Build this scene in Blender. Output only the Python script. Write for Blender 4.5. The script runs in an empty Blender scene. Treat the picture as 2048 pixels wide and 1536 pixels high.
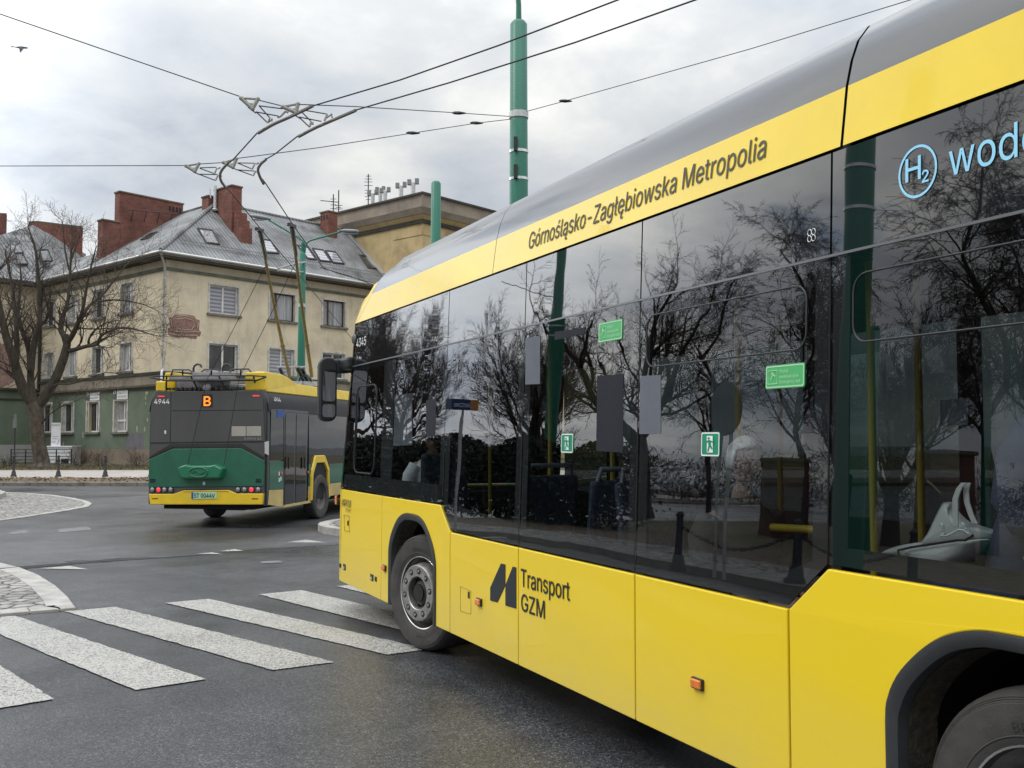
import bpy, bmesh, math, random
from mathutils import Vector, Matrix, noise
R = math.radians
SC = bpy.context.scene
COL = SC.collection
# ------------------------------------------------------------------ camera model (used to survey points of the place)
CAM_H = 1.76
FOC = 2050.0
PITCH = math.atan(110 / 2050)
SP, CP = math.sin(PITCH), math.cos(PITCH)


def ray(px, py):
    a, b = (px - 1024) / FOC, (768 - py) / FOC
    return Vector((a, CP - b * SP, SP + b * CP))


def gp(px, py, z=0.0):
    d = ray(px, py)
    t = (z - CAM_H) / d.z
    return Vector((d.x * t, d.y * t, z))


def at(px, py, Y):
    d = ray(px, py)
    t = Y / d.y
    return Vector((d.x * t, Y, CAM_H + d.z * t))


def on_plane(px, py, P, N):
    d = ray(px, py)
    o = Vector((0, 0, CAM_H))
    t = (P - o).dot(N) / d.dot(N)
    return o + d * t


# ------------------------------------------------------------------ mesh builder
class MB:
    def __init__(s):
        s.v = []
        s.f = []

    def add(s, verts, faces):
        o = len(s.v)
        s.v.extend([tuple(p) for p in verts])
        s.f.extend([tuple(i + o for i in f) for f in faces])
        return s

    def face(s, *pts):
        return s.add(pts, [tuple(range(len(pts)))])

    def box(s, c, size, rz=0.0):
        hx, hy, hz = size[0] / 2, size[1] / 2, size[2] / 2
        cs, sn = math.cos(rz), math.sin(rz)
        P = []
        for z in (-hz, hz):
            for x, y in ((-hx, -hy), (hx, -hy), (hx, hy), (-hx, hy)):
                P.append((c[0] + x * cs - y * sn, c[1] + x * sn + y * cs, c[2] + z))
        return s.add(P, [(3, 2, 1, 0), (4, 5, 6, 7), (0, 1, 5, 4), (1, 2, 6, 5), (2, 3, 7, 6), (3, 0, 4, 7)])

    def obox(s, o, a, b, c):
        o, a, b, c = Vector(o), Vector(a), Vector(b), Vector(c)
        P = [o, o + a, o + a + b, o + b, o + c, o + a + c, o + a + b + c, o + b + c]
        return s.add(P, [(3, 2, 1, 0), (4, 5, 6, 7), (0, 1, 5, 4), (1, 2, 6, 5), (2, 3, 7, 6), (3, 0, 4, 7)])

    def prism(s, front, back):
        n = len(front)
        fs = [tuple(range(n)), tuple(range(2 * n - 1, n - 1, -1))]
        for i in range(n):
            j = (i + 1) % n
            fs.append((j, i, n + i, n + j))
        return s.add(list(front) + list(back), fs)

    def tube(s, pts, r, n=8, caps=True, closed=False):
        pts = [Vector(p) for p in pts]
        m = len(pts)
        rs = list(r) if isinstance(r, (list, tuple)) else [r] * m
        if m < 2:
            return s
        ref = None
        V = []
        for i in range(m):
            if closed:
                t = pts[(i + 1) % m] - pts[i - 1]
            else:
                t = pts[min(i + 1, m - 1)] - pts[max(i - 1, 0)]
            if t.length < 1e-9:
                t = Vector((0, 0, 1))
            t.normalize()
            if ref is None:
                ref = Vector((0, 0, 1)) if abs(t.z) < 0.9 else Vector((1, 0, 0))
            a = ref - t * ref.dot(t)
            if a.length < 1e-6:
                a = t.orthogonal()
            a.normalize()
            ref = a
            b = t.cross(a)
            for k in range(n):
                g = 2 * math.pi * k / n
                V.append(pts[i] + (a * math.cos(g) + b * math.sin(g)) * rs[i])
        Fc = []
        for i in range(m if closed else m - 1):
            i2 = (i + 1) % m
            for k in range(n):
                k2 = (k + 1) % n
                Fc.append((i * n + k, i * n + k2, i2 * n + k2, i2 * n + k))
        if caps and not closed:
            Fc.append(tuple(range(n - 1, -1, -1)))
            Fc.append(tuple((m - 1) * n + k for k in range(n)))
        return s.add(V, Fc)

    def lathe(s, prof, o, axis, n=24):
        """prof: (radius, distance along axis)"""
        o, ax = Vector(o), Vector(axis).normalized()
        a = ax.orthogonal().normalized()
        b = ax.cross(a)
        V, Fc = [], []
        for (r, h) in prof:
            for k in range(n):
                g = 2 * math.pi * k / n
                V.append(o + ax * h + (a * math.cos(g) + b * math.sin(g)) * max(r, 1e-4))
        for i in range(len(prof) - 1):
            for k in range(n):
                k2 = (k + 1) % n
                Fc.append((i * n + k, i * n + k2, (i + 1) * n + k2, (i + 1) * n + k))
        return s.add(V, Fc)

    def ball(s, c, r, nu=14, nv=9, M=None):
        V, Fc = [], []
        rx, ry, rz = r if isinstance(r, (list, tuple)) else (r, r, r)
        for i in range(nv + 1):
            th = math.pi * i / nv
            for k in range(nu):
                ph = 2 * math.pi * k / nu
                p = Vector((rx * math.sin(th) * math.cos(ph), ry * math.sin(th) * math.sin(ph), rz * math.cos(th)))
                if M:
                    p = M @ p
                V.append(Vector(c) + p)
        for i in range(nv):
            for k in range(nu):
                k2 = (k + 1) % nu
                Fc.append((i * nu + k, (i + 1) * nu + k, (i + 1) * nu + k2, i * nu + k2))
        return s.add(V, Fc)

    def grid(s, rows):
        n = len(rows[0])
        V = [p for r in rows for p in r]
        Fc = []
        for i in range(len(rows) - 1):
            for k in range(n - 1):
                Fc.append((i * n + k, i * n + k + 1, (i + 1) * n + k + 1, (i + 1) * n + k))
        return s.add(V, Fc)

    def build(s, name, mat, parent=None, smooth=None, bevel=0.0, world=False, fix=True, solid=0.0, seg=2):
        me = bpy.data.meshes.new(name)
        v = s.v
        if world and parent is not None:
            inv = MATS[parent.name].inverted()
            v = [tuple(inv @ Vector(p)) for p in v]
        me.from_pydata(v, [], s.f)
        if fix and len(s.f) < 60000:
            bm = bmesh.new()
            bm.from_mesh(me)
            bmesh.ops.remove_doubles(bm, verts=bm.verts, dist=1e-5)
            bmesh.ops.recalc_face_normals(bm, faces=bm.faces)
            bm.to_mesh(me)
            bm.free()
        if smooth is not None:
            for p in me.polygons:
                p.use_smooth = True
            if smooth < 179:
                me.set_sharp_from_angle(angle=R(smooth))
        if mat is not None:
            me.materials.append(mat)
        o = bpy.data.objects.new(name, me)
        COL.objects.link(o)
        if parent is not None:
            o.parent = parent
            if world:
                MATS[o.name] = MATS[parent.name]
            elif parent.name in MATS:
                MATS[o.name] = MATS[parent.name]
        else:
            MATS[o.name] = Matrix.Identity(4)
        if solid:
            m = o.modifiers.new('solid', 'SOLIDIFY')
            m.thickness = solid
            m.offset = -1
        if bevel:
            m = o.modifiers.new('bevel', 'BEVEL')
            m.width = bevel
            m.segments = seg
            m.limit_method = 'ANGLE'
            m.angle_limit = R(35)
        return o


MATS = {}


def tag(o, label, cat, group=None, kind=None):
    if label:
        o['label'] = label
    if cat:
        o['category'] = cat
    if group:
        o['group'] = group
    if kind:
        o['kind'] = kind
    return o


def thing(name, label, cat, loc=(0, 0, 0), rz=0.0, group=None):
    o = bpy.data.objects.new(name, None)
    COL.objects.link(o)
    o.empty_display_size = 0.3
    o.location = loc
    o.rotation_euler = (0, 0, rz)
    MATS[o.name] = Matrix.Translation(Vector(loc)) @ Matrix.Rotation(rz, 4, 'Z')
    return tag(o, label, cat, group)


def structure(o):
    o['kind'] = 'structure'
    return o


def copy_tree(o, parent=None):
    c = o.copy()
    COL.objects.link(c)
    MATS[c.name] = MATS.get(o.name, Matrix.Identity(4))
    if parent is not None:
        c.parent = parent
    for ch in list(o.children):
        copy_tree(ch, c)
    return c


# letter outlines by character number: advance width, then closed outlines as x, y pairs in 1/1000 units
GLYPH_SPACE = 187
GLYPH_CAP = 0.5087
GLYPHS = {
 35: (440, [[242,0,326,509,377,509,294,0], [10,140,19,192,400,192,391,140], [64,0,147,509,198,509,115,0], [40,316,49,368,429,368,421,316]]),
 45: (453, [[337,244,337,188,114,188,114,244]]),
 48: (453, [[227,-7,199,-5,174,1,151,11,130,24,111,41,95,62,80,86,69,113,60,144,53,178,49,214,48,254,49,294,53,330,60,364,69,395,81,422,95,447,112,467,130,484,151,498,174,508,200,514,227,516,254,514,279,508,302,498,323,484,342,467,358,447,372,422,384,395,393,364,400,330,404,294,405,254,404,214,400,178,393,144,384,113,373,86,359,62,342,41,323,24,302,11,279,1,254,-5], [227,50,245,51,261,56,276,63,290,74,303,87,313,103,323,122,330,144,336,168,340,194,343,223,344,254,343,285,340,314,336,341,330,365,323,387,313,405,303,422,290,435,276,446,261,453,245,458,227,460,209,458,192,453,177,446,163,435,151,422,140,405,131,387,123,365,117,341,113,314,110,285,109,254,110,223,113,194,117,168,123,144,131,122,140,103,151,87,163,74,177,63,192,56,209,51]]),
 49: (453, [[76,0,76,55,391,55,391,0], [276,509,276,0,212,0,212,448,209,448,86,358,86,427,198,509]]),
 50: (453, [[64,0,64,47,234,229,282,282,299,305,311,327,318,348,320,371,317,397,308,419,293,436,273,449,250,457,224,460,196,457,172,447,153,433,139,413,130,390,127,362,66,362,67,384,71,405,77,424,86,442,98,459,111,473,126,486,143,496,162,505,182,511,203,514,225,516,247,514,268,511,288,505,306,497,323,486,337,474,350,461,361,445,370,428,376,411,380,392,381,372,378,345,371,318,365,304,357,290,347,275,336,259,267,180,153,60,153,57,389,57,389,0]]),
 51: (453, [[218,-7,195,-6,173,-3,152,2,133,10,114,19,98,30,83,43,70,57,60,74,52,91,46,111,44,132,109,132,115,107,126,87,144,71,165,59,191,52,219,50,248,53,275,61,297,74,315,93,325,116,329,145,326,172,316,196,299,217,275,234,260,240,242,244,223,247,201,248,157,248,157,299,288,448,288,452,70,452,70,509,372,509,372,461,211,278,211,289,239,290,264,288,287,284,308,276,327,265,344,253,359,239,371,222,381,205,387,186,392,166,393,145,392,123,387,103,380,84,370,66,358,50,344,36,327,23,309,12,288,4,266,-2,243,-6]]),
 52: (453, [[40,105,40,158,247,509,311,509,109,166,109,163,413,163,413,105], [282,0,282,121,282,146,282,318,343,318,343,0]]),
 53: (453, [[221,-7,199,-6,178,-2,159,3,140,11,123,21,108,32,94,45,83,60,73,76,66,93,62,111,60,130,122,130,127,108,138,89,154,73,173,60,196,52,221,50,250,53,276,64,298,82,314,104,324,131,328,162,327,178,324,193,320,208,314,221,297,244,275,262,248,273,218,277,192,275,167,268,145,258,128,246,67,253,96,509,366,509,366,452,151,452,134,301,136,301,155,315,178,325,203,331,229,334,247,333,263,330,279,326,294,321,308,314,321,306,334,296,345,285,355,273,364,260,372,246,379,231,384,215,388,199,390,181,391,163,390,139,385,117,379,95,369,76,357,57,343,41,327,27,309,15,289,6,268,-1,245,-5]]),
 57: (453, [[226,516,249,514,271,510,291,503,310,494,328,482,343,468,356,452,368,434,377,414,384,393,388,371,389,347,388,328,385,309,380,290,373,270,363,248,350,224,334,197,315,168,200,0,130,0,301,248,307,248,299,234,287,221,273,210,257,202,238,196,218,195,195,196,175,199,155,206,137,214,121,225,106,237,94,252,83,269,74,287,68,307,65,329,64,352,65,375,69,397,75,417,85,436,96,454,110,469,125,483,143,494,162,504,182,510,203,514], [226,460,199,457,174,446,154,429,138,407,129,381,125,352,129,322,138,295,154,274,174,257,199,247,226,243,254,247,279,257,299,273,314,295,324,321,327,350,324,381,314,407,299,429,279,446,254,457]]),
 65: (480, [[16,0,201,509,276,509,463,0,395,0,287,302,264,372,232,478,245,478,213,371,191,302,85,0], [110,142,110,199,370,199,370,142]]),
 66: (456, [[60,0,60,509,241,509,266,508,289,504,310,499,329,491,345,481,359,469,371,456,381,442,388,426,394,410,397,392,398,374,395,344,387,320,373,301,356,286,336,275,315,267,315,262,339,257,363,245,385,227,402,203,409,189,414,173,417,155,418,136,417,117,413,100,408,83,400,67,390,52,377,39,362,28,344,18,324,10,301,4,275,1,247,0], [125,57,245,57,272,58,296,63,315,70,330,80,341,92,349,105,354,120,355,137,352,161,342,184,327,203,306,218,279,228,248,231,125,231], [125,285,238,285,265,288,288,296,308,309,323,326,333,348,336,372,334,388,330,403,323,417,313,429,299,439,283,446,263,450,240,452,125,452]]),
 67: (510, [[267,-7,235,-5,205,1,177,11,150,25,126,42,104,63,86,88,70,115,57,146,48,179,42,215,40,254,42,293,48,329,57,362,70,393,86,421,104,445,126,466,150,484,177,498,205,508,235,514,267,516,286,515,305,513,323,509,340,504,357,498,373,490,388,481,402,471,415,460,427,447,438,433,448,418,456,402,463,385,469,367,473,348,408,348,401,373,389,395,375,413,357,428,337,440,315,449,292,454,267,456,245,454,223,450,203,443,184,432,166,419,150,403,137,385,125,364,116,340,109,314,105,285,103,254,105,223,109,194,116,168,125,145,137,123,151,105,166,89,184,76,203,66,223,59,245,54,267,53,292,55,315,60,337,69,357,81,375,96,389,114,401,136,408,160,473,160,469,142,463,124,457,107,448,91,438,76,428,62,416,49,402,38,388,28,373,19,357,11,341,5,323,0,305,-4,286,-6]]),
 68: (502, [[219,0,96,0,96,57,215,57,244,58,272,63,296,70,318,81,337,94,354,110,368,128,379,149,388,172,394,198,398,226,399,255,398,285,394,312,388,337,379,361,368,381,354,399,338,415,320,428,299,438,275,446,249,450,221,452,93,452,93,509,225,509,261,507,294,501,325,492,353,478,377,461,399,441,418,418,433,391,446,361,455,329,460,293,462,255,460,217,455,181,446,149,433,119,417,92,398,68,376,48,351,31,322,17,291,8,256,2], [125,509,125,0,60,0,60,509]]),
 69: (419, [[60,0,60,509,372,509,372,452,125,452,125,286,355,286,355,229,125,229,125,57,375,57,375,0]]),
 71: (520, [[269,-7,236,-5,205,1,176,11,149,25,125,43,104,64,85,88,69,116,57,146,47,179,42,215,40,254,42,293,47,329,57,362,69,393,85,421,103,445,125,466,149,484,175,498,203,508,233,514,265,516,285,515,304,513,322,509,340,504,358,497,374,489,389,480,403,469,416,458,429,445,439,431,449,416,458,401,465,384,470,367,474,349,408,349,399,372,387,393,373,411,356,427,337,439,315,448,291,454,265,456,243,454,222,450,202,443,183,432,166,419,150,404,137,385,125,364,116,340,109,314,105,285,103,254,105,223,109,194,116,168,125,145,137,124,151,105,166,90,184,76,203,66,224,59,246,54,269,53,290,54,309,57,328,63,345,71,360,81,374,93,386,107,396,123,404,141,410,160,414,180,415,202,434,199,283,199,283,256,478,256,478,200,476,170,471,141,463,115,451,91,436,69,419,50,399,33,377,19,352,8,326,0,298,-5]]),
 72: (517, [[60,0,60,509,125,509,125,289,392,289,392,509,457,509,457,0,392,0,392,232,125,232,125,0]]),
 73: (301, [[31,0,31,57,118,57,118,452,31,452,31,509,269,509,269,452,183,452,183,57,269,57,269,0]]),
 75: (466, [[104,145,104,216,139,261,174,303,212,344,364,509,448,509,231,276,228,276], [60,0,60,509,125,509,125,334,124,225,125,193,125,0], [372,0,188,259,228,309,449,0]]),
 77: (628, [[60,0,60,509,152,509,277,187,287,159,299,123,311,84,322,49,307,49,318,83,330,121,342,158,352,187,476,509,568,509,568,0,504,0,504,291,504,327,505,369,506,413,507,457,513,457,498,409,482,363,467,322,456,291,342,0,286,0,170,291,159,321,145,361,129,408,112,457,119,457,120,416,121,372,122,328,122,291,122,0]]),
 78: (524, [[60,0,60,509,136,509,343,183,363,151,388,107,414,55,405,54,401,108,399,157,399,195,399,509,463,509,463,0,387,0,202,290,177,331,148,381,108,452,119,454,122,384,124,328,125,291,125,0]]),
 79: (533, [[267,-7,235,-5,205,1,177,11,150,25,126,42,105,63,86,88,70,115,57,146,48,179,42,215,40,254,42,293,48,329,57,362,70,393,86,421,105,445,126,466,150,484,177,498,205,508,235,514,267,516,299,514,329,508,357,498,384,484,408,466,429,445,448,421,464,393,477,362,486,329,491,293,493,254,491,215,486,179,477,146,464,115,448,88,429,63,408,42,384,25,357,11,329,1,299,-5], [267,53,289,54,310,59,330,66,349,76,367,89,383,105,396,123,408,144,418,168,425,194,429,223,430,254,429,286,425,314,418,341,408,365,396,386,383,404,367,420,349,433,330,443,310,450,289,454,267,456,245,454,223,450,203,443,184,433,167,420,151,404,137,385,125,364,116,340,109,314,105,285,103,254,105,223,109,194,116,168,125,144,137,123,151,105,167,89,184,76,203,66,223,59,245,54]]),
 80: (444, [[60,0,60,509,235,509,263,507,289,503,312,497,332,487,350,476,366,462,379,447,390,430,398,411,404,391,407,370,409,348,407,325,404,304,398,284,390,265,379,248,366,233,350,219,332,207,312,198,289,191,263,187,235,186,109,186,109,242,233,242,252,243,269,246,284,250,297,256,318,272,333,294,342,319,344,348,342,376,333,402,318,423,297,439,284,444,268,449,251,451,232,452,125,452,125,0]]),
 82: (449, [[60,0,60,509,236,509,264,507,290,504,313,497,333,489,351,478,367,465,380,450,390,433,399,415,405,395,408,374,409,352,408,330,405,309,399,290,390,271,380,255,367,240,351,228,333,217,312,209,289,203,264,199,236,198,96,198,96,255,234,255,252,256,269,258,284,262,298,267,319,281,334,300,342,324,345,352,342,380,334,405,319,425,298,440,284,445,269,449,252,451,233,452,125,452,125,0], [353,0,230,229,303,229,428,0]]),
 83: (447, [[224,-9,197,-8,172,-4,149,1,128,9,108,19,91,31,76,45,64,60,54,77,46,96,41,115,38,137,104,137,110,110,123,88,142,71,166,59,194,52,224,49,241,50,257,52,272,55,286,60,311,74,329,92,341,114,346,139,342,161,332,179,316,193,296,205,245,222,184,239,154,249,128,260,105,274,86,289,71,307,60,326,54,348,52,372,53,393,58,413,65,431,75,448,87,463,102,476,119,488,138,498,158,506,180,511,203,514,227,516,252,514,275,511,296,505,316,498,334,488,351,476,365,463,377,449,387,433,394,415,399,397,401,378,337,378,334,396,326,412,316,426,302,437,286,447,267,453,247,457,225,459,194,456,167,448,145,435,129,418,118,398,115,376,119,352,131,334,148,319,169,308,212,293,264,279,312,264,336,252,359,238,379,220,395,198,401,185,405,171,407,155,408,139,407,118,403,99,396,81,386,64,374,48,360,34,343,21,323,11,302,2,278,-4,252,-8]]),
 84: (448, [[32,452,32,509,417,509,417,452,257,452,257,0,193,0,193,452]]),
 85: (517, [[259,-8,230,-7,203,-2,177,5,154,15,133,28,114,43,98,60,85,80,74,101,66,124,62,148,60,173,60,509,124,509,124,178,125,160,128,144,133,128,141,113,150,99,160,87,173,77,187,68,203,61,220,56,239,53,259,52,279,53,298,56,315,61,331,68,345,77,357,87,368,99,377,113,384,128,389,144,392,160,393,178,393,509,457,509,457,173,456,148,451,124,443,101,433,80,419,60,403,43,384,28,363,15,340,5,315,-2,288,-7]]),
 86: (480, [[204,0,16,509,84,509,192,206,215,137,248,31,235,31,267,138,290,206,395,509,463,509,278,0]]),
 87: (686, [[155,0,16,509,82,509,163,196,175,145,187,94,197,40,189,40,200,94,211,145,224,196,306,509,380,509,462,196,474,145,486,94,497,40,488,40,499,94,510,145,523,196,603,509,670,509,530,0,455,0,368,323,351,391,336,475,350,475,335,395,318,323,230,0]]),
 89: (472, [[203,0,203,208,16,509,91,509,192,344,222,292,250,230,224,230,251,293,280,344,381,509,455,509,268,208,268,0]]),
 90: (439, [[42,0,42,46,273,385,306,431,341,476,348,454,285,452,223,452,40,452,40,509,397,509,397,462,169,129,134,81,97,33,90,54,152,57,214,57,399,57,399,0]]),
 97: (389, [[160,-9,142,-8,126,-5,110,-1,94,5,80,12,68,22,57,32,48,45,40,58,35,73,31,90,30,108,34,138,43,161,58,179,78,193,100,203,125,211,178,220,234,227,252,230,265,235,273,243,276,255,276,257,273,279,267,297,256,311,240,322,220,329,196,331,171,329,149,322,132,313,118,301,107,288,100,274,41,291,48,308,57,322,67,335,79,346,91,355,104,364,118,370,133,375,148,379,163,382,179,384,194,384,239,379,263,372,286,360,306,343,322,320,329,306,333,290,336,272,337,251,337,0,277,0,277,52,272,52,252,25,236,12,215,1,190,-6], [170,45,202,49,228,59,248,74,263,93,272,115,276,138,276,190,259,182,231,176,200,171,175,168,134,159,117,150,103,139,95,124,92,105,94,87,102,72,114,61,130,52,149,47]]),
 98: (425, [[229,-8,198,-5,172,4,153,17,138,31,118,59,112,59,112,0,53,0,53,509,114,509,114,319,118,319,137,346,152,360,171,373,197,381,229,384,252,383,274,378,294,371,313,361,330,347,345,332,359,313,370,293,379,270,385,245,389,218,390,189,389,160,385,133,379,108,370,84,359,64,346,45,330,29,313,16,294,5,274,-2,252,-7], [220,47,237,48,253,51,267,57,279,66,291,76,301,88,309,101,316,117,321,133,325,151,327,170,328,189,327,209,325,227,321,245,316,261,309,276,301,290,291,301,280,311,267,319,253,325,237,329,220,330,203,329,188,325,174,320,161,312,150,302,140,291,132,278,125,263,120,247,116,229,113,210,113,189,113,169,116,150,120,132,125,115,132,100,140,86,150,75,162,65,174,57,188,51,204,48]]),
 99: (396, [[207,-8,182,-7,159,-2,137,6,117,16,98,30,82,46,68,64,56,85,46,108,40,133,36,159,34,187,36,216,40,243,46,268,56,291,68,312,82,330,98,346,117,360,137,371,159,378,182,383,207,384,234,383,260,377,284,368,305,356,324,341,340,322,353,301,362,277,303,262,290,289,270,311,242,325,207,330,189,329,173,325,158,319,145,310,134,300,124,287,115,274,108,258,103,242,99,224,97,206,96,187,97,169,99,151,103,134,108,117,115,102,124,89,134,76,145,66,158,57,173,51,189,48,207,46,243,52,271,66,292,89,304,117,363,102,354,78,341,56,325,37,306,21,285,9,261,-1,235,-6]]),
 100: (424, [[195,-8,172,-7,151,-2,130,5,111,16,94,29,79,45,66,64,55,84,46,108,39,133,35,160,34,189,35,218,39,245,46,270,55,293,66,313,79,332,95,347,112,361,131,371,151,378,173,383,196,384,228,381,253,373,272,360,287,346,306,319,311,319,311,509,372,509,372,0,313,0,313,59,307,59,287,31,272,17,252,4,227,-5], [205,47,221,48,236,51,250,57,263,65,274,75,284,86,293,100,299,115,305,132,309,150,311,169,312,189,311,210,309,229,305,247,300,263,293,278,284,291,275,302,263,312,251,320,237,325,221,329,205,330,187,329,172,325,157,319,145,311,133,301,124,290,115,276,108,261,103,245,99,227,97,209,96,189,97,170,99,151,103,133,109,117,115,101,124,88,134,76,145,66,158,57,172,51,188,48]]),
 101: (404, [[212,-8,185,-7,161,-2,138,6,117,16,98,30,82,46,68,64,56,85,46,108,40,132,35,159,34,187,35,215,39,242,46,267,55,290,67,311,81,329,97,346,115,359,135,370,157,378,180,383,205,384,221,384,236,382,251,379,266,374,280,368,294,361,307,351,319,341,331,329,341,315,350,299,357,282,363,263,368,242,370,219,371,194,371,169,75,169,75,221,338,221,310,202,309,220,307,237,303,254,298,269,283,294,263,314,237,326,205,330,189,329,173,326,159,321,146,313,125,294,109,270,99,241,96,211,96,178,97,157,100,139,104,122,110,106,118,92,128,80,139,70,151,61,165,55,179,50,195,47,212,46,234,48,254,53,271,61,285,73,297,88,306,105,365,91,353,63,335,39,324,29,311,19,298,11,283,4,266,-1,249,-5,231,-7]]),
 103: (426, [[207,-151,187,-150,168,-148,150,-144,134,-140,105,-127,82,-110,64,-91,51,-69,101,-41,122,-66,136,-78,154,-88,178,-95,207,-97,229,-96,249,-92,267,-85,282,-75,295,-62,304,-47,310,-28,311,-6,311,68,306,68,287,41,272,28,252,16,227,8,195,5,173,6,152,10,132,17,113,27,95,39,80,53,67,71,55,90,46,112,39,136,35,163,34,191,35,220,39,246,46,271,55,293,66,314,80,332,95,347,112,361,131,371,152,378,173,383,196,384,228,382,253,373,273,360,288,346,308,319,313,319,313,379,372,379,372,-9,371,-32,367,-54,360,-73,350,-90,338,-104,324,-117,308,-127,291,-136,271,-142,251,-147,229,-150], [205,59,222,60,237,63,251,68,264,75,285,95,300,121,305,137,309,154,312,172,312,193,312,212,309,231,305,248,300,264,293,278,285,291,275,303,264,312,251,320,237,325,222,329,205,330,188,329,172,325,158,320,145,312,134,302,124,290,115,277,109,262,103,246,99,229,97,212,96,193,97,173,99,155,103,138,109,123,124,96,145,76,158,68,172,63,188,60]]),
 105: (167, [[53,0,53,379,114,379,114,0], [84,443,67,446,54,455,44,468,41,483,44,499,54,512,67,521,84,524,100,521,114,512,123,499,126,483,123,468,114,455,100,446]]),
 106: (167, [[53,379,114,379,114,-30,113,-47,111,-63,107,-77,102,-90,86,-113,65,-129,52,-135,37,-139,21,-142,4,-143,-10,-143,-10,-87,2,-87,25,-83,40,-72,50,-54,53,-29], [83,443,67,446,53,455,44,468,41,483,44,499,53,512,67,521,83,524,100,521,114,512,123,499,126,483,123,468,114,455,100,446]]),
 107: (381, [[110,137,110,212,121,212,284,379,360,379,184,199,177,199], [53,0,53,509,114,509,114,0], [294,0,148,186,191,229,372,0]]),
 108: (189, [[139,-2,119,-1,101,3,86,10,74,20,65,33,58,47,54,65,53,84,53,509,114,509,114,99,115,77,120,62,130,54,146,52,160,53,170,54,181,3,162,-1]]),
 109: (610, [[53,0,53,379,112,379,112,295,108,295,118,323,132,346,151,363,172,376,195,384,219,386,239,385,257,380,273,372,287,361,299,347,309,331,316,314,321,295,312,295,322,321,337,343,357,361,381,375,407,383,437,386,453,385,468,383,483,378,497,372,510,364,522,354,532,342,541,328,548,313,553,296,556,276,557,255,557,0,496,0,496,254,494,273,490,289,483,302,473,313,447,326,419,330,395,328,374,320,358,307,345,290,338,270,335,247,335,0,274,0,274,260,269,288,253,311,229,326,199,330,178,328,158,320,140,307,126,289,117,266,114,238,114,0]]),
 110: (410, [[114,227,114,0,53,0,53,379,112,379,112,287,102,287,112,312,124,332,137,349,152,362,169,372,187,379,207,383,227,384,246,383,264,380,280,376,295,369,309,360,321,349,332,336,341,321,348,304,353,285,356,264,357,240,357,0,296,0,296,235,295,256,290,275,283,291,273,304,260,315,246,323,229,328,210,329,184,326,161,317,141,303,126,283,117,257]]),
 111: (415, [[207,-8,182,-7,159,-2,137,6,117,16,98,30,82,46,68,64,56,85,46,108,40,133,36,159,34,187,36,216,40,243,46,268,56,291,68,312,82,330,98,346,117,360,137,371,159,378,182,383,207,384,233,383,256,378,278,371,299,360,317,346,333,330,347,312,359,291,369,268,376,243,380,216,381,187,380,159,376,133,369,108,359,85,347,64,333,46,317,30,299,16,278,6,256,-2,233,-7], [207,46,226,48,242,51,257,57,270,66,282,76,292,89,300,102,307,117,312,134,316,151,318,169,319,187,318,206,316,224,312,242,307,258,300,274,292,287,282,300,270,310,257,319,242,325,226,329,207,330,189,329,173,325,158,319,145,310,134,300,124,287,115,274,108,258,103,242,99,224,97,206,96,187,97,169,99,151,103,134,108,117,115,102,124,89,134,76,145,66,158,57,173,51,189,48]]),
 112: (425, [[53,-143,53,379,112,379,112,319,118,319,137,346,152,360,171,373,197,381,229,384,252,383,274,378,294,371,313,361,330,347,345,332,359,313,370,293,379,270,385,245,389,218,390,189,389,160,385,133,379,108,370,84,359,64,346,45,330,29,313,16,294,5,274,-2,252,-7,229,-8,198,-5,173,4,153,17,138,31,118,59,114,59,114,-143], [220,47,237,48,253,51,267,57,279,66,291,76,301,88,309,101,316,117,321,133,325,151,327,170,328,189,327,209,325,227,321,245,316,261,309,276,301,290,291,301,280,311,267,319,253,325,237,329,220,330,203,329,188,325,174,320,161,312,150,302,140,291,132,278,125,263,120,247,116,229,113,210,113,189,113,169,116,150,120,132,125,115,132,100,140,86,150,75,162,65,174,57,188,51,204,48]]),
 114: (260, [[53,0,53,379,112,379,112,321,115,321,130,347,152,367,166,375,181,380,196,384,213,385,229,384,243,384,243,322,230,324,207,326,182,323,159,315,140,301,126,284,117,262,114,237,114,0]]),
 115: (365, [[182,-8,163,-7,145,-5,128,-2,112,3,98,10,84,18,72,27,62,38,53,50,45,63,40,78,36,94,94,107,105,79,124,60,150,49,181,45,200,46,217,50,232,55,244,62,262,81,268,103,265,121,254,136,237,147,212,155,149,170,125,177,104,186,87,196,72,208,61,222,53,237,48,255,47,274,48,290,51,305,57,319,65,332,75,343,87,354,100,363,115,370,131,377,149,381,167,384,187,384,206,384,223,381,239,378,254,372,279,358,299,339,314,316,324,290,268,277,258,298,243,316,219,328,187,333,156,329,131,317,114,299,109,277,112,258,124,243,144,232,172,223,229,209,254,202,275,194,292,183,306,171,317,158,325,142,330,125,331,107,330,90,326,75,321,61,312,47,302,35,290,24,276,15,260,6,242,0,223,-5,203,-7]]),
 116: (227, [[204,379,204,327,6,327,6,379], [65,471,126,471,126,98,128,76,136,61,150,53,170,50,185,51,202,54,213,2,192,-3,168,-4,145,-3,125,2,107,10,92,21,80,35,72,52,67,71,65,93]]),
 117: (410, [[182,-5,164,-4,146,-1,130,4,115,11,101,20,89,31,78,44,69,59,62,76,57,95,54,116,53,139,53,379,114,379,114,144,115,123,119,105,127,89,137,75,150,64,164,56,181,52,200,50,226,53,249,62,268,77,283,97,293,122,296,153,296,379,357,379,357,0,298,0,298,92,307,92,297,67,286,47,272,30,257,17,240,7,222,0,203,-4]]),
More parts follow.
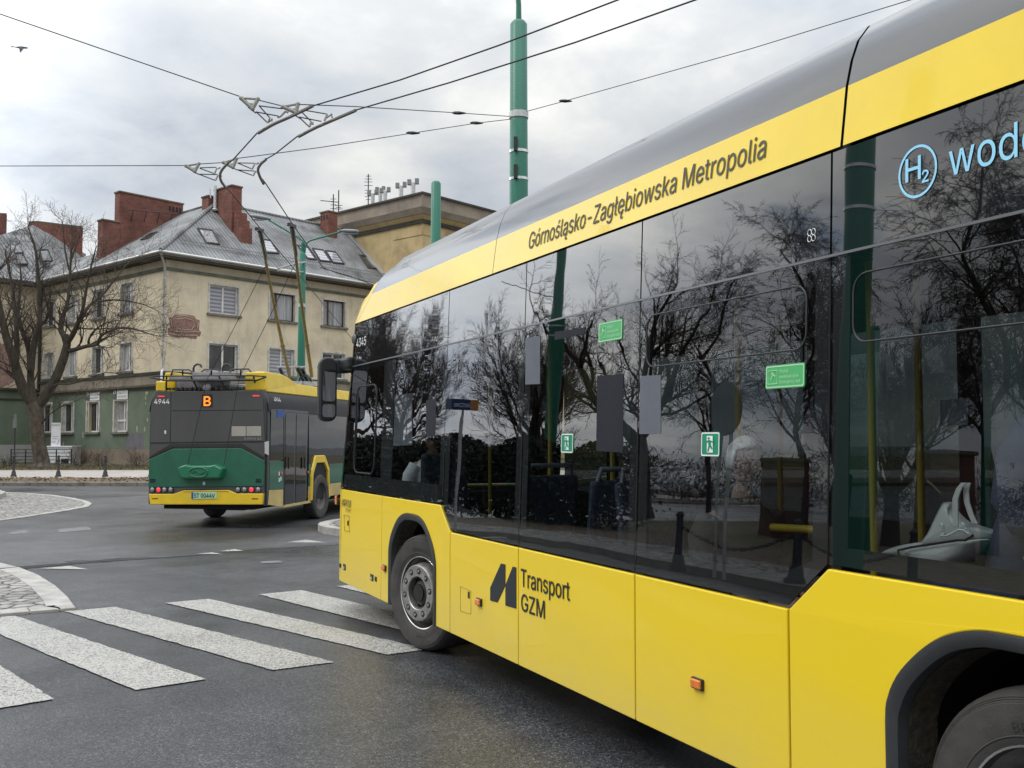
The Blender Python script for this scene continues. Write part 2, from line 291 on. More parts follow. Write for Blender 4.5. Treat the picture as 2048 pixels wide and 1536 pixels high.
 119: (567, [[138,0,23,379,87,379,133,214,154,137,175,41,165,41,186,135,206,214,252,379,316,379,362,214,382,136,402,41,391,41,413,135,434,214,480,379,545,379,429,0,368,0,319,172,305,225,291,280,277,338,291,338,277,280,263,225,248,172,199,0]]),
 120: (378, [[21,0,171,218,171,171,29,379,100,379,147,306,179,253,207,206,175,206,202,253,233,306,282,379,352,379,209,169,209,214,358,0,287,0,231,85,200,136,173,182,205,182,178,136,148,85,91,0]]),
 121: (390, [[47,-139,61,-86,71,-87,88,-90,104,-89,118,-84,130,-74,141,-58,151,-36,163,-1,17,379,84,379,165,155,187,87,206,21,184,21,202,87,224,155,305,379,371,379,204,-58,191,-85,177,-107,159,-124,139,-136,117,-143,91,-145,65,-143]]),
 243: (415, [[207,-8,182,-7,159,-2,137,6,117,16,98,30,82,46,68,64,56,85,46,108,40,133,36,159,34,187,36,216,40,243,46,268,56,291,68,312,82,330,98,346,117,360,137,371,159,378,182,383,207,384,233,383,256,378,278,371,299,360,317,346,333,330,347,312,359,291,369,268,376,243,380,216,381,187,380,159,376,133,369,108,359,85,347,64,333,46,317,30,299,16,278,6,256,-2,233,-7], [207,46,226,48,242,51,257,57,270,66,282,76,292,89,300,102,307,117,312,134,316,151,318,169,319,187,318,206,316,224,312,242,307,258,300,274,292,287,282,300,270,310,257,319,242,325,226,329,207,330,189,329,173,325,158,319,145,310,134,300,124,287,115,274,108,258,103,242,99,224,97,206,96,187,97,169,99,151,103,134,108,117,115,102,124,89,134,76,145,66,158,57,173,51,189,48], [181,429,228,529,297,529,231,429]]),
 261: (389, [[160,-9,142,-8,126,-5,110,-1,94,5,80,12,68,22,57,32,48,45,40,58,35,73,31,90,30,108,34,138,43,161,58,179,78,193,100,203,125,211,178,220,234,227,252,230,265,235,273,243,276,255,276,257,273,279,267,297,256,311,240,322,220,329,196,331,171,329,149,322,132,313,118,301,107,288,100,274,41,291,48,308,57,322,67,335,79,346,91,355,104,364,118,370,133,375,148,379,163,382,179,384,194,384,239,379,263,372,286,360,306,343,322,320,329,306,333,290,336,272,337,251,337,0,277,0,277,52,272,52,252,25,236,12,215,1,190,-6], [170,45,202,49,228,59,248,74,263,93,272,115,276,138,276,190,259,182,231,176,200,171,175,168,134,159,117,150,103,139,95,124,92,105,94,87,102,72,114,61,130,52,149,47], [297,-145,267,-141,242,-128,224,-108,219,-79,222,-56,234,-34,252,-14,276,5,337,0,297,-32,284,-48,280,-68,282,-78,287,-87,296,-92,308,-94,326,-91,339,-86,357,-130,332,-140]]),
 281: (404, [[212,-8,185,-7,161,-2,138,6,117,16,98,30,82,46,68,64,56,85,46,108,40,132,35,159,34,187,35,215,39,242,46,267,55,290,67,311,81,329,97,346,115,359,135,370,157,378,180,383,205,384,221,384,236,382,251,379,266,374,280,368,294,361,307,351,319,341,331,329,341,315,350,299,357,282,363,263,368,242,370,219,371,194,371,169,75,169,75,221,338,221,310,202,309,220,307,237,303,254,298,269,283,294,263,314,237,326,205,330,189,329,173,326,159,321,146,313,125,294,109,270,99,241,96,211,96,178,97,157,100,139,104,122,110,106,118,92,128,80,139,70,151,61,165,55,179,50,195,47,212,46,234,48,254,53,271,61,285,73,297,88,306,105,365,91,353,63,335,39,324,29,311,19,298,11,283,4,266,-1,249,-5,231,-7], [299,-148,268,-144,243,-131,225,-111,220,-82,223,-58,234,-33,249,-9,269,17,365,91,355,63,342,38,314,-4,290,-39,283,-55,281,-70,283,-81,288,-90,297,-95,310,-97,327,-94,341,-88,358,-133,334,-143]]),
 322: (207, [[151,-2,130,-1,112,3,97,10,85,20,76,33,69,47,65,65,64,84,64,509,125,509,125,99,127,77,131,62,141,54,157,52,172,53,181,54,192,3,173,-1], [6,225,6,280,183,382,183,328]]),
 347: (365, [[182,-8,163,-7,145,-5,128,-2,112,3,98,10,84,18,72,27,62,38,53,50,45,63,40,78,36,94,94,107,105,79,124,60,150,49,181,45,200,46,217,50,232,55,244,62,262,81,268,103,265,121,254,136,237,147,212,155,149,170,125,177,104,186,87,196,72,208,61,222,53,237,48,255,47,274,48,290,51,305,57,319,65,332,75,343,87,354,100,363,115,370,131,377,149,381,167,384,187,384,206,384,223,381,239,378,254,372,279,358,299,339,314,316,324,290,268,277,258,298,243,316,219,328,187,333,156,329,131,317,114,299,109,277,112,258,124,243,144,232,172,223,229,209,254,202,275,194,292,183,306,171,317,158,325,142,330,125,331,107,330,90,326,75,321,61,312,47,302,35,290,24,276,15,260,6,242,0,223,-5,203,-7], [159,429,207,529,276,529,210,429]]),
}


def text_geo(body, spacing=1.0):
    from mathutils.geometry import tessellate_polygon
    V, P, x = [], [], 0.0
    for ch in body:
        if ch == ' ':
            x += GLYPH_SPACE / 1000
            continue
        adv, outlines = GLYPHS[ord(ch)]
        loops = [[Vector((x + c[i] / 1000, c[i + 1] / 1000, 0)) for i in range(0, len(c), 2)] for c in outlines]

        def area(lp):
            return sum(lp[i - 1].x * lp[i].y - lp[i].x * lp[i - 1].y for i in range(len(lp)))
        sign = 1 if area(max(loops, key=lambda lp: abs(area(lp)))) > 0 else -1
        solid = [lp for lp in loops if area(lp) * sign > 0]
        holes = [lp for lp in loops if area(lp) * sign <= 0]
        for lp in solid:
            x0, x1 = min(v.x for v in lp), max(v.x for v in lp)
            y0, y1 = min(v.y for v in lp), max(v.y for v in lp)
            group = [lp] + [h for h in holes if x0 < h[0].x < x1 and y0 < h[0].y < y1]
            o = len(V)
            V.extend(v for q in group for v in q)
            for t in tessellate_polygon(group):
                P.append((o + t[0], o + t[1], o + t[2]))
        x += adv / 1000 * spacing
    return V, P


CAPH = GLYPH_CAP


def put_text(mb, body, fn, width=None, cap=0.1, spacing=1.0, bold=0.0):
    """fn(x, y) -> point; text starts at x=0 on the baseline y=0"""
    V, P = text_geo(body, spacing)
    if not V:
        return
    x0 = min(v.x for v in V)
    x1 = max(v.x for v in V)
    sy = cap / CAPH
    sx = (width / (x1 - x0)) if width else sy
    mb.add([fn((v.x - x0) * sx, v.y * sy) for v in V], P)
    if bold:
        # heavier strokes: the same word again a hair to the side and 0.3 mm proud of the first
        A, B = fn(0, 0), fn(1e-2, 0)
        ex = (B - A).normalized()
        ey = (fn(0, 1e-2) - A).normalized()
        nn = ex.cross(ey) * 0.0003
        for k, (ox, oy) in enumerate(((bold, 0), (bold * .5, bold * .5), (bold * .5, -bold * .4))):
            mb.add([fn((v.x - x0) * sx, v.y * sy) + ex * ox + ey * oy + nn * (k + 1) for v in V], P)


# ------------------------------------------------------------------ materials
def new_mat(name):
    m = bpy.data.materials.new(name)
    m.use_nodes = True
    nt = m.node_tree
    return m, nt, nt.nodes['Principled BSDF']


def N(nt, kind, **kw):
    n = nt.nodes.new(kind)
    for k, v in kw.items():
        if k.startswith('i_'):
            key = k[2:]
            key = int(key) if key.isdigit() else key
            n.inputs[key].default_value = v
        else:
            setattr(n, k, v)
    return n


def ramp(nt, fac, stops):
    r = nt.nodes.new('ShaderNodeValToRGB')
    el = r.color_ramp.elements
    while len(el) < len(stops):
        el.new(0.5)
    for e, (p, c) in zip(el, stops):
        e.position = p
        e.color = c if len(c) == 4 else (*c, 1)
    nt.links.new(fac, r.inputs[0])
    return r.outputs[0]


def mixc(nt, fac, a, b, mode='MIX'):
    m = nt.nodes.new('ShaderNodeMix')
    m.data_type = 'RGBA'
    m.blend_type = mode
    for sock, val in ((0, fac), (6, a), (7, b)):
        if isinstance(val, (int, float)):
            m.inputs[sock].default_value = val
        elif isinstance(val, tuple):
            m.inputs[sock].default_value = val if len(val) == 4 else (*val, 1)
        else:
            nt.links.new(val, m.inputs[sock])
    return m.outputs[2]


def coords(nt, scale=(1, 1, 1), kind='Object'):
    tc = nt.nodes.new('ShaderNodeTexCoord')
    mp = nt.nodes.new('ShaderNodeMapping')
    mp.inputs['Scale'].default_value = scale
    nt.links.new(tc.outputs[kind], mp.inputs[0])
    return mp.outputs[0]


def noise_fac(nt, vec, scale, detail=4, rough=0.6, dist=0.0):
    n = nt.nodes.new('ShaderNodeTexNoise')
    n.inputs['Scale'].default_value = scale
    n.inputs['Detail'].default_value = detail
    n.inputs['Roughness'].default_value = rough
    n.inputs['Distortion'].default_value = dist
    nt.links.new(vec, n.inputs['Vector'])
    return n.outputs['Fac']


def bump(nt, bsdf, h, strength=0.3, dist=0.01, prev=None):
    b = nt.nodes.new('ShaderNodeBump')
    b.inputs['Strength'].default_value = strength
    b.inputs['Distance'].default_value = dist
    nt.links.new(h, b.inputs['Height'])
    if prev is not None:
        nt.links.new(prev, b.inputs['Normal'])
    if bsdf is not None:
        nt.links.new(b.outputs[0], bsdf.inputs['Normal'])
    return b.outputs[0]


def mat(name, col, rough=0.6, metal=0.0, coat=0.0, spec=0.5, var=0.0, vscale=4.0, vstretch=(1, 1, 1), col2=None, bmp=0.0, bscale=30.0, emit=None, estr=0.0, ior=None, rvar=0.0):
    m, nt, b = new_mat(name)
    b.inputs['Base Color'].default_value = (*col, 1)
    b.inputs['Roughness'].default_value = rough
    b.inputs['Metallic'].default_value = metal
    b.inputs['Specular IOR Level'].default_value = spec
    b.inputs['Coat Weight'].default_value = coat
    b.inputs['Coat Roughness'].default_value = 0.04
    if ior:
        b.inputs['IOR'].default_value = ior
    vec = None
    if var or col2:
        vec = coords(nt, vstretch)
        f = noise_fac(nt, vec, vscale, 6, 0.62)
        c2 = col2 if col2 else tuple(max(0, c * (1 - var)) for c in col)
        c1 = col if col2 else tuple(min(1, c * (1 + var * 0.6)) for c in col)
        out = ramp(nt, f, [(0.33, c2), (0.66, c1)])
        nt.links.new(out, b.inputs['Base Color'])
        if rvar:
            rr = nt.nodes.new('ShaderNodeMapRange')
            rr.inputs['To Min'].default_value = max(0.02, rough - rvar)
            rr.inputs['To Max'].default_value = min(1, rough + rvar)
            nt.links.new(f, rr.inputs[0])
            nt.links.new(rr.outputs[0], b.inputs['Roughness'])
    if bmp:
        vec2 = coords(nt)
        bump(nt, b, noise_fac(nt, vec2, bscale, 5, 0.6), bmp, 0.02)
    if emit:
        b.inputs['Emission Color'].default_value = (*emit, 1)
        b.inputs['Emission Strength'].default_value = estr
    return m


MT = {}


def make_mats():
    M = MT
    M['yellow'] = mat('bus_yellow_paint', (0.83, 0.60, 0.022), 0.36, coat=0.35, spec=0.4, var=0.07, vscale=1.6, rvar=0.08)
    # dusty lower flanks: road dirt sprayed on the yellow paint (a real deposit with its own shape)
    m, nt, b = new_mat('bus_yellow_paint_road_dust')
    vec = coords(nt)
    f1 = noise_fac(nt, coords(nt, (1.0, 1.0, 2.2)), 2.2, 7, 0.65)
    sx = N(nt, 'ShaderNodeSeparateXYZ')
    nt.links.new(vec, sx.inputs[0])
    mr = N(nt, 'ShaderNodeMapRange', i_1=0.85, i_2=0.30, i_3=0.04, i_4=0.80)
    nt.links.new(sx.outputs[2], mr.inputs[0])
    mu = N(nt, 'ShaderNodeMath', operation='MULTIPLY')
    nt.links.new(f1, mu.inputs[0])
    nt.links.new(mr.outputs[0], mu.inputs[1])
    c = mixc(nt, mu.outputs[0], (0.83, 0.60, 0.014), (0.62, 0.50, 0.16))
    nt.links.new(c, b.inputs['Base Color'])
    b.inputs['Roughness'].default_value = 0.40
    b.inputs['Specular IOR Level'].default_value = 0.3
    b.inputs['Coat Weight'].default_value = 0.28
    b.inputs['Coat Roughness'].default_value = 0.05
    fo = noise_fac(nt, coords(nt, (0.6, 1, 1.4)), 1.3, 2, 0.5)
    bump(nt, b, fo, 0.5, 0.006)
    M['yellow_dust'] = m
    M['roof_grey'] = mat('bus_grey_paint', (0.052, 0.055, 0.063), 0.25, coat=0.6, var=0.15, vscale=2.0, vstretch=(0.3, 1, 1))
    M['black'] = mat('black_plastic', (0.018, 0.019, 0.021), 0.5, var=0.2, vscale=9)
    M['trim'] = mat('wheel_arch_rubber', (0.03, 0.033, 0.037), 0.55, var=0.25, vscale=6)
    M['void'] = mat('dark_underbody', (0.006, 0.006, 0.007), 0.9)
    M['dirt_liner'] = mat('dirty_wheel_arch_liner', (0.045, 0.037, 0.018), 0.9, col2=(0.008, 0.007, 0.006), vscale=26, bmp=0.8, bscale=60)
    M['tyre'] = mat('tyre_rubber', (0.062, 0.058, 0.055), 0.75, col2=(0.035, 0.033, 0.032), vscale=7, bmp=0.15, bscale=40)
    M['tyre_text'] = mat('moulded_rubber_lettering', (0.03, 0.028, 0.027), 0.8)
    M['steel'] = mat('wheel_steel', (0.38, 0.37, 0.36), 0.42, metal=0.75, var=0.35, vscale=14)
    M['bright'] = mat('bright_metal', (0.75, 0.75, 0.75), 0.25, metal=1.0)
    M['hub_black'] = mat('greasy_hub', (0.012, 0.012, 0.013), 0.35)
    M['orange'] = mat('amber_lens', (0.75, 0.19, 0.015), 0.2, coat=0.8, var=0.2, vscale=40)
    M['orange_lit'] = mat('amber_lens_glow', (0.7, 0.16, 0.01), 0.3)
    M['letter'] = mat('dark_grey_lettering', (0.022, 0.026, 0.032), 0.5, spec=0.3)
    M['letter_band'] = mat('grey_lettering', (0.085, 0.085, 0.078), 0.55, spec=0.25)
    M['white_letter'] = mat('white_lettering', (0.8, 0.8, 0.8), 0.5)
    M['blue_letter'] = mat('pale_blue_lettering', (0.30, 0.68, 0.92), 0.45)
    M['green_sign'] = mat('green_sticker', (0.07, 0.42, 0.14), 0.4)
    M['green_exit'] = mat('green_exit_sticker', (0.0, 0.25, 0.13), 0.4)
    M['mirror'] = mat('mirror_glass', (0.8, 0.8, 0.8), 0.02, metal=1.0)
    # tinted side glazing: dark transmission + clear reflections, float glass is slightly wavy
    def glass(name, tint, ior, wav, ripple):
        m, nt, b = new_mat(name)
        nt.nodes.remove(b)
        out = nt.nodes['Material Output']
        tr = N(nt, 'ShaderNodeBsdfTransparent')
        tr.inputs[0].default_value = (*tint, 1)
        gl = N(nt, 'ShaderNodeBsdfGlossy')
        gl.inputs['Roughness'].default_value = 0.0
        gl.inputs['Color'].default_value = (0.95, 0.96, 1.0, 1)
        ge = N(nt, 'ShaderNodeNewGeometry')
        dp = N(nt, 'ShaderNodeVectorMath', operation='DOT_PRODUCT')
        nt.links.new(ge.outputs['Normal'], dp.inputs[0])
        nt.links.new(ge.outputs['Incoming'], dp.inputs[1])
        ab = N(nt, 'ShaderNodeMath', operation='ABSOLUTE')
        nt.links.new(dp.outputs['Value'], ab.inputs[0])
        om = N(nt, 'ShaderNodeMath', operation='SUBTRACT', i_0=1.0)
        nt.links.new(ab.outputs[0], om.inputs[1])
        pw = N(nt, 'ShaderNodeMath', operation='POWER', i_1=5.0)
        nt.links.new(om.outputs[0], pw.inputs[0])
        f0 = ((ior - 1) / (ior + 1)) ** 2
        fr = N(nt, 'ShaderNodeMath', operation='MULTIPLY_ADD', i_1=1 - f0, i_2=f0)
        nt.links.new(pw.outputs[0], fr.inputs[0])
        mx = N(nt, 'ShaderNodeMixShader')
        vv = coords(nt, (0.9, 1, 0.55))
        h = noise_fac(nt, vv, 1.9, 1, 0.4)
        nb = bump(nt, None, h, 1.0, wav)
        vv2 = coords(nt, (1.0, 1, 0.28))
        h2 = noise_fac(nt, vv2, 9.0, 1, 0.4)
        nb2 = bump(nt, None, h2, 1.0, ripple, nb)
        nt.links.new(nb2, gl.inputs['Normal'])
        nt.links.new(fr.outputs[0], mx.inputs[0])
        nt.links.new(tr.outputs[0], mx.inputs[1])
        nt.links.new(gl.outputs[0], mx.inputs[2])
        nt.links.new(mx.outputs[0], out.inputs[0])
        return m
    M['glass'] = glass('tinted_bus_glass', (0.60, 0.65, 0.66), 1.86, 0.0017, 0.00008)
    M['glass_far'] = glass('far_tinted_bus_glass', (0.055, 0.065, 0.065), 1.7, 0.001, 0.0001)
    M['glass_clear'] = glass('clear_bus_glass', (0.62, 0.68, 0.68), 1.6, 0.001, 0.0001)
    # black opaque glazing of the upper strip
    def blackglass(name, wav, ior=2.05):
        m, nt, b = new_mat(name)
        b.inputs['Base Color'].default_value = (0.008, 0.009, 0.011, 1)
        b.inputs['Roughness'].default_value = 0.015
        b.inputs['IOR'].default_value = ior
        vv = coords(nt, (0.9, 1, 0.55))
        nb = bump(nt, None, noise_fac(nt, vv, 1.7, 1, 0.4), 1.0, wav)
        vv2 = coords(nt, (1.0, 1, 0.35))
        bump(nt, b, noise_fac(nt, vv2, 8.0, 1, 0.4), 1.0, wav * 0.09, nb)
        return m
    M['blackglass'] = blackglass('black_glazing', 0.0018)
    M['blackglass_tb'] = blackglass('dark_window_glass', 0.003, 1.6)
    M['frit'] = mat('black_frit', (0.006, 0.006, 0.007), 0.7)
    M['seat'] = mat('seat_fabric', (0.035, 0.045, 0.075), 0.9, var=0.4, vscale=30)
    M['seat_shell'] = mat('seat_shell', (0.10, 0.11, 0.13), 0.55)
    M['pole_yellow'] = mat('yellow_grab_pole', (0.30, 0.22, 0.015), 0.4)
    M['interior'] = mat('grey_interior_lining', (0.05, 0.05, 0.052), 0.8)
    M['floor_in'] = mat('bus_floor', (0.03, 0.03, 0.032), 0.8)
    M['paper'] = mat('pale_notice', (0.62, 0.64, 0.68), 0.6, var=0.12, vscale=9)
    M['paper_dark'] = mat('grey_panel', (0.24, 0.25, 0.29), 0.6, var=0.12, vscale=5)
    M['bag'] = mat('white_leather', (0.56, 0.56, 0.545), 0.4, var=0.06, vscale=6, bmp=0.1, bscale=60)
    M['bag_edge'] = mat('dark_piping', (0.03, 0.03, 0.03), 0.5)
    M['skin'] = mat('skin', (0.52, 0.33, 0.25), 0.55, var=0.1, vscale=12)
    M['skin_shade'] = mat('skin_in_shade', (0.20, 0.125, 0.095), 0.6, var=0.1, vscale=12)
    M['hair_grey'] = mat('grey_hair', (0.72, 0.71, 0.68), 0.6, col2=(0.36, 0.35, 0.33), vscale=9, vstretch=(1, 7, 2))
    M['hair_dark'] = mat('dark_hair', (0.03, 0.024, 0.02), 0.5, var=0.3, vscale=20)
    M['coat_dark'] = mat('black_coat', (0.02, 0.02, 0.023), 0.8, var=0.3, vscale=8)
    M['coat_navy'] = mat('navy_coat', (0.055, 0.065, 0.10), 0.85, var=0.25, vscale=10, bmp=0.3, bscale=12)
    M['shirt_white'] = mat('white_shirt', (0.75, 0.76, 0.8), 0.8, bmp=0.2, bscale=10)
    # trolleybus
    M['tb_grey'] = mat('trolley_dark_grey', (0.062, 0.061, 0.062), 0.5, coat=0.15, var=0.12, vscale=3, vstretch=(1, 1, 0.25), rvar=0.08)
    M['tb_green'] = mat('trolley_green', (0.013, 0.108, 0.062), 0.45, coat=0.2, var=0.16, vscale=3)
    M['tb_green2'] = mat('trolley_green_pod', (0.010, 0.145, 0.072), 0.4, coat=0.2)
    M['tb_yellow'] = mat('trolley_yellow', (0.72, 0.50, 0.02), 0.4, coat=0.2, var=0.12, vscale=3)
    M['tb_beige'] = mat('dusty_beige_yellow', (0.52, 0.40, 0.16), 0.6, var=0.2, vscale=3)
    M['tb_black'] = mat('trolley_black', (0.012, 0.012, 0.013), 0.35, coat=0.4)
    M['lens_red'] = mat('lit_tail_lamp', (0.8, 0.02, 0.03), 0.3, emit=(1.0, 0.06, 0.09), estr=0.6)
    M['lens_grey'] = mat('grey_lamp_lens', (0.22, 0.22, 0.24), 0.15, coat=0.8, var=0.2, vscale=60)
    M['led_orange'] = mat('orange_led_display', (0.8, 0.2, 0.02), 0.4, emit=(1.0, 0.25, 0.02), estr=1.0)
    M['led_halo'] = mat('display_window', (0.02, 0.014, 0.012), 0.2)
    M['plate'] = mat('pale_green_plate', (0.42, 0.66, 0.42), 0.5)
    M['plate_blue'] = mat('plate_blue_strip', (0.02, 0.08, 0.4), 0.5)
    M['reflector'] = mat('dull_silver_grille', (0.34, 0.32, 0.28), 0.5, var=0.1, vscale=6)
    M['brownpole'] = mat('fibreglass_pole', (0.30, 0.23, 0.08), 0.5, var=0.3, vscale=5)
    M['rackgrey'] = mat('roof_equipment_grey', (0.25, 0.24, 0.25), 0.5, var=0.3, vscale=4)
    M['blue_sticker'] = mat('blue_sticker', (0.02, 0.08, 0.3), 0.5)
    M['red_sticker'] = mat('red_button', (0.55, 0.05, 0.04), 0.4)
    # street
    M['pole_green'] = mat('green_pole_paint', (0.012, 0.155, 0.10), 0.45, coat=0.1, var=0.14, vscale=3, vstretch=(1, 1, 0.2))
    M['galv'] = mat('galvanised_steel', (0.55, 0.56, 0.56), 0.45, metal=0.5, var=0.2, vscale=12)
    M['wire'] = mat('black_wire', (0.012, 0.012, 0.014), 0.6)
    M['wire_thin'] = mat('grey_span_wire', (0.05, 0.05, 0.055), 0.6)
    M['insul'] = mat('grey_insulator', (0.30, 0.30, 0.28), 0.5, var=0.2, vscale=15)
    M['tube_grey'] = mat('curve_rail_grey', (0.13, 0.13, 0.12), 0.5)
    M['iron'] = mat('black_iron', (0.02, 0.02, 0.022), 0.55, var=0.3, vscale=20)
    M['bark'] = mat('tree_bark', (0.072, 0.060, 0.044), 0.95, col2=(0.03, 0.025, 0.02), vscale=9, vstretch=(1, 1, 0.35), bmp=0.9, bscale=22)
    M['bark_pale'] = mat('flaking_bark', (0.125, 0.10, 0.075), 0.95, col2=(0.034, 0.027, 0.021), vscale=5, vstretch=(1, 1, 0.5), bmp=0.9, bscale=16)
    M['twig'] = mat('thin_twigs', (0.045, 0.033, 0.025), 0.9)
    M['lamp'] = mat('lamp_head_grey', (0.22, 0.23, 0.23), 0.4)
    M['bird'] = mat('dark_feathers', (0.05, 0.055, 0.07), 0.8)
    M['hedge'] = mat('dark_evergreen_leaves', (0.014, 0.022, 0.012), 0.8, col2=(0.006, 0.008, 0.005), vscale=5)
    M['sign_back'] = mat('grey_sign_back', (0.16, 0.165, 0.17), 0.5, metal=0.2)
    M['sign_blue'] = mat('blue_street_sign', (0.01, 0.035, 0.14), 0.4)
    M['sign_orange'] = mat('orange_sign_end', (0.5, 0.2, 0.05), 0.4)
    M['white_board'] = mat('white_board', (0.78, 0.78, 0.8), 0.5, var=0.06, vscale=3)
    M['red_car'] = mat('dark_red_car_paint', (0.14, 0.012, 0.02), 0.25, coat=0.9)


make_mats()
def person(label, loc, rz, coat, hair, group=None, hair_long=False, lean=0.0, drop=0.0, skin='skin'):
    """seated figure, facing local +x, hip point at the origin"""
    root = thing('person', label, 'person', loc, rz, group)
    V = [(0, 0, .10, .135), (-.01, 0, .27, .135), (0.0, 0, .44, .15), (.01, 0, .55, .10), (.025, 0, .62, .058), (.035, 0, .70, .07)]
    E = [(0, 1), (1, 2), (2, 3), (3, 4), (4, 5)]

    def chain(start, pts):
        prev = start
        for p in pts:
            V.append(p)
            E.append((prev, len(V) - 1))
            prev = len(V) - 1
        return prev
    for s in (-1, 1):
        w = chain(2, [(0, .17 * s, .50, .075), (.03, .245 * s, .27, .052), (.24, .20 * s, .17, .036)])
        h = chain(w, [(.30, .19 * s, .155, .026)])
        for k in range(4):
            yy = (.19 + (k - 1.5) * .019) * s
            chain(h, [(.345 + .006 * (1.5 - abs(k - 1.5)), yy, .145, .0095), (.375 + .008 * (1.5 - abs(k - 1.5)), yy, .122, .008)])
        chain(w, [(.28, (.19 - .035) * s, .155, .010), (.315, (.19 - .05) * s, .14, .009)])
        chain(0, [(.06, .10 * s, .08, .10), (.44, .13 * s, .08, .07), (.43, .13 * s, -.32 + drop, .045), (.45, .13 * s, -.38 + drop, .042), (.57, .14 * s, -.40 + drop, .036)])
    me = bpy.data.meshes.new('person_body')
    me.from_pydata([Vector(v[:3]) + Vector((lean * max(0, v[2]), 0, 0)) for v in V], E, [])
    bo = bpy.data.objects.new('tmp_body', me)
    COL.objects.link(bo)
    sk = bo.modifiers.new('skin', 'SKIN')
    for i, v in enumerate(V):
        me.skin_vertices[0].data[i].radius = (v[3], v[3])
    me.skin_vertices[0].data[0].use_root = True
    sb = bo.modifiers.new('sub', 'SUBSURF')
    sb.levels = sb.render_levels = 1
    bpy.context.view_layer.update()
    em = bpy.data.meshes.new_from_object(bo.evaluated_get(bpy.context.evaluated_depsgraph_get()))
    bv = [v.co.copy() for v in em.vertices]
    bf = [tuple(p.vertices) for p in em.polygons]
    bpy.data.objects.remove(bo)
    hx = .05 + lean * .75
    # head with face
    hd = MB()
    hd.add(bv, bf)
    rows = []
    nu, nv = 20, 14
    for i in range(nv + 1):
        th = math.pi * i / nv
        row = []
        for k in range(nu + 1):
            ph = 2 * math.pi * k / nu
            x, y, z = math.sin(th) * math.cos(ph), math.sin(th) * math.sin(ph), math.cos(th)
            rx = .098 if z > 0 else .098 - .012 * abs(z)
            p = Vector((x * rx, y * (.075 if z > -.2 else .066), z * .118))
            if x > .55 and abs(y) < .25:
                if -.35 < z < .12:
                    p.x += .022 * (1 - abs(y) / .25) * (1 - (z + .3) * .9)    # nose
                elif -.6 < z <= -.35:
                    p.x += .006
            if x > .4 and abs(abs(y) - .42) < .16 and abs(z - .08) < .12:
                p.x -= .010                                               # eye sockets
            if x > .3 and z < -.7:
                p.x += .014                                               # chin
            row.append(Vector((hx, 0, .80)) + p)
        rows.append(row)
    hd.grid(rows)
    for s in (-1, 1):
        hd.ball((hx - .005, .076 * s, .79), (.018, .010, .030), 8, 6)
    hd.build('body', MT[skin], root, smooth=180, fix=False)
    ha = MB()
    rows = []
    for i in range(9):
        th = math.pi * .58 * i / 8
        row = []
        for k in range(25):
            ph = 2 * math.pi * k / 24
            cut = 1.0
            if math.cos(ph) > .2:
                cut = .62 - .12 * math.cos(ph)
            t2 = th * (cut if not hair_long or math.cos(ph) > .2 else 1.15)
            wob = 1 + .04 * math.sin(ph * 9 + i)
            row.append(Vector((hx - .006, 0, .805)) + Vector((math.sin(t2) * math.cos(ph) * .112 * wob, math.sin(t2) * math.sin(ph) * .090 * wob, math.cos(t2) * .130 * wob)))
        rows.append(row)
    ha.grid(rows)
    ha.build('hair', hair, root, smooth=180, solid=0.012)
    ct = MB()
    prof = [(.165, .20, .02), (.165, .20, .14), (.16, .19, .28), (.165, .215, .42), (.145, .21, .52), (.10, .12, .585), (.078, .085, .625)]
    rows = []
    for (rx, ry, z) in prof:
        rows.append([Vector((math.cos(a) * rx + .005 + lean * z + .006 * math.sin(a * 5 + z * 20), math.sin(a) * ry, z)) for a in [2 * math.pi * k / 24 for k in range(25)]])
    ct.grid(rows)
    for s in (-1, 1):
        ct.tube([(lean * .5, .165 * s, .51), (.005 + lean * .42, .225 * s, .42), (.03 + lean * .27, .25 * s, .27), (.14, .23 * s, .205), (.225, .205 * s, .178)], [.088, .085, .070, .060, .050], 12)
    ct.build('coat', coat, root, smooth=60)
    return root
# ================================================================== the yellow hydrogen bus
TH = math.atan2(944, 2053)
BD = Vector((-math.sin(TH), math.cos(TH), 0))
BM = Vector((BD.y, -BD.x, 0))
HW = 1.275
BUS_O = Vector((3.13, 0, 0)) + BD * 9.51 + BM * HW
BUS_RZ = math.atan2(BD.y, BD.x)
bus = thing('city_bus', 'large yellow and black hydrogen city bus close by, side on', 'bus', BUS_O, BUS_RZ)
BI = MATS[bus.name].inverted()


def bl(px, py, y=HW):
    """photo point -> (X, z) on the bus's lengthwise plane y"""
    P = MATS[bus.name] @ Vector((0, y, 0))
    q = BI @ on_plane(px, py, P, BM)
    return q.x, q.z


def ys(z):
    return HW - (0.0 if z < 1.05 else (z - 1.05) * .066 / 1.89)


def side(pts, off=0.0):
    return [Vector((x, ys(z) + off, z)) for x, z in pts]


def panel(name, pts, m, t=.03, off=0.0, bevel=.006, parent=bus):
    mb = MB()
    mb.prism(side(pts, off), [p - Vector((0, t, 0)) for p in side(pts, off)])
    return mb.build(name, m, parent, bevel=bevel)


def blp(pts, y=None):
    out = []
    for (px, py) in pts:
        x, z = bl(px, py)
        for _ in range(3):
            x, z = bl(px, py, ys(z))
        out.append((x, z))
    return out


ARCH = [(.59, .30), (.59, .72), (.575, .82), (.53, .905), (.46, .98), (.38, 1.045), (.30, 1.09), (.2, 1.12), (.1, 1.13)]
ARCH = ARCH + [(-x, z) for x, z in reversed(ARCH)]


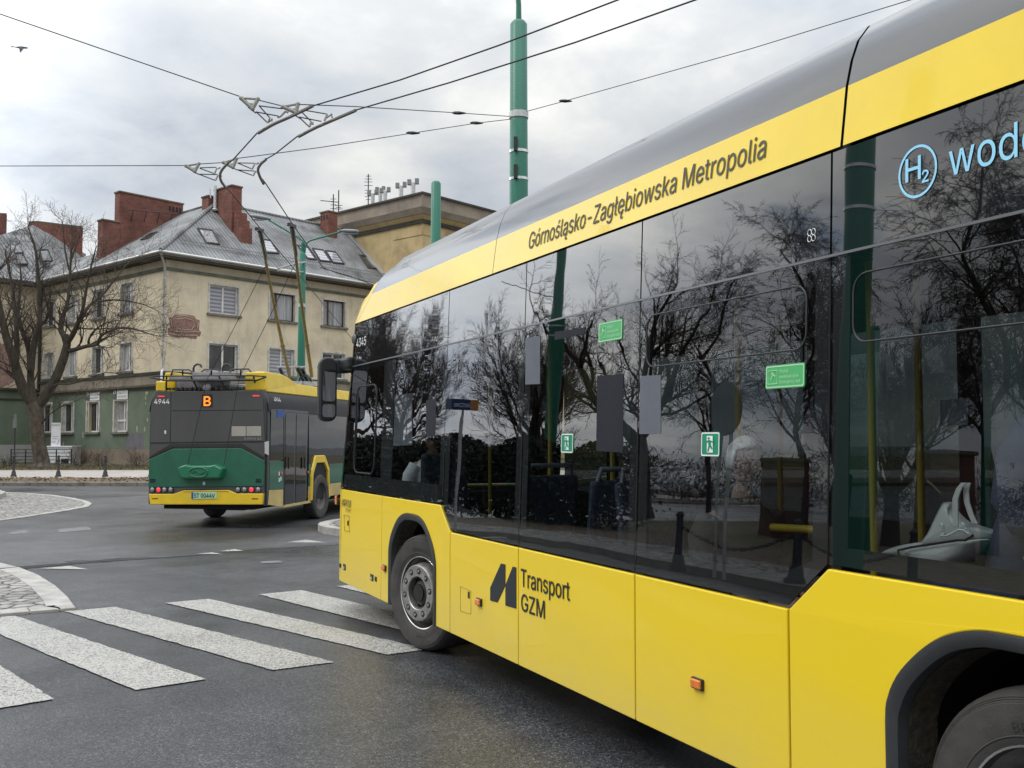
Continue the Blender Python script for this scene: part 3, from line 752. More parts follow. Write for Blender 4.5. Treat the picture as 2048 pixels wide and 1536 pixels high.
def _smooth(P, n=3):
    out = [P[0]]
    Q = [Vector((x, z, 0)) for x, z in P]
    for i in range(1, len(Q) - 2):
        p0, p1, p2, p3 = Q[i - 1:i + 3]
        for k in range(n):
            t = k / n
            v = .5 * ((2 * p1) + (p2 - p0) * t + (2 * p0 - 5 * p1 + 4 * p2 - p3) * t * t + (3 * p1 - p0 - 3 * p2 + p3) * t ** 3)
            out.append((v.x, v.y))
    return out + P[-2:]


ARCH = _smooth(ARCH)
SK = .30
# ---- yellow side panels
Y = MT['yellow_dust']
panel('side_panel', [(2.24, SK + .02), (2.20, SK), (.846, SK), (.846, 1.24), (2.215, 1.24)], Y)
arch_f = [(x, z) for x, z in ARCH]
panel('side_panel', [(.834, SK)] + arch_f + [(-.885, SK), (-.885, 1.053), (-.655, 1.245), (.834, 1.24)], Y)
for a, b_ in ((-.897, -2.107), (-2.119, -3.545), (-3.557, -4.759)):
    panel('side_panel', [(a, SK), (b_, SK), (b_, 1.053), (a, 1.053)], Y)
arch_r = [(x - 5.9, z) for x, z in ARCH]
panel('side_panel', [(-4.771, SK)] + arch_r + [(-6.90, SK), (-6.90, 1.245), (-5.0, 1.245), (-4.771, 1.053)], Y)
panel('side_panel', [(-6.912, SK), (-9.28, SK), (-9.28, 1.245), (-6.912, 1.245)], Y)
# ---- wheel arch lips and wells
for cx in (0.0, -5.9):
    mb = MB()
    rows = []
    for (x, z) in ARCH:
        xi, zi = x * .915, .30 + (z - .30) * .938
        yo = ys(z)
        rows.append([Vector((cx + x * 1.0, yo - .01, z)), Vector((cx + x * 1.0, yo + .012, z)), Vector((cx + (x * .5 + xi * .5), yo + .016, (z + zi) / 2)), Vector((cx + xi, yo + .002, zi)), Vector((cx + xi * .985, yo - .05, zi - .003))])
    mb.grid(rows)
    mb.build('wheel_arch_trim', MT['trim'], bus, smooth=50)
    mb = MB()
    rows = [[Vector((cx + x * .90, HW - .04, .30 + (z - .30) * .93)), Vector((cx + x * .86, HW - .16, .30 + (z - .30) * .92))] for (x, z) in ARCH]
    mb.grid(rows)
    mb.build('wheel_arch_liner', MT['dirt_liner'], bus, smooth=50)
    mb = MB()
    rows = [[Vector((cx + x * .955, HW - .165, z * .97)), Vector((cx + x * .955, .62, z * .97))] for (x, z) in ARCH]
    mb.grid(rows)
    mb.prism([Vector((cx + x * .95, .63, z * .97)) for x, z in ARCH], [Vector((cx + x * .95, .61, z * .97)) for x, z in ARCH])
    mb.build('wheel_well', MT['void'], bus)
# ---- underbody
mb = MB()
mb.box((-3.0, 0, .42), (4.7, 2.36, .16))
mb.box((1.5, 0, .40), (1.7, 2.3, .12))
mb.box((-7.95, 0, .42), (2.7, 2.36, .16))
mb.box((-3.0, -.4, .44), (12, 1.5, .10))
mb.build('underbody', MT['void'], bus)
# ---- upper black strip
for a, b_ in ((1.97, -.694), (-.706, -2.107), (-2.119, -3.545), (-3.557, -4.994), (-5.006, -9.28)):
    panel('upper_glazing', [(a, 2.508), (b_, 2.508), (b_, 2.925), (a - (.06 if a > 1 else 0), 2.925)], MT['blackglass'], .02, 0, 0)
# ---- dark backing behind seams
mb = MB()
for x in (-.70, -2.113, -3.551, -5.0):
    mb.prism(side([(x + .05, 1.0), (x - .05, 1.0), (x - .05, 2.93), (x + .05, 2.93)], -.022), side([(x + .05, 1.0), (x - .05, 1.0), (x - .05, 2.93), (x + .05, 2.93)], -.05))
for x in (.84, -.891, -4.765, -6.906, -2.113, -3.551):
    mb.prism(side([(x + .03, .31), (x - .03, .31), (x - .03, 1.03), (x + .03, 1.03)], -.035), side([(x + .03, .31), (x - .03, .31), (x - .03, 1.03), (x + .03, 1.03)], -.06))
mb.prism(side([(1.95, 2.47), (-9.2, 2.47), (-9.2, 2.96), (1.9, 2.96)], -.055), side([(1.95, 2.47), (-9.2, 2.47), (-9.2, 2.96), (1.9, 2.96)], -.09))
mb.build('body_frame', MT['frit'], bus)
# ---- main side windows (thin tinted sheets) with their black painted edges
panes = [
    [(2.2, 1.252), (-.66, 1.258), (-.694, 1.232), (-.694, 2.494), (1.99, 2.494)],
    [(-.706, 1.222), (-.893, 1.066), (-2.107, 1.066), (-2.107, 2.494), (-.706, 2.494)],
    [(-2.119, 1.066), (-3.545, 1.066), (-3.545, 2.494), (-2.119, 2.494)],
    [(-3.557, 1.066), (-4.757, 1.066), (-4.994, 1.262), (-4.994, 2.494), (-3.557, 2.494)],
    [(-5.006, 1.262), (-9.28, 1.262), (-9.28, 2.494), (-5.006, 2.494)]]
frits = [
    [[(2.19, 1.254), (-.66, 1.256), (-.66, 1.40), (2.17, 1.40)], [(.95, 1.40), (.62, 1.40), (.62, 2.49), (.95, 2.49)], [(-.60, 1.3), (-.692, 1.3), (-.692, 2.49), (-.60, 2.49)]],
    [[(-.71, 1.225), (-.895, 1.068), (-2.105, 1.068), (-2.105, 1.20), (-.71, 1.27)], [(-.708, 1.27), (-.80, 1.27), (-.80, 2.49), (-.708, 2.49)], [(-2.02, 1.2), (-2.105, 1.2), (-2.105, 2.49), (-2.02, 2.49)]],
    [[(-2.121, 1.068), (-3.543, 1.068), (-3.543, 1.19), (-2.121, 1.19)], [(-2.121, 1.19), (-2.2, 1.19), (-2.2, 2.49), (-2.121, 2.49)], [(-3.46, 1.19), (-3.543, 1.19), (-3.543, 2.49), (-3.46, 2.49)]],
    [[(-3.559, 1.068), (-4.755, 1.068), (-4.99, 1.264), (-4.99, 1.30), (-4.7, 1.19), (-3.559, 1.19)], [(-3.559, 1.19), (-3.64, 1.19), (-3.64, 2.49), (-3.559, 2.49)], [(-4.90, 1.27), (-4.99, 1.30), (-4.99, 2.49), (-4.90, 2.49)]],
    [[(-5.008, 1.264), (-9.2, 1.264), (-9.2, 1.335), (-5.008, 1.335)], [(-5.008, 1.335), (-5.10, 1.335), (-5.10, 2.49), (-5.008, 2.49)]]]
for i, (pp, ff) in enumerate(zip(panes, frits)):
    mb = MB()
    mb.face(*side(pp))
    w = mb.build('side_window', MT['glass'], bus, fix=False)
    mb = MB()
    for q in ff:
        mb.prism(side(q, -.010), side(q, -.016))
    mb.build('black_edge', MT['frit'], w)
# trim line under the upper strip
mb = MB()
mb.prism(side([(1.99, 2.4955), (-9.28, 2.4955), (-9.28, 2.5065), (1.985, 2.5065)], .004), side([(1.99, 2.4955), (-9.28, 2.4955), (-9.28, 2.5065), (1.985, 2.5065)], -.02))
mb.build('window_trim_strip', mat('grey_trim_strip', (.16, .165, .175), .3, metal=.6), bus)


def rrect(x0, x1, z0, z1, r, n=5):
    pts = []
    for cx, cz, a0 in ((x1 - r, z1 - r, 0), (x0 + r, z1 - r, 90), (x0 + r, z0 + r, 180), (x1 - r, z0 + r, 270)):
        for k in range(n + 1):
            a = R(a0 + 90 * k / n)
            pts.append((cx + r * math.cos(a), cz + r * math.sin(a)))
    return pts


for (x0, x1) in ((-4.86, -3.62), (-6.9, -5.13), (-1.95, -.9) if False else (-9.0, -7.1)):
    mb = MB()
    pts = side(rrect(x0, x1, 2.135, 2.405, .07), .001)
    mb.tube(pts, .0042, 5, closed=True)
    mb.build('hopper_window_frame', mat('hopper_seal', (.022, .023, .026), .45), bus, smooth=180)
# driver's sliding window
dx0, dx1 = bl(745, 800)[0], bl(706, 800)[0]
mb = MB()
mb.tube(side(rrect(dx0 - .02, dx1, 1.43, 2.28, .12), .001), .0075, 6, closed=True)
mb.tube(side([(dx0 + .62, 1.44), (dx0 + .62, 2.27)], .001), .005, 6)
mb.build('driver_window_frame', MT['frit'], bus, smooth=180)

# ---- roof: yellow band + grey cover + yellow front cap
ROOF = [(.066, 2.94), (.10, 3.19), (.128, 3.30), (.165, 3.39), (.225, 3.462), (.32, 3.515), (.5, 3.55), (.85, 3.575), (1.275, 3.58)]
CAPC = [(-20, 9), (.0, 3.60), (.53, 3.545), (.81, 3.495), (1.12, 3.42), (1.52, 3.295), (1.88, 3.125), (2.05, 2.99), (2.2, 2.945), (3, 2.94)]


def capz(x):
    for (a, za), (b_, zb) in zip(CAPC, CAPC[1:]):
        if a <= x <= b_:
            return za + (zb - za) * (x - a) / (b_ - a)
    return 2.94


def seamx(i):
    return [1.90, 1.52, 1.37, 1.26, 1.17, 1.10, 1.05, 1.0, .98][i]


def rz_(x, i):
    d, z = ROOF[i]
    c = capz(x)
    k = 0.05
    if z < c - k:
        return z
    return min(z, c - .012 * (8 - i) / 8 - .0)


def roof_pt(x, i, s=1):
    return Vector((x, s * (HW - ROOF[i][0]), rz_(x, i)))


def roof_loft(name, i0, i1, m, xs_from, smooth=40):
    mb = MB()
    for s in (1, -1):
        rows = []
        for i in range(i0, i1 + 1):
            st = [xs_from + (seamx(i) - xs_from) * t for t in (0, .2, .4, .55, .7, .8, .88, .94, 1.0)]
            rows.append([roof_pt(x, i, s) for x in st])
        mb.grid(rows)
    return mb.build(name, m, bus, smooth=smooth)


X1, X2 = bl(1000, 440, 1.15)[0], bl(1703, 150, 1.15)[0]
# band and cover are split by two joints
def loft_between(name, i0, i1, m, xa, xb):
    mb = MB()
    for s in (1, -1):
        rows = []
        for i in range(i0, i1 + 1):
            e = seamx(i) if xb is None else xb
            n = 10 if xb is None else 4
            rows.append([roof_pt(xa + (e - xa) * t / n, i, s) for t in range(n + 1)])
        mb.grid(rows)
    return mb.build(name, m, bus, smooth=40)


for xa, xb in ((-9.28, X2 - .008), (X2 + .008, X1 - .004), (X1 + .004, None)):
    loft_between('roof_band', 0, 1, MT['yellow'], xa, xb)
    loft_between('roof_cover', 1, 8, MT['roof_grey'], xa, xb)
for xs_ in (X1, X2):
    mb = MB()
    mb.grid([[roof_pt(xs_ + t, i, s) - Vector((0, s * .012, .012)) for t in (-.04, .04)] for s, i in [(1, i) for i in range(9)] + [(-1, i) for i in range(7, -1, -1)]])
    mb.build('roof_joint', MT['frit'], bus)


def nose_x0(z):
    return 2.215 - (0 if z < 1.24 else (z - 1.24) * .17) + (0 if z > .5 else 0)


def wrap_pt(z, a, y_in, s):
    Rr = .40
    x = nose_x0(z) + Rr * math.sin(a)
    return Vector((x, s * (y_in - Rr * (1 - math.cos(a))), z))


def front_wrap(name, zs, m):
    mb = MB()
    for s in (1, -1):
        rows = []
        for z in zs:
            row = [wrap_pt(z, R(a), ys(z), s) for a in range(0, 91, 10)]
            e = row[-1]
            for t in (.33, .66, 1.0):
                row.append(Vector((e.x + .10 * t, e.y * (1 - t), z)))
            rows.append(row)
        mb.grid(rows)
    return mb.build(name, m, bus, smooth=40)


front_wrap('front_panel', [.30, .40, .8, 1.24], MT['yellow_dust'])
front_wrap('windscreen', [1.252, 1.7, 2.1, 2.5, 2.93], MT['blackglass'])
# front cap: from the seam down to the nose
mb = MB()
for s in (1, -1):
    rows = []
    for i in range(0, 9):
        row = []
        x0 = seamx(i) + .01
        yr = HW - ROOF[i][0]
        for t in range(9):
            x = x0 + (2.42 + .16 * (i / 8) - x0) * t / 8
            xs0 = 1.935
            ang = max(0.0, min(1.0, (x - xs0) / .40))
            inset = .40 * (1 - math.sqrt(max(0, 1 - ang * ang * .98)))
            yy = max(0, yr - inset) if i < 8 else 0
            zz = rz_(x, i) if t > 0 else rz_(seamx(i), i)
            row.append(Vector((x, s * yy, max(2.935 + .001 * i, zz))))
        rows.append(row)
    mb.grid(rows)
mb.build('front_cap', MT['yellow'], bus, smooth=45)

# ---- far side
mb = MB()
mb.prism([(2.2, -HW, .3), (-9.28, -HW, .3), (-9.28, -HW, 1.1), (2.2, -HW, 1.1)], [(2.2, -HW + .03, .3), (-9.28, -HW + .03, .3), (-9.28, -HW + .03, 1.1), (2.2, -HW + .03, 1.1)])
mb.build('far_side_panel', MT['yellow'], bus)
mb = MB()
mb.face((2.1, -HW, 1.11), (-9.28, -HW, 1.11), (-9.28, -ys(2.93), 2.93), (2.0, -ys(2.93), 2.93))
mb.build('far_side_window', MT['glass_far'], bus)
mb = MB()
for x in (.9, -.7, -2.1, -3.55, -5.0, -6.6, -8.2):
    mb.box((x, -HW + .08, 1.9), (.14, .06, 1.9))
mb.box((-3.6, -HW + .1, 2.72), (11.2, .06, .4))
mb.build('far_side_pillars', MT['frit'], bus)
mb = MB()
mb.box((-3.5, -HW + .05, .75), (11.3, .02, .9))
mb.build('far_side_lining', MT['interior'], bus)
mb = MB()
mb.box((2.08, 0, .82), (.04, 2.3, .86))
mb.box((1.95, .2, 1.12), (.35, 1.5, .18))
mb.build('dashboard', MT['interior'], bus, bevel=.03)
# rear wall
mb = MB()
mb.prism([(-9.28, -HW, .3), (-9.28, HW, .3), (-9.28, HW - .066, 2.94), (-9.28, -HW + .066, 2.94)], [(-9.30, -HW, .3), (-9.30, HW, .3), (-9.30, HW - .066, 2.94), (-9.30, -HW + .066, 2.94)])
mb.build('rear_wall', MT['yellow'], bus)
# ---- interior
mb = MB()
mb.box((-3.5, -.05, .40), (11.4, 2.3, .05))
mb.box((-5.9, .70, 1.13), (2.6, .90, .04))
mb.build('interior_floor', MT['floor_in'], bus)
mb = MB()
mb.box((-3.5, 0, 2.66), (11.4, 2.3, .04))
mb.build('interior_ceiling', MT['interior'], bus)


def seat(x, y, z, face=1, parent=bus, leg=.36):
    """face=+1 looks forward"""
    mb = MB()
    mb.box((x, y, z), (.42, .44, .09))
    s = mb.build('seat', MT['seat'], parent, bevel=.03)
    mb = MB()
    q = [(x - face * .20, z), (x - face * .27, z + .35), (x - face * .31, z + .66), (x - face * .36, z + .65), (x - face * .31, z + .33), (x - face * .25, z - .02)]
    mb.prism([Vector((a, y - .215, b_)) for a, b_ in q], [Vector((a, y + .215, b_)) for a, b_ in q])
    mb.build('seat_back', MT['seat'], s, bevel=.03)
    mb = MB()
    mb.tube([(x - face * .33, y - .17, z + .63), (x - face * .35, y - .15, z + .72), (x - face * .35, y + .15, z + .72), (x - face * .33, y + .17, z + .63)], .017, 8)
    mb.build('seat_handle', MT['seat_shell'], s, smooth=60)
    mb = MB()
    mb.box((x, y, z - .07), (.38, .40, .05))
    if leg:
        mb.box((x, y - .05, z - .09 - leg / 2), (.08, .08, leg))
    mb.build('seat_base', MT['seat_shell'], s, bevel=.01)


for x, y, z, fc in ((-6.75, .98, 1.24, 1), (-5.60, .98, 1.20, 1), (-6.75, -.9, 1.24, 1), (-3.5, .95, .86, -1), (-2.55, .95, .86, 1), (-2.55, .5, .86, 1), (-1.6, .95, .86, 1), (-4.4, -.9, .9, 1), (-2.2, -.95, .86, 1), (-8.0, .7, 1.3, 1), (-8.0, -.7, 1.3, 1)):
    seat(x, y, z, fc, leg=0 if z > 1.1 else .36)


def gpole(px, y, z0=.45, z1=2.62):
    x = bl(px, 900, y)[0]
    mb = MB()
    mb.tube([(x, y, z0), (x, y, z1)], .018, 8)
    mb.build('grab_pole', MT['pole_yellow'], bus, smooth=60)


for px, y in ((1478, .62), (1225, .55), (1100, .5), (1745, .70), (1840, .3), (980, .3), (1560, -.3)):
    gpole(px, y)
x, z = bl(1480, 1070, .8)
x2, z2 = bl(1655, 1028, .8)
mb = MB()
mb.tube([(x, .8, z - .1), (x - .0, .8, z), (x - .06, .8, z + .05), (x - .5, .8, z + .07), (x2, .8, z + .07)], .02, 8)
mb.build('grab_rail', MT['pole_yellow'], bus, smooth=60)
# cab partition, notices, screen
def notice(pts, m, y=None, name='notice'):
    if y is None:
        q = blp(pts)
        mb = MB()
        mb.prism(side(q, .0022), side(q, .0008))
        mb.build(name, m, bus)
        return
    q = [bl(px, py, y) for px, py in pts]
    mb = MB()
    mb.prism([Vector((a, y, b_)) for a, b_ in q], [Vector((a, y - .004, b_)) for a, b_ in q])
    mb.build(name, m, bus)


MT['paper_glass'] = mat('grey_window_sheet', (.13, .14, .165), .6, spec=.15, var=.08, vscale=5)
MT['paper_dim'] = mat('dim_window_sheet', (.024, .026, .034), .6, spec=.1, var=.08, vscale=5)
notice([(1052, 676), (1081, 671), (1080, 768), (1051, 769)], MT['paper_glass'])
notice([(1110, 664), (1171, 655), (1170, 668), (1110, 680)], MT['paper_dim'])
notice([(1281, 752), (1322, 750), (1322, 868), (1279, 868)], MT['paper_glass'])
notice([(1195, 752), (1247, 748), (1246, 905), (1193, 902)], MT['paper_dim'], None, 'screen_panel')
notice([(853, 800), (873, 797), (870, 873), (852, 873)], MT['paper_dim'])
notice([(780, 792), (824, 786), (824, 890), (780, 892)], MT['paper_dark'], .9, 'cab_partition')
notice([(1880, 800), (1935, 796), (1935, 850), (1880, 852)], MT['paper_dark'], .2)

# ---- wheels
def make_wheel(cx, steer, dished, name):
    w = MB()
    c = Vector((cx, HW - .215, .48))
    ax = Vector((-math.sin(steer), math.cos(steer), 0))
    w.lathe([(.27, -.15), (.36, -.165), (.44, -.165), (.472, -.14), (.481, -.09), (.481, .09), (.472, .135), (.456, .155), (.453, .1585), (.449, .157), (.446, .161), (.442, .1595), (.439, .1635), (.434, .1635), (.431, .1665), (.425, .1665), (.40, .168), (.36, .166), (.332, .161), (.329, .163), (.325, .1585), (.31, .155), (.292, .145), (.288, .11)], c, ax, 64)
    wh = w.build('wheel', MT['tyre'], bus, smooth=35)
    w = MB()
    w.lathe([(.293, .146), (.300, .150), (.305, .146), (.300, .140)], c, ax, 48)
    w.build('rim_edge', MT['bright'], wh, smooth=50)
    w = MB()
    if not dished:
        w.lathe([(.292, .13), (.275, .06), (.262, .02), (.245, .06), (.25, .10), (.238, .15), (.232, .178), (.225, .186), (.140, .186), (.134, .18), (.130, .12)], c, ax, 48)
    else:
        w.lathe([(.292, .13), (.28, .05), (.265, -.03), (.25, -.06), (.18, -.075), (.12, -.075), (.11, -.05)], c, ax, 48)
    w.build('rim', MT['steel'], wh, smooth=40)
    w = MB()
    a = ax.orthogonal().normalized()
    b_ = ax.cross(a)
    h = .184 if not dished else -.075
    for k in range(10):
        g = 2 * math.pi * (k + .5) / 10
        p = c + (a * math.cos(g) + b_ * math.sin(g)) * .183
        w = MB()
        w.lathe([(.0, h + .0035), (.026, h + .0035), (.027, h + .001)], p, ax, 14)
        w.build('bolt_hole', MT['hub_black'], wh)
        w = MB()
        w.lathe([(0, h + .010), (.013, h + .010), (.014, h + .004)], p - b_ * .003, ax, 6)
        w.build('wheel_nut', MT['steel'], wh)
    w = MB()
    if not dished:
        w.lathe([(.132, .125), (.126, .115), (.108, .113), (.10, .15), (.072, .162), (.07, .175), (0, .177)], c, ax, 28)
        for k in range(10):
            g = 2 * math.pi * k / 10
            w.lathe([(0, .148), (.011, .148), (.012, .12)], c + (a * math.cos(g) + b_ * math.sin(g)) * .116, ax, 6)
    else:
        w.lathe([(.12, -.07), (.115, -.02), (.10, .0), (0, .005)], c, ax, 24)
    w.build('hub', MT['hub_black'], wh, smooth=35)
    # moulded lettering on the side wall
    for word, a0 in (('BRIDGESTONE', 74), ('BRIDGESTONE', 214)):
        w = MB()
        V, P = text_geo(word, 1.15)
        x1 = max(v.x for v in V)

        def f(v):
            rr = .345 + v.y * .058
            ang = R(a0) + (v.x / x1) * R(62)
            up = Vector((0, 0, 1))
            fw = ax.cross(up) * -1
            return c + (fw * -math.cos(ang) + up * math.sin(ang)) * rr * 1.0 + ax * .1685
        w.add([f(v) for v in V], P)
        w.build('side_wall_lettering', MT['tyre_text'], wh, fix=False)
    return wh


make_wheel(0.0, R(15), False, 'front')
make_wheel(-5.9, 0.0, True, 'rear')
mb = MB()
for cx in (0, -5.9):
    mb.lathe([(.27, -.14), (.44, -.14), (.481, -.09), (.481, .09), (.44, .14), (.27, .14), (.25, .05), (.0, .05)], (cx, -HW + .2, .48), (0, 1, 0), 32)
mb.build('far_wheels', MT['tyre'], bus, smooth=40)

# ---- lettering and decals on the side
def surf(X0, z0, lift=.0035, hw=None):
    def fn(x, y):
        z = z0 + y
        if z > 2.94:
            d = .066 + (z - 2.94) * (.034 / .25)
            return Vector((X0 - x, HW - d + lift, z))
        return Vector((X0 - x, ys(z) + lift, z))
    return fn


def put_side(name, body, px0, py0, px1, cap, m, parent=bus, yoff=0.0, z=None, spacing=1.0):
    (xa, za), = blp([(px0, py0)])
    (xb, zb), = blp([(px1, py0)])
    mb = MB()
    put_text(mb, body, surf(xa, za if z is None else z), width=xa - xb, cap=cap, spacing=spacing)
    return mb.build(name, m, parent, fix=False)


# long title on the yellow band
xa, xb = bl(1057, 489, 1.198)[0], bl(1531, 300, 1.198)[0]
mb = MB()
put_text(mb, 'Górnośląsko-Zagłębiowska Metropolia', surf(xa, 3.018), width=xa - xb, cap=.112, bold=.0012)
mb.build('lettering', MT['letter_band'], bus, fix=False)
# transport logo
def decal(name, pts, m, lift=.004, parent=bus):
    q = blp(pts)
    mb = MB()
    mb.prism(side(q, lift), side(q, lift - .003))
    return mb.build(name, m, parent)


e = 920, 1040
def zz(x, y):
    return (920 + x / 3.84, 1040 + y / 3.84)


mbx = MB()
for poly in ([(318, 333), (350, 342), (350, 500), (290, 632), (235, 618), (235, 520)], [(408, 357), (434, 364), (434, 680), (352, 656), (352, 500)]):
    q = blp([zz(*p) for p in poly])
    mbx.prism(side(q, .004), side(q, .001))
mbx.build('emblem', MT['letter'], bus)
xa, za = bl(*zz(470, 480))
xb, _ = bl(*zz(845, 560))
cap = (bl(*zz(490, 378))[1] - bl(*zz(490, 512))[1])
mb = MB()
put_text(mb, 'Transport', surf(xa, bl(*zz(490, 512))[1]), width=xa - xb, cap=cap, bold=.003)
mb.build('lettering', MT['letter'], bus, fix=False)
xb2, _ = bl(*zz(650, 700))
zb = bl(*zz(490, 700))[1]
mb = MB()
put_text(mb, 'GZM', surf(xa - .005, zb), width=xa - xb2, cap=bl(*zz(490, 570))[1] - zb, bold=.003)
mb.build('lettering', MT['letter'], bus, fix=False)
# H2 roundel and word
x0, z0 = blp([(1836, 343)])[0]
rx = (blp([(1798, 343)])[0][0] - blp([(1875, 343)])[0][0]) / 2
rzv = (blp([(1836, 291)])[0][1] - blp([(1836, 396)])[0][1]) / 2
mb = MB()
n = 48
rows = [[Vector((x0 + math.cos(2 * math.pi * k / n) * rx * f, 0, z0 + math.sin(2 * math.pi * k / n) * rzv * f)) for k in range(n + 1)] for f in (1, .90)]
rows = [[Vector((p.x, ys(p.z) + .0035, p.z)) for p in r] for r in rows]
mb.grid(rows)
mb.build('roundel', MT['blue_letter'], bus, fix=False)
xh, zh = blp([(1812, 366)])[0]
xh2 = blp([(1842, 355)])[0][0]
mb = MB()
put_text(mb, 'H', surf(xh, zh), width=xh - xh2, cap=rzv * 2 * .44, bold=.003)
mb.build('lettering', MT['blue_letter'], bus, fix=False)
mb = MB()
xs2, zs2 = blp([(1845, 366)])[0]
put_text(mb, '2', surf(xs2, zs2), width=(xh - xh2) * .42, cap=rzv * 2 * .22, bold=.003)
mb.build('lettering', MT['blue_letter'], bus, fix=False)
mb = MB()
xw, zw = blp([(1899, 353)])[0]
xw2 = blp([(2038, 310)])[0][0]
tw = [max(v.x for v in text_geo(t_)[0]) for t_ in ('wod', 'wodorowy')]
put_text(mb, 'wodorowy', surf(xw, zw), width=(xw - xw2) * tw[1] / tw[0], cap=.118)
mb.build('lettering', MT['blue_letter'], bus, fix=False)
# carrier mark at the front, fleet number
put_side('lettering', '#PKM', 684, 1012, 702, .075, MT['letter'])
put_side('lettering', 'TYCHY', 691, 1023, 702, .035, MT['letter'])
put_side('fleet_number', '4345', 713, 695, 732, .085, MT['white_letter'])
mb = MB()
cx_, cz_ = blp([(710, 678)])[0]
mb.ball((cx_, ys(cz_) + .01, cz_), (.09, .006, .050), 16, 10)
mb.build('black_side_disc', MT['hub_black'], bus, smooth=180)  # flat black oval on the glazing by the fleet number

# stickers
def sticker(name, quad, m, inner=None, text=None, cut=.06):
    q = blp(quad)                          # TL TR BR BL
    mb = MB()
    x0, x1 = q[0][0], q[1][0]
    zt, zb = (q[0][1] + q[1][1]) / 2, (q[2][1] + q[3][1]) / 2
    pts = rrect(x1, x0, zb, zt, (zt - zb) * .10)
    mb.prism(side(pts, .0035), side(pts, .001))
    s = mb.build(name, m, bus)
    return s, x0, x1, zt, zb


WL = MT['white_letter']
M_BORDER = mat('pale_sticker_edge', (.42, .72, .45), .5)
for quad in ([(1533, 731), (1611, 726), (1611, 774), (1532, 778)], [(1199, 644), (1246, 640), (1245, 679), (1198, 685)]):
    s, x0, x1, zt, zb = sticker('emergency_exit_sticker', quad, MT['green_sign'])
    Wd, Hh = x0 - x1, zt - zb
    mb = MB()
    ring = [rrect(x1 + .004, x0 - .004, zb + .004, zt - .004, Hh * .09), rrect(x1 + .009, x0 - .009, zb + .009, zt - .009, Hh * .08)]
    ro = [side(r + r[:1], .0045) for r in ring]
    mb.grid(ro)
    a0, a1, b0, b1 = x0 - Wd * .07, x0 - Wd * .31, zb + Hh * .2, zt - Hh * .24
    mb.tube([Vector((a, ys(b_) + .0045, b_)) for a, b_ in ((a0, b0), (a1, b0), (a1, b1), (a0, b1))], .0022, 4, closed=True)
    # little hammer
    for qd in ([(.13, .36), (.15, .36), (.22, .62), (.20, .64)], [(.16, .66), (.26, .50), (.28, .54), (.18, .72)]):
        mb.face(*[Vector((x0 - Wd * u, ys(zb) + .0045, zb + Hh * v)) for u, v in qd])
    for k, (tx, wf) in enumerate((('Wyjście', .22), ('ewakuacyjne', .48), ('Emergency exit', .53))):
        put_text(mb, tx, surf(x0 - Wd * .37, zb + Hh * (.66 - .23 * k), .0048), width=Wd * wf, cap=Hh * .14)
    mb.build('sticker_print', M_BORDER, s, fix=False)
for quad in ([(1124, 868), (1148, 866), (1147, 905), (1124, 907)], [(1404, 864), (1441, 864), (1441, 913), (1403, 913)]):
    s, x0, x1, zt, zb = sticker('running_man_sticker', quad, MT['green_exit'])
    Wd, Hh = x0 - x1, zt - zb
    mb = MB()
    ring = [rrect(x1 + .002, x0 - .002, zb + .002, zt - .002, Hh * .09), rrect(x1 + .008, x0 - .008, zb + .008, zt - .008, Hh * .07)]
    mb.grid([side(r + r[:1], .0045) for r in ring])
    P = lambda u, v, l=.0045: Vector((x0 - Wd * u, ys(zb) + l, zb + Hh * v))
    mb.face(P(.34, .16), P(.66, .16), P(.66, .84), P(.34, .84))
    mb.build('sticker_print', WL, s, fix=False)
    mb = MB()
    mb.ball(P(.45, .74, .005), (Wd * .07, .001, Hh * .05), 8, 6)
    for qd in ([(.40, .68), (.58, .66), (.56, .44), (.44, .44)], [(.44, .46), (.54, .46), (.44, .20), (.36, .20)], [(.48, .46), (.58, .46), (.66, .32), (.60, .28)], [(.40, .66), (.44, .60), (.28, .52), (.27, .57)], [(.56, .64), (.58, .58), (.72, .56), (.72, .61)]):
        mb.face(*[P(u, v, .0055) for u, v in qd])
    mb.build('sticker_figure', MT['green_exit'], s, fix=False)
# small white mark on the upper strip
(xm, zm), = blp([(1624, 472)])
mb = MB()
for dx, dz in ((-.012, .016), (.012, .016), (-.012, -.010), (.012, -.010)):
    mb.tube([Vector((xm + dx + .012 * math.cos(a), ys(zm + dz) + .003, zm + dz + .013 * math.sin(a))) for a in [2 * math.pi * k / 10 for k in range(10)]], .0018, 4, closed=True)
mb.build('small_print_mark', WL, bus, fix=False)

# ---- marker lamps, flaps, latches
def marker(px, py, w=.075, h=.042):
    (x, z), = blp([(px, py)])
    mb = MB()
    mb.box((x, HW + .008, z), (w + .012, .016, h + .012))
    o = mb.build('side_marker_lamp', MT['black'], bus, bevel=.004)
    mb = MB()
    mb.box((x, HW + .018, z), (w, .018, h))
    mb.build('lens', MT['orange'], o, bevel=.006)


marker(960, 1204)
marker(1398, 1367)
marker(770, 1136)
marker(676, 1000, .05, .09)


def flap(pts, hole=None):
    q = blp(pts)
    mb = MB()
    mb.tube([Vector((a, HW + .0005, b_)) for a, b_ in q], .0025, 4, closed=True)
    o = mb.build('service_flap', mat('flap_gap', (.20, .15, .02), .6), bus)
    if hole:
        (x, z), = blp([hole])
        mb = MB()
        mb.box((x, HW + .002, z), (.028, .008, .05))
        mb.build('latch', MT['hub_black'], o, bevel=.006)


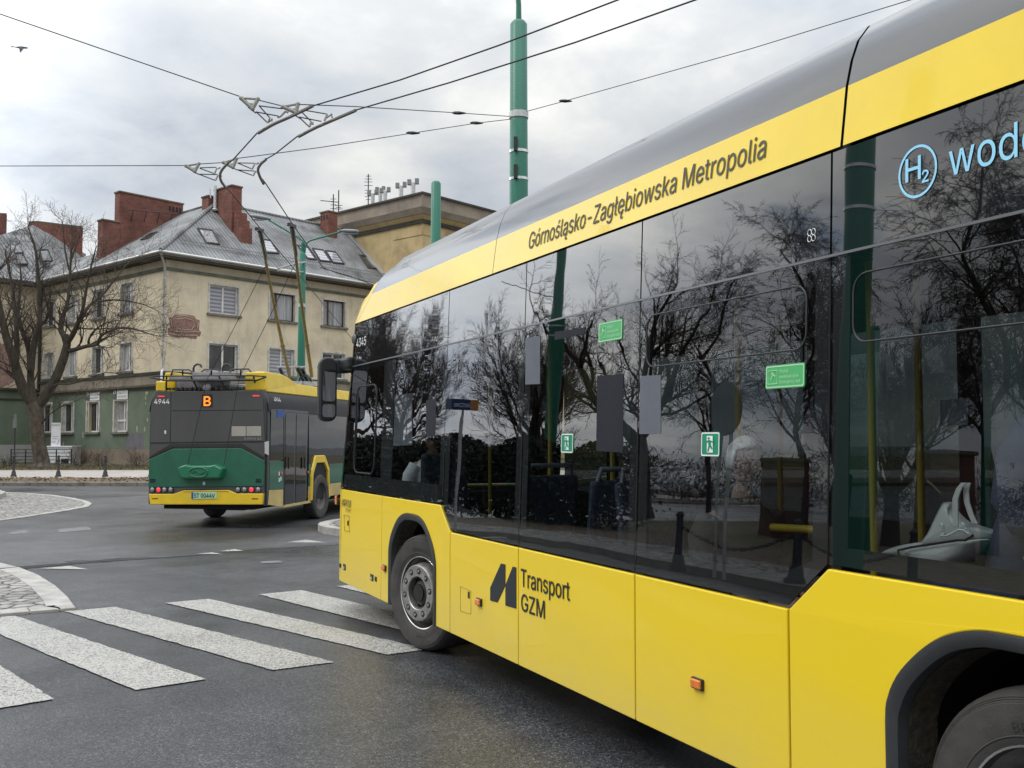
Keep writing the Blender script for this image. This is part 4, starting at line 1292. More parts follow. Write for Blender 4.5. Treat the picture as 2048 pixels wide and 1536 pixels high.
flap([(921, 1173), (942, 1182), (942, 1228), (921, 1222)], (938, 1190))
flap([(688, 1030), (698, 1032), (699, 1063), (689, 1061)], (696, 1046))
for (a, b_) in ((689, 1134), (744, 1155)):
    (x, z), = blp([(a, b_)])
    mb = MB()
    mb.box((x, HW + .001, z), (.09, .008, .062))
    o = mb.build('recessed_latch', MT['hub_black'], bus, bevel=.008)
    mb = MB()
    mb.box((x + .005, HW + .007, z - .008), (.04, .006, .025))
    mb.build('latch_plate', MT['galv'], o, bevel=.003)
for (a, b_) in ((681, 1131), (752, 1158)):
    (x, z), = blp([(a, b_)])
    mb = MB()
    mb.box((x, HW + .003, z), (.045, .012, .045))
    mb.build('locking_cap', MT['hub_black'], bus, bevel=.008)
# ---- left mirror
mir_y = HW + .13
def ml(px, py, y=mir_y, X=2.38):
    # photo point on the crosswise plane X of the bus
    P = MATS[bus.name] @ Vector((X, 0, 0))
    q = BI @ on_plane(px, py, P, BD)
    return q.y, q.z


XM = 2.32
y0, z0 = ml(676, 742, X=XM)
y1, z1 = ml(637, 843, X=XM)
_, ztop = ml(650, 713, X=XM)
pts = rrect(y0 + .005, y1 - .005, z1, ztop, .085)
mb = MB()
mb.prism([Vector((XM, a, b_)) for a, b_ in pts], [Vector((XM + .14, a * .96 + .05, b_ * .98 + .04)) for a, b_ in pts])
o = mb.build('rear_view_mirror', MT['black'], bus, bevel=.02, smooth=50)
zm_ = z1 + (z0 - z1) * .36
mb = MB()
for zl, zh in ((zm_ + .02, z0 + .02), (z1 + .045, zm_ - .012)):
    pp = rrect(y0 + .03, y1 - .03, zl, zh, .03)
    mb.face(*[Vector((XM - .030 - (a - (y0 + y1) / 2) * .22, a, b_)) for a, b_ in pp])
mb.build('mirror_glass', MT['mirror'], o, fix=False)
mb = MB()
ym = (y0 + y1) / 2
_, zb_ = ml(690, 744, X=XM)
mb.prism([Vector((XM + .01, y0 + .03, ztop - .02)), Vector((XM + .01, y0 - .10, ztop - .005)), Vector((XM + .01, y0 - .20, ztop - .03)), Vector((XM + .01, y0 - .26, zb_ + .01)), Vector((XM + .01, y0 - .10, zb_ - .01)), Vector((XM + .01, y0 + .03, zb_ - .02))], [Vector((XM + .13, y, z)) for y, z in ((y0 + .03, ztop - .02), (y0 - .10, ztop - .005), (y0 - .20, ztop - .03), (y0 - .26, zb_ + .01), (y0 - .10, zb_ - .01), (y0 + .03, zb_ - .02))])
mb.build('mirror_arm', MT['black'], o, smooth=50, bevel=.025, seg=3)
mb = MB()
mb.box((XM - .12, HW - .10, (ztop + zb_) / 2), (.34, .20, (ztop - zb_) * .8))
mb.build('mirror_bracket', MT['black'], o, bevel=.03, seg=3)

# ---- things carried by the bus
def inside(px, py, y):
    x, z = bl(px, py, y)
    return MATS[bus.name] @ Vector((x, y, z)), x, z


# passenger with grey hair
P, hx_, hz_ = inside(1492, 926, .88)
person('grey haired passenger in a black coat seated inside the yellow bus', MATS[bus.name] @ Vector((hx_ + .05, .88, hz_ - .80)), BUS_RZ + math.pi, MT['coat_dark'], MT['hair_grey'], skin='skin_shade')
P, hx_, hz_ = inside(2062, 830, .80)
person('passenger in a navy coat leaning behind the white handbag', MATS[bus.name] @ Vector((hx_, .80, 1.27)), BUS_RZ + math.pi, MT['coat_navy'], MT['hair_dark'], lean=.32, drop=.28)
person('bus driver in a white shirt behind the cab window', MATS[bus.name] @ Vector((1.25, .62, .98)), BUS_RZ, MT['shirt_white'], MT['hair_dark'])
mb = MB()
mb.box((1.2, .62, .90), (.48, .46, .12))
mb.box((.95, .62, 1.25), (.12, .46, .75))
mb.build('driver_seat', MT['seat'], bus, bevel=.04)
# white handbag on the window seat
YB = 1.02
def bb(x, y):
    q = bl(1648 + x / 5.12, 900 + y / 5.12, YB)
    return q
bag = thing('handbag', 'white leather handbag with chain and looped strap on the window seat', 'handbag', MATS[bus.name] @ Vector((bb(1200, 1100)[0], YB, bb(1200, 1190)[1])), BUS_RZ)
def catmull2(P, n):
    out = []
    k = len(P)
    for i in range(k):
        p0, p1, p2, p3 = P[i - 1], P[i], P[(i + 1) % k], P[(i + 2) % k]
        for j in range(n):
            t = j / n
            v = .5 * ((2 * p1) + (p2 - p0) * t + (2 * p0 - 5 * p1 + 4 * p2 - p3) * t * t + (3 * p1 - p0 - 3 * p2 + p3) * t ** 3)
            out.append(p1.lerp(p2, t) * .45 + v * .55)
    return out


def bagmesh(name, poly, m, y0, t, parent, bevel):
    q = [bb(*p) for p in poly]
    mb = MB()
    W = MATS[bus.name]
    # puffed section: outlines shrink towards both faces
    qs = [(a.x, a.y) for a in catmull2([Vector((a, b_, 0)) for a, b_ in q], 4)]
    ca, cb = sum(a for a, _ in qs) / len(qs), sum(b_ for _, b_ in qs) / len(qs)
    rows = []
    for f, dy in ((.02, .0), (.55, .002), (.82, .012), (.95, .03), (1.0, .06), (1.0, .6), (.9, .9), (.5, 1.0)):
        yy = y0 - (dy if dy < .1 else t * dy)
        rows.append([W @ Vector((ca + (a - ca) * f, yy, cb + (b_ - cb) * f)) for a, b_ in qs + qs[:1]])
    mb.grid(rows)
    return mb.build(name, m, parent, world=True, smooth=80)
bagmesh('bag_body', [(862, 1020), (1480, 920), (1600, 925), (1470, 1085), (1330, 1165), (1200, 1200), (950, 1165), (880, 1090)], MT['bag'], YB + .05, .16, bag, .03)
bagmesh('bag_flap', [(1110, 550), (1180, 550), (1200, 610), (1330, 740), (1600, 830), (1640, 870), (1560, 915), (900, 985), (960, 860)], MT['bag'], YB - .02, .05, bag, .015)
bagmesh('bag_side', [(470, 1060), (620, 990), (880, 950), (900, 1130), (600, 1100)], MT['bag'], YB - .03, .10, bag, .03)
mb = MB()
W = MATS[bus.name]
mb.tube([W @ Vector((bb(*p)[0], YB + .055, bb(*p)[1])) for p in ((880, 1090), (866, 1020), (1000, 990), (1250, 950), (1480, 918), (1560, 918), (1640, 868))], .0045, 6)
mb.build('piping', MT['bag_edge'], bag, world=True)
mb = MB()
for off, pts in ((.0, [(1405, 780), (1400, 640), (1400, 500), (1440, 390), (1490, 335)]), (-.02, [(1490, 335), (1470, 420), (1480, 540), (1520, 660), (1560, 750)])):
    c = [W @ Vector((bb(*p)[0], YB + .03 + off, bb(*p)[1])) for p in pts]
    for p, q in zip(c, c[1:]):
        d = (q - p)
        sd = BD * .0125
        mb.obox(p - sd, sd * 2, d * 1.02, BM * .006)
mb.build('bag_strap', MT['bag'], bag, world=True, bevel=.002)
mb = MB()
ch = [(1360, 760), (1375, 800), (1395, 850), (1360, 885), (1420, 880), (1480, 850), (1540, 820), (1600, 830), (1640, 860), (1590, 790), (1570, 740)]
for p, q in zip(ch, ch[1:]):
    for t in (0, .33, .66):
        a = (p[0] + (q[0] - p[0]) * t, p[1] + (q[1] - p[1]) * t)
        v = bb(*a)
        mb.tube([W @ Vector((v[0] + .006 * math.cos(g), YB + .075 + .003 * math.sin(g * 2), v[1] + .006 * math.sin(g))) for g in [2 * math.pi * k / 8 for k in range(8)]], .002, 4, closed=True)
mb.build('bag_chain', MT['galv'], bag, world=True)
# ================================================================== ground, road, islands, markings
def asphalt(name, base, lo, hi, rlo, rhi):
    m, nt, b = new_mat(name)
    v = coords(nt)
    f_big = noise_fac(nt, v, 0.22, 4, 0.6, 0.4)
    f_mid = noise_fac(nt, v, 1.7, 5, 0.65)
    f_fine = noise_fac(nt, v, 62, 3, 0.75)
    vo = N(nt, 'ShaderNodeTexVoronoi', i_Scale=95.0)
    nt.links.new(v, vo.inputs['Vector'])
    vc = N(nt, 'ShaderNodeTexVoronoi', i_Scale=92.0)
    nt.links.new(v, vc.inputs['Vector'])
    sr = N(nt, 'ShaderNodeSeparateColor')
    nt.links.new(vc.outputs['Color'], sr.inputs[0])
    mixf = N(nt, 'ShaderNodeMath', operation='MULTIPLY_ADD', i_1=0.7)
    nt.links.new(sr.outputs[0], mixf.inputs[0])
    fm = N(nt, 'ShaderNodeMath', operation='MULTIPLY', i_1=0.3)
    nt.links.new(f_fine, fm.inputs[0])
    nt.links.new(fm.outputs[0], mixf.inputs[2])
    g = ramp(nt, mixf.outputs[0], [(0.18, lo), (0.45, base), (0.70, base), (0.83, hi)])
    st = ramp(nt, f_mid, [(0.35, (0.72, 0.72, 0.73)), (0.62, (1.1, 1.1, 1.1))])
    c = mixc(nt, 1.0, g, st, 'MULTIPLY')
    bg_ = ramp(nt, f_big, [(0.38, (0.60, 0.61, 0.63)), (0.60, (1.12, 1.12, 1.12))])
    c = mixc(nt, 1.0, c, bg_, 'MULTIPLY')
    nt.links.new(c, b.inputs['Base Color'])
    mr = N(nt, 'ShaderNodeMapRange', i_1=0.36, i_2=0.62, i_3=rlo, i_4=rhi)
    nt.links.new(f_big, mr.inputs[0])
    nt.links.new(mr.outputs[0], b.inputs['Roughness'])
    nb = bump(nt, None, vo.outputs['Distance'], 0.28, 0.006)
    bump(nt, b, f_fine, 0.30, 0.004, nb)
    return m


MT['asphalt'] = asphalt('damp_asphalt', (0.050, 0.052, 0.057), (0.016, 0.016, 0.018), (0.135, 0.135, 0.138), 0.20, 0.44)
MT['asphalt_old'] = asphalt('older_asphalt', (0.066, 0.065, 0.068), (0.030, 0.030, 0.032), (0.15, 0.148, 0.15), 0.26, 0.46)


def cobble(name):
    m, nt, b = new_mat(name)
    v = coords(nt, (1, 1, 1))
    vo = N(nt, 'ShaderNodeTexVoronoi', i_Scale=5.2, i_Randomness=0.75)
    vo.feature = 'DISTANCE_TO_EDGE'
    wv = N(nt, 'ShaderNodeVectorMath', operation='ADD')
    wn = N(nt, 'ShaderNodeTexNoise', i_Scale=6.0)
    nt.links.new(v, wn.inputs['Vector'])
    sc = N(nt, 'ShaderNodeVectorMath', operation='SCALE', i_Scale=0.05)
    nt.links.new(wn.outputs['Color'], sc.inputs[0])
    nt.links.new(v, wv.inputs[0])
    nt.links.new(sc.outputs[0], wv.inputs[1])
    nt.links.new(wv.outputs[0], vo.inputs['Vector'])
    vc = N(nt, 'ShaderNodeTexVoronoi', i_Scale=5.2, i_Randomness=0.75)
    nt.links.new(wv.outputs[0], vc.inputs['Vector'])
    f = noise_fac(nt, v, 14, 6, 0.7)
    stone = ramp(nt, f, [(0.3, (0.20, 0.19, 0.18)), (0.7, (0.40, 0.39, 0.37))])
    bw = N(nt, 'ShaderNodeRGBToBW')
    nt.links.new(vc.outputs['Color'], bw.inputs[0])
    tone = ramp(nt, bw.outputs[0], [(0.2, (0.7, 0.7, 0.7)), (0.8, (1.15, 1.13, 1.1))])
    stone = mixc(nt, 1.0, stone, tone, 'MULTIPLY')
    edge = ramp(nt, vo.outputs['Distance'], [(0.03, (0, 0, 0)), (0.10, (1, 1, 1))])
    c = mixc(nt, edge, (0.06, 0.055, 0.05), stone)
    nt.links.new(c, b.inputs['Base Color'])
    b.inputs['Roughness'].default_value = 0.8
    h = ramp(nt, vo.outputs['Distance'], [(0.0, (0, 0, 0)), (0.22, (1, 1, 1))])
    nb = bump(nt, None, h, 1.0, 0.03)
    bump(nt, b, f, 0.5, 0.01, nb)
    return m


MT['cobble'] = cobble('granite_cobbles')
MT['kerb'] = mat('pale_concrete_kerb', (0.42, 0.405, 0.38), 0.85, col2=(0.26, 0.25, 0.235), vscale=4, bmp=0.3, bscale=50)
MT['kerb_dark'] = mat('stained_kerb', (0.24, 0.22, 0.19), 0.9, col2=(0.11, 0.10, 0.085), vscale=3, bmp=0.4, bscale=40)
MT['paving'] = mat('pale_pavement', (0.40, 0.365, 0.335), 0.9, col2=(0.28, 0.255, 0.235), vscale=1.1, bmp=0.2, bscale=40)
MT['soil'] = mat('dead_leaf_soil', (0.16, 0.125, 0.085), 0.95, col2=(0.055, 0.043, 0.03), vscale=6, bmp=0.8, bscale=24)
MT['lawn'] = mat('winter_lawn', (0.145, 0.115, 0.065), 0.95, col2=(0.05, 0.055, 0.025), vscale=2.6, bmp=0.9, bscale=26)
# worn road paint
m, nt, b = new_mat('worn_white_road_paint')
v = coords(nt)
f1 = noise_fac(nt, v, 38, 4, 0.8)
f2 = noise_fac(nt, v, 2.2, 4, 0.6)
ad = N(nt, 'ShaderNodeMath', operation='MULTIPLY_ADD', i_1=0.16)
nt.links.new(f2, ad.inputs[0])
nt.links.new(f1, ad.inputs[2])
vcp = N(nt, 'ShaderNodeTexVoronoi', i_Scale=100.0)
nt.links.new(v, vcp.inputs['Vector'])
srp = N(nt, 'ShaderNodeSeparateColor')
nt.links.new(vcp.outputs['Color'], srp.inputs[0])
f3 = noise_fac(nt, coords(nt), 0.9, 4, 0.6)
wear = N(nt, 'ShaderNodeMath', operation='MULTIPLY_ADD', i_1=-0.75, i_2=0.62)
nt.links.new(f3, wear.inputs[0])
hole = N(nt, 'ShaderNodeMath', operation='SUBTRACT')
nt.links.new(srp.outputs[0], hole.inputs[0])
nt.links.new(wear.outputs[0], hole.inputs[1])
c0 = ramp(nt, ad.outputs[0], [(0.40, (0.26, 0.255, 0.24)), (0.52, (0.37, 0.36, 0.335)), (0.70, (0.46, 0.45, 0.42))])
k0 = ramp(nt, hole.outputs[0], [(-0.0, (0.34, 0.34, 0.34)), (0.10, (1, 1, 1))])
c = mixc(nt, 1.0, c0, k0, 'MULTIPLY')
nt.links.new(c, b.inputs['Base Color'])
b.inputs['Roughness'].default_value = 0.55
bump(nt, b, f1, 0.7, 0.01)
MT['paint'] = m
m, nt, b = new_mat('faded_white_road_paint')
v = coords(nt)
f1 = noise_fac(nt, v, 30, 4, 0.75)
c = ramp(nt, f1, [(0.42, (0.085, 0.085, 0.085)), (0.70, (0.26, 0.255, 0.25))])
nt.links.new(c, b.inputs['Base Color'])
b.inputs['Roughness'].default_value = 0.6
MT['paint_faded'] = m

mb = MB()
nx = 20
mb.face((-160, -120, 0), (160, -120, 0), (160, 240, 0), (-160, 240, 0))
structure(mb.build('road', MT['asphalt'], fix=False))


def sheet(name, pts, z, m, kind='structure'):
    mb = MB()
    mb.face(*[Vector((p[0], p[1], z)) for p in pts])
    o = mb.build(name, m, fix=False)
    o['kind'] = kind
    return o


def smooth_poly(pts, it=2):
    for _ in range(it):
        out = []
        for a, b_ in zip(pts, pts[1:] + pts[:1]):
            out += [a * .75 + b_ * .25, a * .25 + b_ * .75]
        pts = out
    return pts


# older surfacing beyond the joint line
far_edge = [gp(*p) for p in ((-60, 1150), (0, 1142), (120, 1130), (240, 1121), (400, 1110), (520, 1099), (640, 1092), (760, 1085))]
sheet('old_surfacing', [tuple(p) for p in far_edge] + [(4, 45), (-40, 45), (-30, 14)], .004, MT['asphalt_old'])
# asphalt joint
mb = MB()
mb.tube([p + Vector((0, 0, .004)) for p in [gp(x, y) for x, y in ((-20, 1144), (60, 1136), (150, 1128), (240, 1121), (330, 1116), (420, 1109))]], [.035, .03, .02, .035, .012, .006], 4)
structure(mb.build('road_joint', mat('tar_joint', (.02, .02, .02), .4)))
# pothole patch and muddy puddle
def blob(c, rx, ry, z, name, m, sd, n=40):
    rg = random.Random(sd)
    ph = [rg.random() * 6 for _ in range(4)]
    pts = []
    for k in range(n):
        a = 2 * math.pi * k / n
        r = 1 + .16 * math.sin(3 * a + ph[0]) + .10 * math.sin(5 * a + ph[1]) + .06 * math.sin(9 * a + ph[2])
        pts.append((c[0] + rx * r * math.cos(a), c[1] + ry * r * math.sin(a)))
    return sheet(name, pts, z, m)


MT['puddle'] = mat('muddy_puddle', (.035, .028, .02), .06, var=.5, vscale=3)
MT['patch'] = mat('wet_tar_patch', (.022, .022, .023), .28, bmp=.4, bscale=50)
blob(gp(172, 1123.5), .30, .13, .008, 'road_patch', MT['patch'], 3)
blob(gp(-2, 1143), .42, .22, .008, 'puddle', MT['puddle'], 5)
MT['damp'] = mat('damp_streak', (.04, .04, .042), .3, var=.4, vscale=5)

# ---- crossing stripes
stripes = [
    [(-190, 1262), (-120, 1257), (108, 1400), (-130, 1440)],
    [(-70, 1241), (30, 1233), (412, 1360), (270, 1382)],
    [(128, 1224), (232, 1215), (670, 1326), (545, 1342)],
    [(330, 1207), (418, 1199), (858, 1300), (775, 1311)],
    [(517, 1190), (604, 1181.5), (1010, 1277), (905, 1287)],
    [(674, 1173.5), (752, 1166), (1160, 1258), (1060, 1268)]]
for q in stripes:
    # hand-laid edges: a centimetre of raggedness along each side
    P = [gp(*p) for p in q]
    edge_ = []
    rgs = random.Random(int(q[0][0]) + 500)
    for a_, b_ in zip(P, P[1:] + P[:1]):
        k = max(2, int((b_ - a_).length / .07))
        nn = Vector((-(b_ - a_).y, (b_ - a_).x, 0)).normalized()
        edge_ += [a_.lerp(b_, i / k) + nn * rgs.gauss(0, .004) for i in range(k)]
    sheet('crossing_stripe', [tuple(p) for p in edge_], .008, MT['paint'])
# give way triangles and faded dashes
for q in ([(572, 1085.5), (655, 1086), (612, 1080)], [(392, 1108.5), (446, 1109.5), (424, 1105.5)], [(440, 1103.0), (488, 1103), (470, 1099)], [(78, 1138), (178, 1140), (140, 1133)], [(10, 1151), (80, 1151.5), (28, 1146)]):
    sheet('give_way_mark', [tuple(gp(*p)) for p in q], .008, MT['paint'])
for q in ([(116, 1059), (175, 1054), (185, 1060), (118, 1066)], [(18, 1066), (50, 1060), (60, 1066), (20, 1070)], [(520, 1124), (560, 1122), (566, 1126), (524, 1128)]):
    sheet('faded_mark', [tuple(gp(*p)) for p in q], .008, MT['paint_faded'])


def island(name, outer, h, kw, kerb_m, fill_m, seg_len=0.9, slope=.02):
    """kerb ring (cut into stones) round a filled bed"""
    outer = [Vector((p[0], p[1], 0)) for p in outer]
    c = sum(outer, Vector()) / len(outer)
    n = len(outer)
    inner = []
    area = sum(outer[i].x * outer[(i + 1) % n].y - outer[(i + 1) % n].x * outer[i].y for i in range(n))
    sg = 1 if area > 0 else -1
    for i in range(n):
        e0, e1 = (outer[i] - outer[i - 1]).normalized(), (outer[(i + 1) % n] - outer[i]).normalized()
        n0, n1 = Vector((-e0.y, e0.x, 0)) * sg, Vector((-e1.y, e1.x, 0)) * sg
        mi = (n0 + n1).normalized()
        inner.append(outer[i] + mi * (kw / max(.3, mi.dot(n0))))
    root = []
    mb = MB()
    acc = 0
    for i in range(n):
        j = (i + 1) % n
        a, b_, ia, ib = outer[i], outer[j], inner[i], inner[j]
        L = (b_ - a).length
        k = max(1, int(round(L / seg_len)))
        for s in range(k):
            g = .006 / max(L, .05)
            t0, t1 = s / k + (g if True else 0), (s + 1) / k - g
            p0, p1, q0, q1 = a.lerp(b_, t0), a.lerp(b_, t1), ia.lerp(ib, t0), ia.lerp(ib, t1)
            up = Vector((0, 0, h))
            mb.prism([p0 + up, p1 + up, q1 + up, q0 + up], [p0 - Vector((0, 0, .05)), p1 - Vector((0, 0, .05)), q1 - Vector((0, 0, .05)), q0 - Vector((0, 0, .05))])
    o = mb.build(name + '_kerb', kerb_m, bevel=.008)
    o['kind'] = 'structure'
    mb = MB()
    mb.face(*[p + Vector((0, 0, max(.012, h - slope))) for p in inner])
    f = mb.build(name, fill_m, fix=False)
    f['kind'] = 'structure'
    sheet(name + '_bed', [(p.x, p.y) for p in outer], h - slope - .006 if h > .1 else .010, kerb_m)
    return o, f


# near left island
pts = [gp(*p) for p in ((-260, 1100), (-40, 1122), (0, 1129), (40, 1139), (75, 1153), (110, 1175), (135, 1198), (151, 1220), (120, 1223.5), (60, 1228), (0, 1233), (-120, 1243), (-340, 1262))]
island('traffic_island', pts, .03, .26, MT['kerb'], MT['cobble'], .8, .012)
# middle left island
pts = [gp(*p) for p in ((-400, 980), (-120, 981), (0, 985.5), (60, 988), (110, 992), (150, 998), (176, 1004), (184, 1009), (176, 1015), (140, 1022), (90, 1030), (45, 1037), (0, 1043), (-120, 1060), (-300, 1085), (-600, 1090))]
island('roundabout_apron', pts, .03, .16, MT['kerb'], MT['cobble'], 1.0, .012)
pts = [gp(*p) for p in ((-260, 985), (-60, 987), (0, 990), (12, 994), (0, 1000), (-60, 1008), (-260, 1022))]
island('roundabout_centre', pts, .16, .18, MT['kerb'], MT['lawn'], 1.0, .02)
# small raised island in front of the bus
pts = []
for k in range(28):
    a = 2 * math.pi * k / 28
    pts.append((-1.95 + 1.8 * math.cos(a) * (1.0 if math.cos(a) < 0 else 2.2), 20.1 + 1.9 * math.sin(a)))
island('splitter_island', pts, .14, .20, MT['kerb'], MT['cobble'], .45, .01)
for k in (1,):
    mb = MB()
    rr = [.95, .90]
    mb.grid([[Vector((-2.75 + r * math.cos(2 * math.pi * i / 30), 20.0 + r * math.sin(2 * math.pi * i / 30), .135)) for i in range(31)] for r in rr])
    structure(mb.build('cobble_ring', MT['kerb_dark'], fix=False))

# ---- far pavement, verge and lawn
def band(name, y0, y1, z, m, x0=-75, x1=30):
    mb = MB()
    mb.box(((x0 + x1) / 2, (y0 + y1) / 2, z - .5 * (z + .05)), (x1 - x0, y1 - y0, z + .05))
    o = mb.build(name, m)
    o['kind'] = 'structure'
    return o


mb = MB()
x = -75.0
while x < 12:
    mb.box((x + .5, 38.55, .05), (.985, .26, .20))
    x += 1.0
o = mb.build('far_kerb', MT['kerb_dark'], bevel=.02)
o['kind'] = 'structure'
band('verge', 38.7, 43.6, .12, MT['soil'])
band('far_pavement', 43.6, 54.0, .125, MT['paving'])
band('lawn', 54.0, 110, .13, MT['lawn'], -110, 60)
# dead leaves on verge and lawn: loose, uncountable
rg = random.Random(4)
mb = MB()
for _ in range(5200):
    if rg.random() < .45:
        x, y = rg.uniform(-27, -9), rg.uniform(38.9, 43.4)
    else:
        x, y = rg.uniform(-34, -14), rg.uniform(54.2, 63)
    s = rg.uniform(.03, .09)
    a = rg.uniform(0, 6.28)
    tl = rg.uniform(-.5, .9)
    p = Vector((x, y, .135 + rg.uniform(0, .03)))
    u = Vector((math.cos(a), math.sin(a), tl * .6)) * s
    w_ = Vector((-math.sin(a), math.cos(a), tl * .3)) * s * .6
    mb.face(p - u, p - w_, p + u, p + w_ + Vector((0, 0, s * .3)))
o = mb.build('fallen_leaves', mat('dry_leaves', (.21, .14, .075), .9, col2=(.075, .05, .03), vscale=3), fix=False)
o['kind'] = 'stuff'
mb = MB()
for _ in range(9000):
    x, y = rg.uniform(-40, -12), rg.uniform(54.1, 64)
    h = rg.uniform(.05, .16)
    a = rg.uniform(0, 6.28)
    p = Vector((x, y, .13))
    d = Vector((math.cos(a), math.sin(a), 0)) * .02
    mb.face(p - d, p + d, p + Vector((rg.uniform(-.06, .06), rg.uniform(-.06, .06), h)))
o = mb.build('dry_grass', mat('dry_grass_blades', (.16, .14, .07), .95, col2=(.06, .07, .03), vscale=2), fix=False)
o['kind'] = 'stuff'
# ================================================================== trolleybus seen from behind
TA = R(10.4)
TD = Vector((math.sin(TA), math.cos(TA), 0))
TR = Vector((TD.y, -TD.x, 0))
TB_O = Vector((-6.044, 20.33, 0))
tb = thing('trolleybus', 'green, grey and yellow trolleybus seen from behind with two long roof poles raised', 'trolleybus', TB_O, math.atan2(TD.y, TD.x))
TI = MATS[tb.name].inverted()
TW = 1.275


def tr(px, py, X=0.0):
    q = TI @ on_plane(px, py, MATS[tb.name] @ Vector((X, 0, 0)), TD)
    return q.y, q.z


def ts(px, py, Yp=-TW):
    q = TI @ on_plane(px, py, MATS[tb.name] @ Vector((0, Yp, 0)), TR)
    return q.x, q.z


def z3(x, y):
    return 280 + x / 4.388, 700 + y / 4.388


def rear_panel(name, pts, m, out=.0, t=.02, parent=tb, bevel=.004, seg=2):
    q = [tr(*z3(*p)) for p in pts]
    mb = MB()
    mb.prism([Vector((-out, a, b_)) for a, b_ in q], [Vector((-out + t, a, b_)) for a, b_ in q])
    return mb.build(name, m, parent, bevel=bevel, seg=seg)


def side_part(name, pts, m, out=.0, t=.02, parent=tb, conv=True, bevel=.003):
    q = [ts(*z3(*p)) for p in pts] if conv else pts
    mb = MB()
    mb.prism([Vector((a, -TW - out, b_)) for a, b_ in q], [Vector((a, -TW - out + t, b_)) for a, b_ in q])
    return mb.build(name, m, parent, bevel=bevel)


# body shell
TL = 11.9
mb = MB()
prof = [(-TW + .02, .46), (-TW + .02, 2.30), (-TW + .06, 2.52), (-TW + .17, 2.72), (TW - .17, 2.72), (TW - .06, 2.52), (TW - .02, 2.30), (TW - .02, .46)]
mb.prism([Vector((.03, a, b_)) for a, b_ in prof], [Vector((TL, a, b_)) for a, b_ in prof])
mb.build('body', MT['tb_black'], tb, smooth=40, bevel=.02)
# shoulders (side seen) dark grey gloss
mb = MB()
rows = []
for (y, z) in ((-TW - .004, 2.30), (-TW + .012, 2.42), (-TW + .05, 2.54), (-TW + .11, 2.65), (-TW + .20, 2.74)):
    rows.append([Vector((x, y, z)) for x in (.05, 3, 6, 9, TL)])
mb.grid(rows)
rows = [[Vector((p.x, -p.y, p.z)) for p in r] for r in rows]
mb.grid(rows)
mb.build('roof_shoulder', mat('trolley_shoulder_black', (.011, .011, .012), .42, spec=.22, var=.3, vscale=2), tb, smooth=60)
# rear corner pillars (rounded)
for s in (1, -1):
    mb = MB()
    rows = []
    for a in range(0, 91, 15):
        yy = TW - .09 + .09 * math.sin(R(a))
        xx = .11 - .09 * math.cos(R(a)) - .0
        rows.append([Vector((xx, s * (yy - dz), z)) for z, dz in ((.46, 0), (1.3, 0), (2.2, .0), (2.5, .03), (2.72, .10))])
    mb.grid(rows)
    mb.build('corner_pillar', MT['tb_grey'], tb, smooth=60)
# rear wall
rear_panel('rear_upper_panel', [(140, 362), (1078, 358), (1095, 800), (92, 812), (92, 560), (103, 470)], MT['tb_grey'], .012)
rear_panel('rear_middle_panel', [(92, 818), (1092, 808), (1095, 962), (880, 855), (290, 852), (84, 945)], MT['tb_grey'], .008)
rear_panel('rear_gap', [(84, 940), (270, 826), (900, 822), (1100, 945), (1100, 975), (885, 858), (292, 856), (84, 958)], MT['tb_black'], .016, .03, bevel=0)
rear_panel('rear_lower_panel', [(84, 962), (290, 866), (890, 862), (1096, 972), (1088, 1196), (80, 1206)], MT['tb_green'], .03, .05, bevel=.01)
rear_panel('lamp_strip', [(80, 1208), (1088, 1198), (1088, 1262), (850, 1262), (780, 1225), (390, 1225), (310, 1262), (84, 1266)], MT['tb_grey'], .018)
bmp_ = rear_panel('rear_bumper', [(86, 1262), (305, 1262), (390, 1232), (785, 1228), (855, 1258), (1088, 1258), (1078, 1356), (98, 1356)], MT['tb_yellow'], .05, .10, bevel=.015)
rear_panel('bumper_crease', [(390, 1240), (785, 1237), (790, 1243), (390, 1246)], mat('dark_yellow_crease', (.25, .16, .01), .6), .053, .01, bmp_, 0)
for q in ([(115, 1300), (170, 1297), (170, 1305), (118, 1308)], [(992, 1299), (1048, 1300), (1046, 1309), (990, 1308)]):
    rear_panel('reflector_strip', q, mat('dark_red_reflector', (.16, .03, .01), .3), .054, .01, bmp_, 0)
mb = MB()
mb.box((.12, 0, .50), (.2, 2.40, .10))
mb.box((1.8, 0, .44), (3.4, 1.9, .14))
mb.box((.9, -.2, .40), (.9, .8, .14))
mb.box((6.5, 0, .42), (10, 2.2, .14))
mb.build('underbody', MT['void'], tb)
# panel joints on the rear wall
for seg in ([(275, 362), (268, 812)], [(285, 532), (1072, 526)], [(455, 362), (430, 812)] if False else [(92, 815), (1092, 804)]):
    a, b_ = tr(*z3(*seg[0])), tr(*z3(*seg[1]))
    mb = MB()
    mb.tube([Vector((-.013, *a)), Vector((-.013, *b_))], .006, 4)
    mb.build('panel_joint', MT['frit'], tb)
